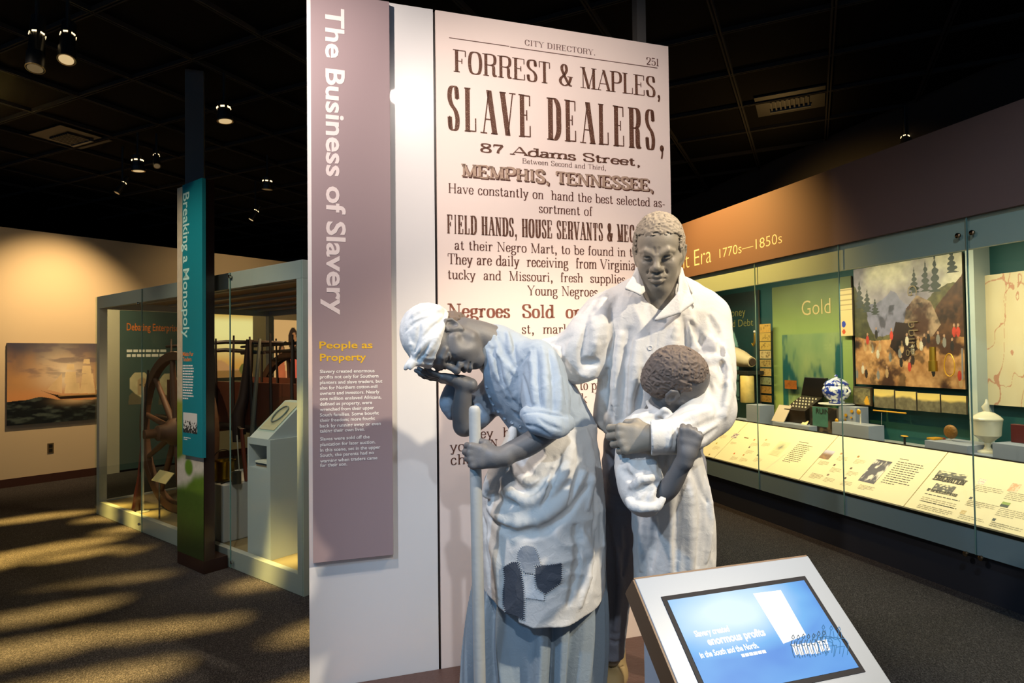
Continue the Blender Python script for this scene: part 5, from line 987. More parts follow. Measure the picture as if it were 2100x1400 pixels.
# garment, printed tin, candlestick on the left of the case
q = on(1520, 733, .85); hg = thing('canvas_bonnet', q-EZ*.08, 'cream rounded bag lying above the printed tin', 'bag'); MB().tube([on(1494, 728, .85), on(1506, 730, .85), on(1522, 736, .85), on(1536, 741, .85), on(1542, 742, .85)], [.09, .115, .1, .07, .06], 20).build('body', mat('canvas_cream', '#c8b080', .8, bump=.4, bscale=40), hg, smooth=True); MB().tube([on(1541, 742, .85), on(1544, 742, .85)], [.045, .045], 16).build('opening', mat('bag_dark', '#3a2a18', .8), hg)
rb(.75, 1.05, rc(1548, 768, .85)[0], rc(1488, 768, .85)[0], rc(1520, 762, .85)[1]-.03, rc(1520, 760, .85)[1], 'wall_shelf', mat('shelf_dark', '#1a1c18', .5), None, .002, label='dark shelf under the cream bag in the wall case', cat='shelf')
q = on(1533, 825, .8); tn = thing('printed_tin', q, 'tall cream printed cylinder on the narrow white plinth', 'tin'); zz = rc(1533, 770, .8)[1]-q.z; MB().lathe(q, [(.075, 0), (.08, .006), (.08, zz-.01), (.074, zz), (.001, zz)], 24).build('body', mat('tin_cream', '#c8b068', .4, var=.35, vscale=14), tn, smooth=True)
q = on(1508, 857, .66); cs = thing('dark_candlestick', q, 'dark thin candlestick on the low left plinth', 'candlestick'); MB().lathe(q, [(.04, 0), (.035, .01), (.008, .03), (.008, .08), (.022, .09), (.01, .1), (.01, .13), (.018, .14), (.001, .14)], 16).build('stem', mat('iron_dark', '#241f1b', .5, .8), cs, smooth=True)
# hanging light holder by the seam
q = on(1548, 700, .95); wl = thing('brass_wall_bracket', q, 'small brass bracket with two glass knobs hung between window and banknotes', 'bracket'); MB().tube([q+EZ*.1, q, q-EZ*.05+EY*.03, q-EZ*.02+EY*.05], [.012, .016, .012, .008], 8).build('arm', mat('brass_soft', '#a8842c', .4, .9), wl, smooth=True); MB().ell(q+EZ*.12, .016, .016, .016).build('knob', mat('pearl', '#d8c8b0', .3), wl, smooth=True)
# ================================================================= sculpting: smooth blended solids meshed by surface nets
class Sculpt:
    """ordered list of solids; each is (distance function, bounding sphere, blend, op)"""
    def __init__(s): s.pr = []; s.disp = None; s.dm = .0
    def _a(s, f, c, r, k, op): s.pr.append((f, np.array(c, np.float32), float(r), float(k), op)); return s
    def cone(s, a, b, ra, rb, k=.01, op='+'):
        a = np.array(a, np.float32); b = np.array(b, np.float32); ba = b-a; l2 = float(ba@ba)+1e-12
        def f(p):
            t = np.clip((p-a)@ba/l2, 0, 1); return np.sqrt(((p-a-t[:, None]*ba)**2).sum(1))-(ra+(rb-ra)*t)
        return s._a(f, (a+b)/2, math.sqrt(l2)/2+max(ra, rb), k, op)
    def chain(s, pts, rs, k=.01, op='+', kk=None):
        """one limb or fold through several points (its own segments blend with kk)"""
        pts = [np.array(p, np.float32) for p in pts]
        if not hasattr(rs, '__len__'): rs = [rs]*len(pts)
        kk = kk if kk is not None else min(rs)*.5
        A = np.array(pts); c = (A.min(0)+A.max(0))/2; R = np.linalg.norm(A-c, axis=1).max()+max(rs)
        def f(p):
            d = None
            for i in range(len(pts)-1):
                a, ba = pts[i], pts[i+1]-pts[i]; t = np.clip((p-a)@ba/(float(ba@ba)+1e-12), 0, 1)
                e = np.sqrt(((p-a-t[:, None]*ba)**2).sum(1))-(rs[i]+(rs[i+1]-rs[i])*t); d = e if d is None else (smin(d, e, kk) if kk > 0 else np.minimum(d, e))
            return d
        return s._a(f, c, R, k, op)
    def ell(s, c, r, k=.01, op='+', rot=None):
        c = np.array(c, np.float32); r = np.array(r, np.float32); Rm = np.eye(3, dtype=np.float32) if rot is None else np.array(rot, np.float32)
        def f(p):
            q = (p-c)@Rm; k0 = np.sqrt(((q/r)**2).sum(1)); k1 = np.sqrt(((q/(r*r))**2).sum(1)); return k0*(k0-1)/np.maximum(k1, 1e-6)
        return s._a(f, c, float(r.max()), k, op)
    def loft(s, rings, k=.02, op='+'):
        """rings: (centre, rx, ry, x-axis angle) stacked in z: trunk-like solid with elliptical sections"""
        Z = np.array([q[0][2] for q in rings]); o = np.argsort(Z); Z = Z[o].astype(np.float32)
        X, Y = [np.array([rings[i][0][j] for i in o], np.float32) for j in (0, 1)]; RX = np.array([rings[i][1] for i in o], np.float32); RY = np.array([rings[i][2] for i in o], np.float32); AN = np.array([rings[i][3] if len(rings[i]) > 3 else 0 for i in o], np.float32)
        def f(p):
            z = np.clip(p[:, 2], Z[0], Z[-1]); x, y, rx, ry, an = [_sm(z, Z, q) for q in (X, Y, RX, RY, AN)]
            dx, dy = p[:, 0]-x, p[:, 1]-y; ca, sa = np.cos(an), np.sin(an); u, v = dx*ca+dy*sa, -dx*sa+dy*ca
            k0 = np.sqrt((u/rx)**2+(v/ry)**2); k1 = np.sqrt((u/rx**2)**2+(v/ry**2)**2); d = np.where(k0 > .15, k0*(k0-1)/np.maximum(k1, 1e-6), -np.minimum(rx, ry)*.85)
            dz = np.abs(p[:, 2]-z); return np.where(dz > 0, np.where(d > 0, np.sqrt(d*d+dz*dz), np.maximum(d, dz)), np.maximum(d, np.maximum(Z[0]-p[:, 2], p[:, 2]-Z[-1])))
        c = (X.mean(), Y.mean(), (Z[0]+Z[-1])/2); R = max((Z[-1]-Z[0])/2+max(RX.max(), RY.max()), 0)+max(np.ptp(X), np.ptp(Y))
        return s._a(f, c, R, k, op)
    def cut(s, pt, n, k=.004, rad=0):
        """remove the side n points to (only within rad of the point when given)"""
        pt = np.array(pt, np.float32); n = np.array(n, np.float32); n = n/np.linalg.norm(n)
        if rad: return s._a(lambda p: np.maximum(-((p-pt)@n), np.sqrt(((p-pt)**2).sum(1))-rad), pt, rad, k, '-')
        return s._a(lambda p: -((p-pt)@n), pt, 1e6, k, '-')
    def ev(s, p, c=None, rad=0):
        """signed distance at points p"""
        p = np.asarray(p, np.float32); d = np.full(len(p), 9., np.float32)
        for f, bc, br, k, op in s.pr:
            if op == '+':
                m = np.sqrt(((p-bc)**2).sum(1))-br-k*1.5 < d
            else: m = np.sqrt(((p-bc)**2).sum(1))-br-k*1.5 < np.maximum(-d, 0)+.02 if br < 1e5 else np.ones(len(p), bool)
            if not m.any(): continue
            e = f(p[m]); x = d[m]
            d[m] = smin(x, e, k) if op == '+' else (-smin(-x, e, k) if op == '-' else -smin(-x, -e, k))
        if s.disp is not None:
            m = np.abs(d) < s.dm*3+.02
            if m.any(): d[m] -= s.disp(p[m])
        return d
    def tri(s, a, b, c, r, k=.006, op='+'):
        """thin cloth flap"""
        a, b, c = [np.array(q, np.float32) for q in (a, b, c)]; n = np.cross(b-a, a-c); ed = ((a, b-a), (b, c-b), (c, a-c)); cn = [np.cross(e, n) for _, e in ed]; n2 = float(n@n)
        def f(p):
            sg = sum(np.sign((p-q)@w) for (q, e), w in zip(ed, cn)); d2 = None
            for q, e in ed:
                t = np.clip((p-q)@e/float(e@e), 0, 1); g = ((p-q-t[:, None]*e)**2).sum(1); d2 = g if d2 is None else np.minimum(d2, g)
            return np.sqrt(np.where(sg < 2, d2, ((p-a)@n)**2/n2))-r
        ce = (a+b+c)/3; return s._a(f, ce, max(np.linalg.norm(q-ce) for q in (a, b, c))+r, k, op)
    def cutf(s, fn, k=.004):
        """remove where fn(p) < 0"""
        return s._a(fn, (0, 0, 0), 1e6, k, '-')
    def hits(s, pts, y0=1.5, y1=4.0):
        """where the sight lines through photo points meet the solid"""
        D = np.array([ray(*q) for q in pts], np.float32); D /= D[:, 1:2]; o = np.array(CAM, np.float32); y = np.full(len(D), y0, np.float32); ok = np.zeros(len(D), bool)
        for _ in range(140):
            a = np.where(~ok & (y < y1))[0]
            if not len(a): break
            e = s.ev(o+D[a]*y[a, None]); ok[a] = e < .0008; y[a] += np.where(e < .0008, 0, np.maximum(e*.8, .0008))
        return o+D*y[:, None], ok
    def mesh(s, h):
        lo = np.min([c-r for f, c, r, k, op in s.pr if op == '+'], 0)-4*h-s.dm; hi = np.max([c+r for f, c, r, k, op in s.pr if op == '+'], 0)+4*h+s.dm
        B = 8; nb = np.ceil((hi-lo)/(h*B)).astype(int); bs = h*B
        g = np.stack(np.meshgrid(*[np.arange(n) for n in nb], indexing='ij'), -1).reshape(-1, 3); ce = lo+(g+.5)*bs
        dc = s.ev(ce); keep = np.abs(dc) < bs*.5*1.75*1.25+s.dm*1.2+.006
        N = nb*B+1; F = np.full(N, 1., np.float32)
        inside = g[(~keep) & (dc < 0)]
        for i in inside: F[i[0]*B:i[0]*B+B+1, i[1]*B:i[1]*B+B+1, i[2]*B:i[2]*B+B+1] = -1
        kb_ = g[keep]; off = np.stack(np.meshgrid(*[np.arange(B)]*3, indexing='ij'), -1).reshape(-1, 3)
        for st in range(0, len(kb_), 600):
            idx = (kb_[st:st+600, None, :]*B+off[None]).reshape(-1, 3); v = s.ev(lo+idx*h); F[idx[:, 0], idx[:, 1], idx[:, 2]] = v
        return _nets(F, lo, h)
def _sm(z, Z, q):
    """smooth interpolation of ring data"""
    i = np.clip(np.searchsorted(Z, z)-1, 0, len(Z)-2); t = np.clip((z-Z[i])/np.maximum(Z[i+1]-Z[i], 1e-6), 0, 1)
    a, b, c, d = q[np.maximum(i-1, 0)], q[i], q[i+1], q[np.minimum(i+2, len(Z)-1)]
    return .5*(2*b+(c-a)*t+(2*a-5*b+4*c-d)*t*t+(3*b-a-3*c+d)*t**3) if len(Z) > 2 else b+(c-b)*t
def smin(a, b, k):
    if k <= 0: return np.minimum(a, b)
    h = np.maximum(k-np.abs(a-b), 0)/k; return np.minimum(a, b)-h*h*k*.25
def _nets(F, lo, h):
    I = F < 0; nx, ny, nz = F.shape
    c = [I[i:nx-1+i, j:ny-1+j, k:nz-1+k] for i in (0, 1) for j in (0, 1) for k in (0, 1)]
    n = np.zeros(c[0].shape, np.int8)
    for q in c: n += q
    cells = np.argwhere((n > 0) & (n < 8)); ids = np.full(n.shape, -1, np.int64); ids[tuple(cells.T)] = np.arange(len(cells))
    P_ = np.zeros((len(cells), 3)); W = np.zeros(len(cells)); co = [(i, j, k) for i in (0, 1) for j in (0, 1) for k in (0, 1)]
    vals = np.stack([F[cells[:, 0]+a, cells[:, 1]+b, cells[:, 2]+e] for a, b, e in co], 1)
    for u in range(8):
        for w in range(u+1, 8):
            d = np.array(co[w])-np.array(co[u])
            if np.abs(d).sum() != 1: continue
            m = (vals[:, u] < 0) != (vals[:, w] < 0); t = np.where(m, vals[:, u]/np.where(m, vals[:, u]-vals[:, w], 1), 0)
            P_ += np.where(m[:, None], np.array(co[u])+t[:, None]*d, 0); W += m
    v = lo+(cells+P_/W[:, None])*h
    fs = []
    for ax in range(3):
        sl = [slice(1, -1)]*3; sl[ax] = slice(0, -1); s2 = list(sl); s2[ax] = slice(1, None)
        a, b = I[tuple(sl)], I[tuple(s2)]; e = np.argwhere(a != b)
        off = np.array([1, 1, 1]); off[ax] = 0; e = e+off; A = I[tuple(e.T)]
        o1, o2 = [k for k in range(3) if k != ax]; d1 = np.zeros(3, int); d2 = np.zeros(3, int); d1[o1] = 1; d2[o2] = 1
        q = np.stack([ids[tuple((e-d1-d2).T)], ids[tuple((e-d2).T)], ids[tuple(e.T)], ids[tuple((e-d1).T)]], 1)
        fl = A if ax != 1 else ~A; q[~fl] = q[~fl][:, ::-1]; fs.append(q)
    f = np.concatenate(fs); return v, f[(f >= 0).all(1)]
def smesh(name, sc, h, m, parent, label=None, relax=1):
    v, f = sc.mesh(h); o3 = np.array(org(parent))
    for _ in range(relax):
        i0 = np.concatenate([f[:, i] for i in range(4) for j in (1, 3)]); i1 = np.concatenate([f[:, (i+j) % 4] for i in range(4) for j in (1, 3)])
        w = np.maximum(np.bincount(i0, minlength=len(v)), 1); a = np.stack([np.bincount(i0, v[i1, q], len(v)) for q in range(3)], 1)
        v = v*.5+.5*a/w[:, None]
    me = bpy.data.meshes.new(name); me.vertices.add(len(v)); me.vertices.foreach_set('co', (v-o3).astype(np.float32).ravel())
    me.loops.add(len(f)*4); me.loops.foreach_set('vertex_index', f.astype(np.int32).ravel()); me.polygons.add(len(f)); me.polygons.foreach_set('loop_start', np.arange(len(f), dtype=np.int32)*4)
    me.polygons.foreach_set('use_smooth', np.ones(len(f), bool)); me.update(calc_edges=True); me.validate(); me.materials.append(m)
    ob = bpy.data.objects.new(name, me); COL.objects.link(ob); ob.parent = parent
    if label: ob['label'] = label
    return ob
# ================================================================= anatomy
class Frame:
    def __init__(s, o, fwd, up, sc):
        f = Vector(fwd).normalized(); u = Vector(up); u = (u-f*u.dot(f)).normalized(); r = f.cross(u)
        s.R = np.array([r, f, u], np.float32).T; s.o = np.array(o, np.float32); s.s = sc
    def __call__(s, *p): return s.o+s.R@(np.array(p, np.float32)*s.s)
def add_head(sc, F, frown=0, lids=1.0, ears=(1, -1), age=1.0):
    s = F.s; R = F.R
    def E(c, r, k, op='+', rot=None): sc.ell(F(*c), np.array(r)*s, k*s, op, R if rot is None else R@rot)
    def C(pts, rs, k, op='+', kk=None): sc.chain([F(*p) for p in pts], np.array(rs)*s if hasattr(rs, '__len__') else rs*s, k*s, op, (kk*s if kk else None))
    E((0, -.008, .038), (.075, .096, .09), .01); E((0, .034, .05), (.061, .056, .058), .03); E((0, .028, -.03), (.058, .058, .076), .03)
    for q in (1, -1):
        C([(q*.056, -.002, -.03), (q*.052, .014, -.064), (q*.02, .068, -.097)], [.019, .019, .018], .03)
        C([(q*.042, .066, -.014), (q*.066, .028, -.004)], [.0155, .011], .025)
        E((q*.036, .060, -.044), (.023, .021, .029), .03)
        E((q*.033, .098, .013), (.0205, .017, .0125), .016, '-')
        C([(q*.055, .068, .023), (q*.036, .0875, .030+.001*frown), (q*.012, .093, .027-.007*frown)], [.0045, .0098, .0095+.0022*frown], .011)
        E((q*.0325, .0765, .0122), (.0145, .0135, .0140), .002)
        C([(q*.048, .078, .0125), (q*.040, .0885, .0175+.0015*lids), (q*.029, .0915, .0165+.0025*lids), (q*.018, .0855, .0105)], [.003, .0042, .0042, .003], .003)
        C([(q*.048, .078, .0110), (q*.038, .087, .0045), (q*.028, .089, .0045), (q*.018, .0855, .0088)], [.0026, .0032, .0032, .0026], .004)
        if lids > 0: E((q*.0330, .0925, .0108), (.0132, .0095, .0028+.0024*lids), .0015, '-'); E((q*.0325, .0750, .0115), (.0125,)*3, .001); E((q*.0325-.003, .0880, .0112), (.0035, .0022, .0036), .001, '-')
        C([(q*.044, .086, -.004), (q*.03, .0945, -.006), (q*.018, .094, .001)], [.0012]*3, .008, '-')
    E((0, .083, .034), (.017, .012, .014), .015)
    C([(0, .089, .022), (0, .0985, .002), (0, .1105, -.022)], [.0085, .0105, .0125], .012)
    E((0, .1125, -.0245), (.0155, .0128, .0122), .008)
    for q in (1, -1): E((q*.0155, .101, -.0295), (.0108, .0115, .0098), .006)
    E((0, .0755, -.060), (.034, .0275, .027), .022); E((0, .074, -.095), (.023, .0185, .0175), .02)
    for q in (1, -1): E((q*.0085, .111, -.0385), (.0052, .0062, .0040), .0035, '-')
    C([(-.0265, .086, -.0605), (-.012, .1045, -.0525), (0, .1065, -.0545), (.012, .1045, -.0525), (.0265, .086, -.0605)], [.0038, .0076, .0070, .0076, .0038], .005)
    C([(-.0235, .0865, -.0645), (-.010, .1025, -.0688), (.010, .1025, -.0688), (.0235, .0865, -.0645)], [.0040, .0094, .0094, .0040], .005)
    C([(-.0275, .091, -.0625), (-.012, .1115, -.0605), (0, .1135, -.0612), (.012, .1115, -.0605), (.0275, .091, -.0625)], [.0020]*5, .0035, '-')
    C([(-.012, .0985, -.0815), (.012, .0985, -.0815)], [.003, .003], .013, '-')
    C([(0, .105, -.0395), (0, .1055, -.0475)], [.0022, .0028], .006, '-')
    for q in (1, -1):
        C([(q*.0205, .1, -.026), (q*.030, .0875, -.043), (q*.0345, .0785, -.062)], [.0012, .0018, .001], .009*age, '-')
        if frown: C([(q*.0055, .1015, .024), (q*.0075, .0985, .040)], [.0010, .0006], .008, '-')
    for q in ears:
        E((q*.0780, -.008, .003), (.0105, .020, .0305), .006)
        C([(q*.074, .009, -.002), (q*.079, .009, .020), (q*.084, -.006, .032), (q*.0885, -.023, .027), (q*.0885, -.028, .006), (q*.082, -.016, -.018), (q*.0765, -.003, -.029)], [.0045, .005, .0055, .0055, .005, .005, .006], .003)
        E((q*.0765, -.001, -.027), (.0065, .008, .009), .004); E((q*.0925, -.009, .004), (.0125, .0110, .0185), .003, '-')
        C([(q*.079, .006, -.004), (q*.080, .007, .004)], [.0045, .004], .003)
def add_hair(sc, F, cap=(.083, .103, .096), temple=False):
    s = F.s; R = F.R
    sc.ell(F(0, -.012, .044), np.array(cap)*s, .01*s, '+', R); sc.ell(F(0, -.05, -.01), np.array((.068, .058, .06))*s, .03*s, '+', R)
    sc.cutf(lambda p: np.maximum(np.maximum((p-F.o)@R[:, 2]-(.079-.10*np.maximum(np.abs((p-F.o)@R[:, 0])/s-.045, 0))*s, np.abs((p-F.o)@R[:, 0])-.070*s), .022*s-(p-F.o)@R[:, 1]), .012*s)
    for q in (1, -1): sc.ell(F(q*.085, .005, -.018), np.array((.032, .03, .052))*s, .005*s, '-', R)
    sc.cut(F(0, -.06, -.048), F.R@np.array((0, .35, -1), np.float32), .01*s)
    f1, f2 = 1/(.0105*s), 1/(.005*s); o = F.o
    if temple: sc.cutf(lambda p: np.maximum(((p-o)@R[:, 2]-.030*s-.55*((p-o)@R[:, 1]))*.87, .006*s-(p-o)@R[:, 1]), .006*s)
    def dz(p):
        q = (p-o)@R; w = vnoise(q*f1*.6+3)*1.6; a = vnoise(q*np.array((f1, f1, f1*1.4), np.float32)+w[:, None]); b = vnoise(q*f2+9)
        return ((1-np.abs(2*a-1)**.8)*.0072+b*.0022-.0050)*s
    sc.disp = dz; sc.dm = .010*s
FING = {'i': (.033, .088, (.045, .027, .022), .0098), 'm': (.011, .091, (.050, .031, .024), .0100), 'r': (-.011, .086, (.046, .029, .023), .0095), 'p': (-.031, .077, (.037, .021, .020), .0085)}
def add_hand(sc, wrist, fdir, back, s, curl, left=True, spread=1.0, thumb=None, thick=1.0):
    """curl: dict finger -> three joint bends in degrees; thumb: list of local points"""
    y = np.array(Vector(fdir).normalized(), np.float32); z = np.array(Vector(back), np.float32); z = z-y*(z@y); z /= np.linalg.norm(z); x = np.cross(y, z)*(1 if left else -1); W = np.array(wrist, np.float32)
    L = lambda p: W+s*(x*p[0]+y*p[1]+z*p[2])
    sc.chain([L((0, -.03, 0)), L((0, .012, 0))], np.array([.027, .028])*s, .015*s)
    for n, (kx, ky, ln, r) in FING.items():
        sc.chain([L((kx*.45, .008, 0)), L((kx*.8, .05, .002)), L((kx, ky, .001))], np.array([.0165, .0135, .0125])*s*thick, .016*s, '+', .006*s)
    sc.ell(L((.0, .045, -.006)), np.array((.036, .045, .014))*s, .012*s, '+', np.stack([x, y, z], 1)); sc.ell(L((.022, .032, -.012)), np.array((.016, .028, .014))*s, .014*s, '+', np.stack([x, y, z], 1))
    for n, (kx, ky, ln, r) in FING.items():
        sc.ell(L((kx, ky, .0055)), np.array((.0095, .011, .0085))*s, .008*s, '+', np.stack([x, y, z], 1))
        p = np.array((kx, ky, 0.)); a = 0; sp = kx*3.0*spread*.5; pts = [p]
        for b, l in zip(curl[n], ln):
            a += math.radians(b); p = p+l*np.array((math.sin(sp)*math.cos(a), math.cos(sp)*math.cos(a), -math.sin(a))); pts.append(p)
        sc.chain([L(q) for q in pts], np.array([r*1.12, r*1.08, r, r*.82])*s, .0035*s, '+', .003*s)
        for q in (1, 2): sc.ell(L(pts[q]+np.array((0, 0, .001))), np.array((r*1.12,)*3)*s, .004*s)
    if thumb: sc.chain([L(p) for p in thumb], np.array([.0165, .0135, .0115, .0088][:len(thumb)])*s, .009*s, '+', .004*s)
    return L
def rp_(r, Y): return r*Y/FPX
def pch(sc, pts, k=.02, op='+', kk=None):
    """limb through photo points: (px, py, distance, radius in px)"""
    q = [tuple(P(a, b, Y))+(rp_(r, Y),) for a, b, Y, r in pts]
    if len(q) > 2: q = _cat(q, 9 if getattr(sc, 'fine', False) else 4); kk = 0 if getattr(sc, 'fine', False) else .0015
    return sc.chain([v[:3] for v in q], [float(v[3]) for v in q], k, op, kk)
def ploft(sc, rings, k=.03, ang=0): return sc.loft([(P(a, b, Y), rp_(rx, Y), ry, ang) for a, b, Y, rx, ry in rings], k)
def folds(sc, lst, base=None, gain=1.0):
    """cloth folds along photo polylines: (points, half width px, +1 ridge / -1 valley, blend px)"""
    den = []
    for pts, r, sg, k in lst:
        q = _cat(pts, 3) if len(pts) > 2 else np.array([np.array(pts[0])*(1-t)+np.array(pts[1])*t for t in np.linspace(0, 1, 5)]); den.append(q)
    H, ok = (base or sc).hits(np.concatenate(den)); i = 0
    for (pts, r, sg, k), q in zip(lst, den):
        hp, o = H[i:i+len(q)], ok[i:i+len(q)]; i += len(q); runs = [[]]
        for h, g in zip(hp, o):
            if not g: runs.append([]); continue
            if runs[-1] and abs(h[1]-runs[-1][-1][1]) > .02+.8*math.hypot(h[0]-runs[-1][-1][0], h[2]-runs[-1][-1][2]): runs.append([])
            runs[-1].append(h)
        for run in runs:
            n = len(run)
            if n < 3: continue
            ps, rs = [], []
            for j, h in enumerate(run):
                t = min(1, .25+1.6*min(j, n-1-j)/(n-1)*1.6); m = rp_(r, h[1])*t*gain; d = (h-np.array(CAM)); d /= np.linalg.norm(d)
                ps.append(h+d*m*(.28 if sg > 0 else -.25)); rs.append(max(m, .0012))
            sc.chain(ps, rs, rp_(k, run[0][1])*.8, '+' if sg > 0 else '-', min(rs)*.8)
def shell(name, sc, poly, m, parent, step=1.0, lift=.002, thick=.002, label=None, k=None):
    """a patch of cloth lying on the solid inside a photo polygon"""
    A = np.array(poly); xs = np.arange(A[:, 0].min(), A[:, 0].max()+step, step); ys = np.arange(A[:, 1].min(), A[:, 1].max()+step, step)
    gx, gy = np.meshgrid(xs, ys); H, ok = sc.hits(np.stack([gx.ravel(), gy.ravel()], 1)); ok &= inpoly(gx.ravel(), gy.ravel(), poly)
    d = H-np.array(CAM); d /= np.linalg.norm(d, axis=1, keepdims=True); H = H-d*lift; ok = ok.reshape(gx.shape); ids = np.arange(gx.size).reshape(gx.shape); nx = gx.shape[1]
    mb = MB(); q = ok[:-1, :-1] & ok[1:, :-1] & ok[:-1, 1:] & ok[1:, 1:]; fs = np.stack([ids[:-1, :-1][q], ids[1:, :-1][q], ids[1:, 1:][q], ids[:-1, 1:][q]], 1)
    u, inv = np.unique(fs, return_inverse=True); mb.v = [tuple(v) for v in H[u]]; mb.f = [tuple(r) for r in inv.reshape(-1, 4)]
    ob = mb.build(name, m, parent, label, kind='flat', smooth=True); s = ob.modifiers.new('thickness', 'SOLIDIFY'); s.thickness = thick; s.offset = 0
    st = []; n = len(poly)
    for i in range(n):
        (x0, y0), (x1, y1) = poly[i], poly[(i+1) % n]; L = math.hypot(x1-x0, y1-y0); c = max(1, int(L/4))
        for j in range(c): t = (j+.5)/c; nx_, ny_ = (y1-y0)/L, -(x1-x0)/L; st += [(x0+(x1-x0)*t+nx_*2, y0+(y1-y0)*t+ny_*2), (x0+(x1-x0)*t-nx_*2, y0+(y1-y0)*t-ny_*2)]
    H, ok = sc.hits(st); mb = MB()
    for i in range(0, len(st), 2):
        if ok[i] and ok[i+1] and np.linalg.norm(H[i]-H[i+1]) < .02:
            d = H[i]-np.array(CAM); d = d/np.linalg.norm(d)*.0035; mb.tube([Vector(H[i]-d), Vector(H[i+1]-d)], .0009, 5)
    if mb.v: mb.build('stitching', mat('thread_pale', '#b8bcc0', .8), ob)
    return ob
def wrinkle(amp, fx, fy, fz, seed=0, warp=1.5):
    F_ = np.array((fx, fy, fz), np.float32)
    def f(p):
        q = p*F_+seed; w = vnoise(q*.5+5)*warp; a = vnoise(q+w[:, None]); b = vnoise(q*2.3+w[:, None]*2+31); return ((1-np.abs(2*a-1))*.7+.3*b-.45)*amp
    return f
def shirt_button(sc, pts, r, m, parent):
    H, ok = sc.hits(pts)
    for h, o in zip(H, ok):
        if not o: continue
        d = Vector(h)-CAM; d.normalize(); a = d.orthogonal().normalized(); b = d.cross(a); c = Vector(h)
        MB().lathe(c+d*.003, [(r, 0), (r, .005), (r*.8, .0065), (r*.55, .0045), (r*.1, .0045)], 16, a, b, -d).build('button', m, parent, smooth=True)
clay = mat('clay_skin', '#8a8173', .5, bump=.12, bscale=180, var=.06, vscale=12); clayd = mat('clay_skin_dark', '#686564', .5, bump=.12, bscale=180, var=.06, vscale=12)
def cloth(name, col, rough=.85):
    m = mat(name, col, rough); nt = m.node_tree; b = nt.nodes['Principled BSDF']; tc = nt.nodes['Texture Coordinate']; L = nt.links.new
    n = nt.nodes.new('ShaderNodeTexNoise'); n.inputs['Scale'].default_value = 38; n.inputs['Detail'].default_value = 6; n.inputs['Distortion'].default_value = 1.2
    n2 = nt.nodes.new('ShaderNodeTexNoise'); n2.inputs['Scale'].default_value = 420; ad = nt.nodes.new('ShaderNodeMath'); ad.operation = 'MULTIPLY_ADD'; ad.inputs[1].default_value = .3
    bp = nt.nodes.new('ShaderNodeBump'); bp.inputs['Strength'].default_value = .35; bp.inputs['Distance'].default_value = .006
    L(tc.outputs['Object'], n.inputs['Vector']); L(tc.outputs['Object'], n2.inputs['Vector']); L(n2.outputs['Fac'], ad.inputs[0]); L(n.outputs['Fac'], ad.inputs[2]); L(ad.outputs[0], bp.inputs['Height']); L(bp.outputs[0], b.inputs['Normal']); return m
linen = cloth('linen_white', '#cfcbc6'); linenb = cloth('linen_blouse', '#9aa4af'); linens = cloth('linen_skirt', '#8f9aa2'); trou = cloth('trouser_grey', '#7d7f8a'); scarfm = cloth('scarf_white', '#d8d6d2')
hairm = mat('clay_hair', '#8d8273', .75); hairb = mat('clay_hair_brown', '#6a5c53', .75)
# ================================================================= statue of the man
HS = 1.28
man = thing('man_statue', (P(1330, 1395, 3.02).x, 2.95, .031), 'statue of a standing man in open white shirt holding the boy and looking down', 'statue', 'statues of a sorrowing family')
body = Sculpt(); body.fine = True
FM = Frame(P(1351, 523.5, 2.575), (-.287, -.898, -.31), (-.07, -.3, .945), 1.206)
add_head(body, FM, frown=1, lids=.5)
pch(body, [(1352, 590, 2.58, 30), (1350, 640, 2.62, 34)], .03)
ploft(body, [(1350, 640, 2.66, 60, .10), (1345, 680, 2.68, 96, .14), (1343, 775, 2.70, 92, .15), (1340, 870, 2.76, 88, .15), (1338, 930, 2.82, 85, .15)], .04)
for sx, Y in ((1262, 2.7), (1430, 2.68)): pch(body, [(1350, 630, 2.64, 30), (sx, 665, Y, 34)], .05)
pch(body, [(1262, 665, 2.7, 30), (1190, 732, 2.7, 26), (1140, 722, 2.74, 18)], .03)
pch(body, [(1440, 665, 2.66, 32), (1452, 825, 2.42, 27), (1400, 884, 2.31, 24), (1340, 897, 2.22, 19)], .03)
LH = add_hand(body, P(1339, 897, 2.215), (-1, .12, -.05), (-.30, -1, .20), 1.27, {'i': (50, 42, 30), 'm': (56, 44, 30), 'r': (60, 46, 30), 'p': (62, 46, 30)}, True, 1.3, [(.022, .015, -.01), (.045, .040, -.016), (.047, .066, -.034), (.038, .080, -.055)], 1.05)
pch(body, [(1300, 930, 2.82, 44), (1272, 1150, 2.92, 28), (1254, 1345, 3.0, 19)], .04); pch(body, [(1392, 930, 2.82, 44), (1398, 1150, 2.94, 28), (1400, 1320, 3.08, 19)], .04)
smesh('body', body, .0036, clay, man)
hair = Sculpt(); add_hair(hair, FM, (.087, .108, .104)); smesh('hair', hair, .0034, hairm, man, 'pale curly cropped hair', 0)
shirt = Sculpt()
ploft(shirt, [(1347, 612, 2.64, 74, .125), (1345, 650, 2.67, 108, .16), (1345, 710, 2.69, 117, .19), (1343, 775, 2.70, 115, .20), (1341, 835, 2.74, 121, .215), (1339, 868, 2.77, 118, .21), (1340, 893, 2.79, 92, .165)], .03)
pch(shirt, [(1350, 592, 2.66, 40), (1292, 618, 2.68, 42), (1247, 655, 2.69, 50)], .05); pch(shirt, [(1350, 592, 2.66, 40), (1408, 616, 2.68, 42), (1440, 658, 2.67, 50)], .05)
pch(shirt, [(1244, 652, 2.69, 50), (1207, 700, 2.66, 54), (1186, 728, 2.68, 50)], .04); pch(shirt, [(1190, 726, 2.68, 46), (1150, 722, 2.7, 34), (1122, 716, 2.74, 22)], .04); pch(shirt, [(1218, 742, 2.64, 26), (1180, 757, 2.66, 28)], .04)
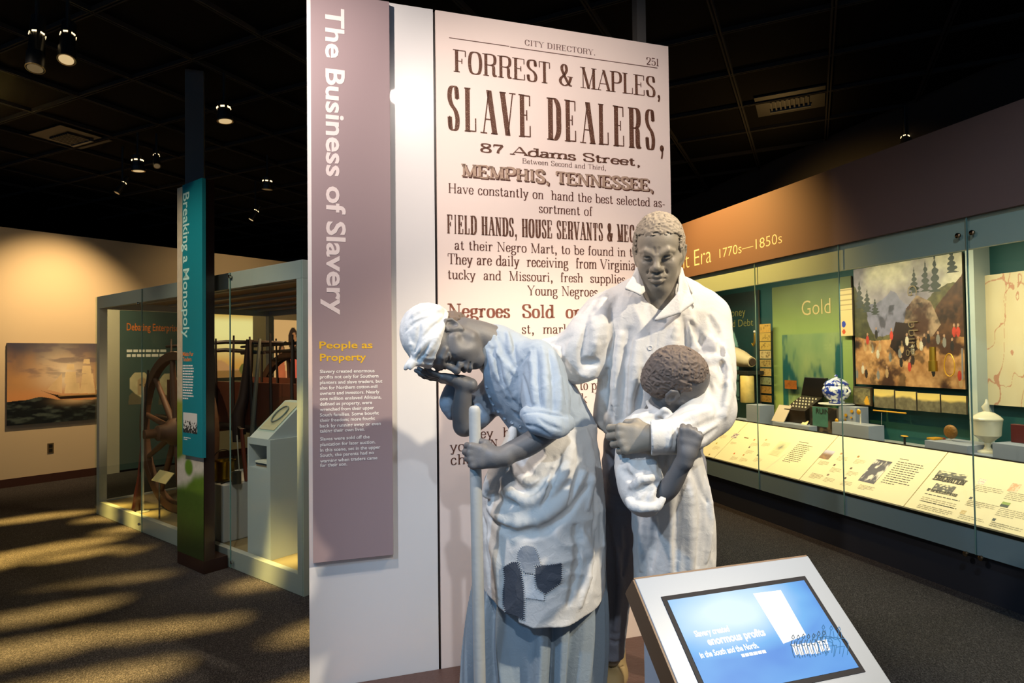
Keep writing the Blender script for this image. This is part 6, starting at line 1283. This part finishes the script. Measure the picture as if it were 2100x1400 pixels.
pch(shirt, [(1442, 656, 2.67, 52), (1460, 740, 2.54, 46), (1453, 838, 2.41, 50)], .05); pch(shirt, [(1453, 842, 2.41, 50), (1410, 882, 2.30, 44), (1376, 894, 2.24, 36), (1350, 896, 2.215, 34), (1326, 897, 2.2, 34)], .035)
shirt.cut(P(1337, 897, 2.2), (-1, .2, 0), .003, .105)
pch(shirt, [(1300, 897, 2.2, 27), (1350, 897, 2.22, 24)], .006, '-')
# open neck
pch(shirt, [(1351, 560, 2.60, 40), (1351, 594, 2.54, 35)], .006, '-', .01); shirt.tri(P(1306, 585, 2.49), P(1396, 590, 2.49), P(1343, 656, 2.45), .075, .004, '-')
folds(shirt, [([(1268, 606), (1258, 640), (1252, 690), (1250, 730)], 7, -1, 14), ([(1240, 610), (1232, 650), (1238, 700)], 9, 1, 16), ([(1204, 668), (1196, 705), (1190, 738)], 7, -1, 9), ([(1215, 650), (1222, 690), (1212, 728)], 8, 1, 12), ([(1192, 742), (1208, 746), (1226, 742)], 9, -1, 8), ([(1190, 765), (1210, 768), (1224, 755)], 8, 1, 10),
 ([(1160, 690), (1150, 720), (1165, 760)], 7, -1, 14), ([(1138, 690), (1150, 745)], 7, 1, 12), ([(1128, 705), (1150, 698), (1172, 690)], 5, -1, 9),
 ([(1275, 690), (1268, 760), (1262, 850)], 9, 1, 18), ([(1290, 680), (1285, 760), (1278, 860)], 9, -1, 22), ([(1305, 700), (1300, 780), (1296, 870)], 8, 1, 18), ([(1245, 760), (1236, 820), (1232, 870)], 8, -1, 16), ([(1318, 760), (1305, 840), (1300, 885)], 7, -1, 14), ([(1228, 870), (1255, 884), (1290, 886)], 7, 1, 12), ([(1256, 835), (1250, 880)], 5, -1, 9),
 ([(1385, 665), (1380, 705), (1378, 740)], 7, 1, 14), ([(1400, 650), (1408, 690), (1412, 730)], 6, -1, 12), ([(1415, 640), (1420, 690), (1424, 725)], 7, 1, 12),
 ([(1416, 660), (1432, 690), (1437, 712)], 6, -1, 10), ([(1425, 725), (1450, 718), (1488, 727)], 7, -1, 11), ([(1430, 748), (1465, 738), (1494, 748)], 7, 1, 12), ([(1440, 775), (1460, 800), (1478, 830)], 8, -1, 13), ([(1450, 690), (1480, 720), (1492, 780), (1486, 850)], 9, 1, 16), ([(1472, 690), (1482, 760), (1470, 850)], 6, -1, 12),
 ([(1455, 650), (1472, 680), (1480, 700)], 6, -1, 12), ([(1418, 880), (1445, 872), (1475, 858)], 7, -1, 11), ([(1410, 900), (1440, 902), (1470, 880)], 6, -1, 10), ([(1395, 862), (1425, 850), (1452, 842)], 7, 1, 11), ([(1376, 858), (1384, 880), (1378, 915)], 5, -1, 7), ([(1368, 852), (1373, 885), (1368, 922)], 5, 1, 6), ([(1390, 868), (1400, 892), (1396, 922)], 5, -1, 8),
 ([(1336, 662), (1329, 740), (1322, 880)], 1.3, -1, 3), ([(1349, 662), (1345, 740), (1338, 830)], 1.3, -1, 3)], gain=1.25)
# collar leaves and front edges
def tri(sc, a, b, c, r=.0042, k=.005): sc.tri(P(*a), P(*b), P(*c), r, k)
tri(shirt, (1306, 552, 2.555), (1284, 591, 2.475), (1312, 603, 2.47)); tri(shirt, (1306, 552, 2.555), (1312, 603, 2.47), (1320, 596, 2.50)); tri(shirt, (1306, 552, 2.555), (1330, 545, 2.68), (1290, 580, 2.56))
tri(shirt, (1396, 552, 2.565), (1420, 620, 2.475), (1394, 640, 2.455)); tri(shirt, (1396, 552, 2.565), (1391, 605, 2.48), (1394, 640, 2.455)); tri(shirt, (1391, 605, 2.48), (1394, 640, 2.455), (1345, 655, 2.46)); tri(shirt, (1396, 552, 2.565), (1372, 545, 2.68), (1418, 600, 2.56))
shirt.disp = wrinkle(.010, 15, 15, 7, 3); shirt.dm = .008
sh = smesh('shirt', shirt, .0042, linen, man, 'loose open-necked white shirt')
shirt_button(shirt, [(1333, 713), (1329, 790), (1418, 628)], .011, linen, man)
tr = Sculpt()
ploft(tr, [(1339, 870, 2.79, 92, .17), (1338, 905, 2.82, 98, .18), (1340, 960, 2.84, 100, .18), (1342, 1000, 2.86, 96, .17)], .04)
pch(tr, [(1292, 960, 2.84, 48), (1272, 1060, 2.88, 42), (1267, 1160, 2.93, 37), (1256, 1270, 2.98, 30), (1251, 1342, 3.0, 27)], .05); pch(tr, [(1392, 960, 2.84, 48), (1398, 1150, 2.94, 38), (1400, 1320, 3.06, 28)], .05)
tr.cut(P(1251, 1346, 3.0), (0, -.1, -1), .004)
folds(tr, [([(1245, 930), (1262, 960), (1272, 1000)], 8, -1, 12), ([(1250, 985), (1272, 1000), (1288, 1005)], 6, 1, 9), ([(1248, 1010), (1270, 1020), (1290, 1018)], 6, -1, 9), ([(1252, 1040), (1275, 1045), (1294, 1035)], 6, 1, 9), ([(1262, 1120), (1272, 1200), (1262, 1290)], 6, 1, 12), ([(1248, 1080), (1256, 1180), (1250, 1300)], 6, -1, 12), ([(1250, 1310), (1262, 1318), (1272, 1312)], 4, -1, 7), ([(1280, 1080), (1285, 1120), (1276, 1180)], 5, -1, 9)])
tr.disp = wrinkle(.008, 14, 14, 22, 8); tr.dm = .005
smesh('trousers', tr, .0048, trou, man, 'dark grey trousers')
shoe = mat('shoe_tan', '#b39a6c', .6, bump=.2, bscale=90)
for k, (a, t) in enumerate((((1258, 1345, 3.03), (-.42, -.9)), ((1402, 1325, 3.1), (.1, -1)))):
    s = Sculpt(); A = P(*a); d = Vector((t[0], t[1], 0)).normalized(); w = Vector((d.y, -d.x, 0)); o = Vector((A.x, A.y, .033))
    s.chain([o+EZ*.06-d*.02, o+EZ*.055+d*.09, o+EZ*.04+d*.19, o+EZ*.034+d*.255], [.06, .058, .045, .034], .03, '+', .03); s.chain([o+EZ*.05+d*.1+w*.015, o+EZ*.036+d*.23+w*.014], [.05, .04], .03); s.chain([o+EZ*.05-d*.02, o+EZ*.17-d*.03], [.055, .05], .03)
    s.cut(o, (0, 0, -1), .004); s.chain([o+EZ*.11+d*.0-w*.05, o+EZ*.112+d*.05, o+EZ*.11+w*.05], [.004]*3, .004, '-')
    smesh('shoe', s, .004, shoe, man, 'worn tan leather shoe')
# ================================================================= statue of the boy
boy = thing('boy_statue', (P(1385, 1180, 2.62).x, 2.62, .031), 'statue of a boy in pale smock burying his face in the man\'s sleeve', 'statue', 'statues of a sorrowing family')
bb_ = Sculpt(); bb_.fine = True
FB = Frame(P(1381.5, 787, 2.40), (.902, .04, -.432), (.352, -.58, .713), 1.153)
add_head(bb_, FB, age=.4)
pch(bb_, [(1365, 822, 2.44, 30), (1352, 852, 2.46, 33)], .03)
ploft(bb_, [(1350, 860, 2.47, 40, .09), (1360, 930, 2.5, 60, .12), (1372, 1010, 2.52, 62, .13), (1380, 1080, 2.54, 62, .13)], .04)
pch(bb_, [(1345, 868, 2.44, 28), (1306, 890, 2.38, 26), (1312, 960, 2.32, 22), (1340, 1022, 2.22, 20)], .03)
pch(bb_, [(1340, 1024, 2.22, 20), (1372, 1000, 2.19, 20.5), (1393, 962, 2.16, 18.5), (1408, 932, 2.135, 15)], .012, '+', .03)
add_hand(bb_, P(1409, 932, 2.135), (.20, -.05, 1), (-.25, -1, .1), .92, {'i': (80, 88, 50), 'm': (82, 90, 50), 'r': (82, 90, 50), 'p': (80, 88, 50)}, False, .6, [(.02, .02, -.014), (.036, .045, -.03), (.03, .062, -.045), (.012, .07, -.052)], 1.15)
pch(bb_, [(1352, 1080, 2.54, 34), (1350, 1200, 2.58, 24), (1350, 1440, 2.66, 15)], .03); pch(bb_, [(1412, 1080, 2.54, 34), (1414, 1200, 2.58, 24), (1414, 1440, 2.66, 15)], .03)
for px in (1350, 1414): o = P(px, 1440, 2.66); o.z = .031; bb_.chain([o+Vector((0, .03, .05)), o+Vector((.02, -.16, .035))], [.04, .03], .02)
bb_.cut((0, 0, .032), (0, 0, -1), .002)
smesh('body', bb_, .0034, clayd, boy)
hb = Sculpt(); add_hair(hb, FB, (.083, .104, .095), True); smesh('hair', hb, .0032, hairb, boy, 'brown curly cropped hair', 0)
sm_ = Sculpt()
ploft(sm_, [(1350, 850, 2.47, 46, .10), (1354, 880, 2.49, 66, .13), (1364, 940, 2.5, 74, .145), (1374, 1000, 2.52, 77, .155), (1380, 1060, 2.54, 82, .165), (1382, 1120, 2.55, 81, .17), (1382, 1180, 2.56, 80, .175), (1382, 1250, 2.58, 84, .18)], .03)
pch(sm_, [(1350, 868, 2.44, 36), (1312, 884, 2.39, 38), (1304, 930, 2.35, 42), (1312, 985, 2.28, 46), (1322, 1015, 2.24, 42)], .04)
pch(sm_, [(1300, 1010, 2.24, 24), (1322, 1018, 2.2, 27), (1345, 1012, 2.2, 26)], .02)
pch(sm_, [(1292, 950, 2.31, 22), (1276, 964, 2.29, 14), (1290, 985, 2.27, 20)], .012)
pch(sm_, [(1290, 1026, 2.19, 8), (1316, 1038, 2.165, 10), (1346, 1038, 2.155, 10), (1360, 1024, 2.16, 8)], .006); pch(sm_, [(1300, 1000, 2.19, 6), (1318, 990, 2.175, 8), (1338, 980, 2.18, 7), (1352, 985, 2.20, 5)], .008)
sm_.cut(P(1362, 1022, 2.18), (.93, -.1, -.5), .004, .07)
pch(sm_, [(1345, 1022, 2.2, 24), (1375, 1005, 2.19, 26)], .005, '-')
pch(sm_, [(1374, 815, 2.40, 36), (1356, 842, 2.44, 37)], .008, '-')
pch(sm_, [(1328, 824, 2.47, 5), (1338, 838, 2.39, 6), (1362, 850, 2.345, 6), (1392, 856, 2.36, 6), (1412, 850, 2.42, 6)], .012); pch(sm_, [(1355, 846, 2.345, 5), (1363, 840, 2.335, 6), (1372, 848, 2.34, 5), (1366, 862, 2.335, 5)], .006)
folds(sm_, [([(1340, 868), (1355, 900), (1362, 950)], 7, -1, 11), ([(1310, 862), (1330, 850), (1350, 850)], 6, 1, 10), ([(1282, 900), (1300, 940), (1290, 985)], 7, 1, 12), ([(1318, 935), (1340, 950), (1348, 985)], 7, 1, 9), ([(1330, 925), (1345, 935), (1352, 960)], 5, -1, 7), ([(1276, 965), (1300, 985), (1322, 990)], 6, -1, 9), ([(1290, 1000), (1312, 985), (1335, 980)], 6, 1, 9), ([(1300, 1020), (1316, 1002), (1334, 990)], 5, -1, 7), ([(1318, 1038), (1326, 1015), (1340, 998)], 4, -1, 6), ([(1344, 1030), (1350, 1010), (1352, 995)], 4, -1, 6), ([(1286, 1025), (1302, 1040), (1340, 1042)], 6, 1, 8),
 ([(1345, 1060), (1340, 1110), (1336, 1165)], 6, -1, 10), ([(1322, 1060), (1318, 1110), (1316, 1165)], 7, 1, 12), ([(1372, 950), (1376, 1050), (1374, 1170)], 6, 1, 12), ([(1395, 1000), (1388, 1080), (1386, 1170)], 6, -1, 10), ([(1412, 980), (1416, 1060), (1416, 1165)], 8, 1, 14), ([(1428, 960), (1440, 1050), (1430, 1160)], 6, -1, 10), ([(1446, 980), (1455, 1060), (1448, 1150)], 6, 1, 10), ([(1416, 950), (1432, 990), (1450, 1030)], 5, -1, 8), ([(1385, 930), (1380, 970)], 5, -1, 8), ([(1420, 1090), (1416, 1165)], 2, -1, 4)], gain=1.35)
sm_.disp = wrinkle(.008, 18, 18, 8, 14); sm_.dm = .005
smesh('smock', sm_, .004, linen, boy, 'pale long smock with rolled sleeve')
# ================================================================= statue of the woman and her pole
wom = thing('woman_statue', (P(1110, 1400, 2.72).x, 2.72, .031), 'statue of a bowed woman in headscarf and patched apron hiding her face in one hand', 'statue', 'statues of a sorrowing family')
wb = Sculpt(); wb.fine = True
FW = Frame(P(919, 699, 2.555), (.09, -.50, -.855), (-.95, -.30, .09), 1.23)
add_head(wb, FW, lids=.1, age=.6)
pch(wb, [(950, 683, 2.58, 33), (985, 694, 2.61, 36), (1012, 710, 2.65, 42)], .018)
pch(wb, [(1015, 724, 2.66, 44), (1062, 768, 2.67, 58), (1110, 828, 2.69, 60), (1150, 890, 2.72, 60)], .04)
pch(wb, [(1085, 745, 2.62, 30), (1112, 755, 2.52, 26), (1128, 872, 2.43, 22)], .03)
pch(wb, [(1130, 880, 2.43, 23), (1085, 910, 2.40, 24), (1048, 927, 2.385, 21.5), (1022, 938, 2.375, 17.5)], .012, '+', .015)
PX, PY = 985, 2.40
add_hand(wb, P(1019, 938, 2.372), (-1, .05, .06), (.10, -1, .12), 1.14, {'i': (64, 82, 45), 'm': (64, 84, 45), 'r': (66, 86, 45), 'p': (68, 86, 45)}, True, .3, [(.02, .015, -.012), (.044, .04, -.02), (.05, .066, -.036), (.034, .072, -.055)], 1.1)
# far arm: elbow low, palm under the face
pch(wb, [(1040, 780, 2.78, 30), (985, 850, 2.70, 26), (952, 872, 2.64, 23)], .03)
pch(wb, [(955, 870, 2.63, 20), (947, 848, 2.61, 21.5), (949, 816, 2.58, 18.5), (952, 788, 2.56, 15.5)], .02, '+', .02)
add_hand(wb, P(950, 785, 2.555), (-.95, .03, .24), (-.30, -.30, -1), 1.06, {'i': (-4, 6, 6), 'm': (-2, 8, 6), 'r': (0, 10, 8), 'p': (4, 10, 8)}, False, 1.2, [(.02, .01, .0), (.05, .03, -.012), (.062, .06, -.02), (.066, .085, -.022)], 1.0)
ploft(wb, [(1150, 890, 2.74, 70, .15), (1116, 980, 2.74, 96, .2), (1112, 1060, 2.74, 90, .19)], .05)
for px in (1075, 1145): pch(wb, [(px, 1060, 2.74, 44), (px, 1250, 2.76, 28), (px, 1440, 2.8, 18)], .04)
wb.cut((0, 0, .033), (0, 0, -1), .002)
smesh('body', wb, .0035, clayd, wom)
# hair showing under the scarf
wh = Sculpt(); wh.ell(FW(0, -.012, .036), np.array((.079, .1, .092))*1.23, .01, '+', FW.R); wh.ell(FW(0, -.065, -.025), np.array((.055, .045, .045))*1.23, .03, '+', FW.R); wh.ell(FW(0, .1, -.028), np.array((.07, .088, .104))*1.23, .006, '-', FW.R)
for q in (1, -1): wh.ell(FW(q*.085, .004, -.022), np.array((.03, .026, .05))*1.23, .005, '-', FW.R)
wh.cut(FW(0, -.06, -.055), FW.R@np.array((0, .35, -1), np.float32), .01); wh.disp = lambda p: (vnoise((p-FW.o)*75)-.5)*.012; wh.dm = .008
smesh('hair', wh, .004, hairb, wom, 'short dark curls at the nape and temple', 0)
sc_ = Sculpt(); sc_.ell(FW(0, -.014, .058), np.array((.09, .112, .093))*1.23, .01, '+', FW.R); sc_.ell(FW(0, -.04, .085), np.array((.075, .08, .07))*1.23, .04, '+', FW.R)
sc_.cut(FW(0, .02, .034), FW.R@np.array((0, .28, -1), np.float32), .006)
pch(sc_, [(862, 742, 2.47, 9), (850, 740, 2.47, 10), (842, 744, 2.47, 7)], .012); pch(sc_, [(846, 742, 2.46, 6), (836, 750, 2.455, 5), (832, 756, 2.455, 3)], .006); pch(sc_, [(848, 744, 2.455, 5), (843, 752, 2.45, 4), (841, 756, 2.45, 2)], .005)
folds(sc_, [([(832, 680), (850, 662), (880, 650)], 3, -1, 6), ([(842, 650), (870, 634), (900, 628)], 4, 1, 8), ([(868, 690), (895, 665), (918, 648)], 3, -1, 6), ([(852, 735), (858, 720), (880, 695)], 3, 1, 6), ([(856, 738), (870, 722), (900, 690)], 3, -1, 6), ([(852, 733), (846, 715), (838, 690)], 3, 1, 6), ([(860, 660), (858, 690), (852, 725)], 3, -1, 7), ([(895, 640), (905, 632), (918, 630)], 4, 1, 7), ([(910, 640), (918, 660)], 2, -1, 5), ([(864, 744), (885, 712), (908, 672), (920, 636)], 3, 1, 5)], gain=1.5)
sc_.disp = wrinkle(.007, 24, 24, 24, 2); sc_.dm = .005
smesh('headscarf', sc_, .0036, scarfm, wom, 'white headscarf knotted over the brow')
# blouse
bl = Sculpt()
pch(bl, [(1014, 724, 2.66, 59), (1059, 769, 2.66, 76), (1106, 829, 2.68, 79), (1150, 886, 2.72, 72)], .04, '+', .05)
pch(bl, [(1100, 735, 2.56, 40), (1114, 765, 2.52, 45), (1119, 815, 2.46, 49), (1121, 846, 2.43, 47)], .03, '+', .04)
pch(bl, [(1084, 850, 2.38, 17), (1104, 866, 2.35, 24), (1138, 874, 2.355, 25), (1162, 868, 2.40, 17)], .008)
pch(bl, [(1128, 884, 2.43, 27), (1085, 908, 2.40, 27)], .005, '-')
bl.cut(P(990, 700, 2.62), (-1, -.05, -.03), .004); pch(bl, [(940, 684, 2.57, 36), (972, 694, 2.60, 38)], .005, '-')
pch(bl, [(1030, 790, 2.80, 36), (985, 835, 2.72, 34), (960, 842, 2.66, 32)], .04); pch(bl, [(922, 806, 2.66, 14), (918, 828, 2.65, 16), (928, 848, 2.67, 13)], .015); pch(bl, [(978, 840, 2.60, 14), (990, 858, 2.60, 13), (975, 866, 2.64, 12)], .015); pch(bl, [(930, 792, 2.66, 14), (925, 800, 2.66, 12)], .015)
pch(bl, [(955, 880, 2.64, 26), (947, 845, 2.61, 25), (952, 790, 2.55, 24)], .005, '-')
folds(bl, [([(995, 664), (1002, 700), (1030, 740), (1060, 770)], 4, 1, 6), ([(1010, 665), (1030, 710), (1058, 757)], 5, -1, 8), ([(1003, 720), (1015, 760), (1040, 810)], 5, 1, 10), ([(1012, 715), (1028, 765), (1055, 820)], 5, -1, 9), ([(1030, 740), (1045, 790), (1075, 840)], 5, 1, 9), ([(1050, 690), (1055, 720), (1062, 755)], 4, -1, 7), ([(1040, 680), (1046, 720)], 4, 1, 8), ([(1050, 840), (1070, 862), (1088, 876)], 4, -1, 6),
 ([(1092, 712), (1080, 730), (1064, 752), (1064, 775)], 4, -1, 5), ([(1088, 720), (1092, 770), (1096, 825)], 5, 1, 8), ([(1100, 715), (1104, 770), (1108, 835)], 4.5, -1, 6), ([(1112, 712), (1118, 770), (1120, 835)], 5.5, 1, 8), ([(1124, 715), (1132, 770), (1134, 840)], 4.5, -1, 6), ([(1134, 722), (1146, 775), (1150, 840)], 5.5, 1, 8), ([(1144, 735), (1158, 785), (1162, 840)], 4, -1, 6), ([(1072, 770), (1080, 800), (1088, 835)], 5, -1, 8), ([(1136, 820), (1134, 848)], 5, -1, 5),
 ([(1070, 850), (1095, 845), (1125, 848), (1170, 858)], 4, -1, 5), ([(1075, 872), (1100, 876), (1128, 892)], 4, -1, 6), ([(1105, 858), (1125, 872), (1150, 880)], 4, -1, 6), ([(1085, 838), (1110, 842), (1150, 850)], 4, 1, 6)])
bl.disp = wrinkle(.008, 22, 22, 16, 21); bl.dm = .007
smesh('blouse', bl, .004, linenb, wom, 'pale blue grey blouse with rolled sleeves')
shirt_button(bl, [(990, 772), (998, 792), (1004, 812), (1012, 828), (1022, 843), (1035, 857), (1050, 866), (1066, 874)], .0075, linenb, wom)
# skirt
sk_ = Sculpt()
ploft(sk_, [(1150, 890, 2.74, 72, .16), (1122, 950, 2.74, 104, .21), (1112, 1050, 2.74, 120, .25), (1108, 1150, 2.75, 124, .27), (1102, 1240, 2.76, 132, .29), (1096, 1320, 2.78, 134, .31), (1090, 1400, 2.80, 134, .33), (1086, 1450, 2.81, 136, .34)], .02)
sk_.cut((0, 0, .036), (0, 0, -1), .004)
ctr = np.array(P(1100, 1300, 2.77), np.float32)
def pleat(p):
    a = np.arctan2(p[:, 0]-ctr[0], -(p[:, 1]-ctr[1])); z = np.clip((1.1-p[:, 2])/.75, 0, 1); w = vnoise(np.stack([a*2.2, p[:, 2]*1.6, a*0], 1))*2.6
    q = np.sin(a*17+w*2.2); return (np.sign(q)*np.abs(q)**.8*.030+np.sin(a*37+w*5)*.007)*z
sk_.disp = pleat; sk_.dm = .04
smesh('skirt', sk_, .0048, linens, wom, 'grey blue pleated long skirt')
# apron
ap = Sculpt()
ploft(ap, [(1158, 872, 2.71, 64, .17), (1132, 905, 2.70, 90, .21), (1119, 950, 2.70, 111, .245), (1113, 1000, 2.71, 123, .275), (1112, 1060, 2.71, 127, .295), (1112, 1120, 2.715, 127, .31), (1112, 1180, 2.72, 125, .325), (1110, 1240, 2.73, 125, .34), (1108, 1290, 2.735, 125, .345)], .02)
zb_ = P(1110, 1282, 2.42).z; xb_ = P(1125, 1280, 2.45).x
ap.cutf(lambda p: (p[:, 2]-zb_-.95*np.clip(np.abs(p[:, 0]-xb_)-.02, 0, 1)**2.0-.02*(p[:, 0] < xb_-.12))*.8, .004)
ap.cutf(lambda p: (2.80-p[:, 1])*.9+.25*(p[:, 0]-xb_), .01)
pch(ap, [(1136, 800, 2.74, 42), (1150, 850, 2.73, 55), (1148, 905, 2.71, 72)], .04)
pch(ap, [(1052, 882, 2.58, 9), (1042, 915, 2.56, 12), (1020, 955, 2.54, 14), (1000, 1010, 2.55, 12)], .02)
folds(ap, [([(1046, 925), (1058, 960), (1080, 985), (1102, 985)], 7, 1, 10), ([(1060, 930), (1075, 958), (1092, 968)], 6, -1, 9), ([(1025, 965), (1045, 1005), (1078, 1028), (1115, 1008), (1142, 965), (1175, 915)], 8, 1, 12), ([(1036, 945), (1055, 990), (1085, 1008), (1110, 990), (1135, 940)], 6, -1, 10), ([(998, 1012), (1030, 1028), (1062, 1034)], 7, -1, 11), ([(1002, 1040), (1040, 1072), (1098, 1066), (1150, 1030), (1200, 968)], 8, 1, 13), ([(1005, 1060), (1045, 1092), (1110, 1090), (1170, 1045), (1212, 985)], 7, -1, 13), ([(1150, 935), (1135, 985), (1110, 1040)], 6, -1, 10), ([(1168, 905), (1160, 960), (1135, 1010)], 7, 1, 10), ([(1185, 895), (1188, 960), (1165, 1030)], 6, -1, 10), ([(1200, 880), (1212, 960), (1205, 1040)], 8, 1, 12), ([(1215, 930), (1225, 1010), (1218, 1100)], 6, -1, 10), ([(1000, 1090), (1020, 1150), (1024, 1220)], 7, 1, 14), ([(992, 1060), (1000, 1120), (1004, 1200)], 6, -1, 12), ([(1195, 1090), (1210, 1150), (1190, 1240)], 7, 1, 13), ([(1180, 1080), (1186, 1150), (1165, 1240)], 6, -1, 13), ([(1224, 1090), (1222, 1150), (1205, 1230)], 6, -1, 10), ([(1230, 960), (1234, 1060), (1232, 1160)], 6, 1, 9)], gain=1.3)
ap.disp = wrinkle(.010, 10, 10, 14, 30); ap.dm = .008
smesh('apron', ap, .0044, linen, wom, 'white apron with stitched dark patches')
pdark = cloth('patch_dark', '#3f444e'); pgrey = cloth('patch_grey', '#8b9097'); ppale = cloth('patch_pale', '#c3c6c8')
shell('patch', ap, [(1060, 1150), (1061, 1132), (1070, 1120), (1082, 1117), (1096, 1121), (1104, 1140), (1110, 1158), (1098, 1162), (1096, 1178), (1078, 1176), (1066, 1166)], pgrey, wom, label='grey arched patch')
shell('patch', ap, [(1031, 1162), (1048, 1152), (1066, 1151), (1071, 1180), (1076, 1212), (1075, 1272), (1054, 1266), (1036, 1256), (1031, 1240), (1030, 1215), (1034, 1190)], pdark, wom, label='tall dark patch')
shell('patch', ap, [(1096, 1158), (1122, 1158), (1153, 1153), (1153, 1186), (1150, 1196), (1118, 1219), (1101, 1206), (1096, 1185)], pdark, wom, label='dark pocket shaped patch')
shell('patch', ap, [(1069, 1176), (1096, 1179), (1098, 1206), (1117, 1219), (1116, 1232), (1076, 1226), (1074, 1200)], ppale, wom, lift=.0012, label='pale patch')
# the pole she grips
p0, p1 = P(973, 838, 2.425), P(984, 1400, 2.425); d = (p1-p0).normalized(); p2 = p0+d*((p0.z-.034)/-d.z)
R_ = rp_(12, 2.42)
MB().tube([p0-d*.012, p0-d*.008, p0, p0+d*.015, p0.lerp(p2, .5), p2], [R_*.45, R_*.78, R_*.95, R_, R_*1.02, R_*1.02], 24).build('wooden_pole', mat('pole_wood', '#aaaba9', .6, bump=.25, bscale=60, var=.12, vscale=20), None, 'long pale wooden pole gripped upright by the bowed woman statue', 'pole', smooth=True)
COL.objects.unlink(_to); bpy.data.objects.remove(_to)
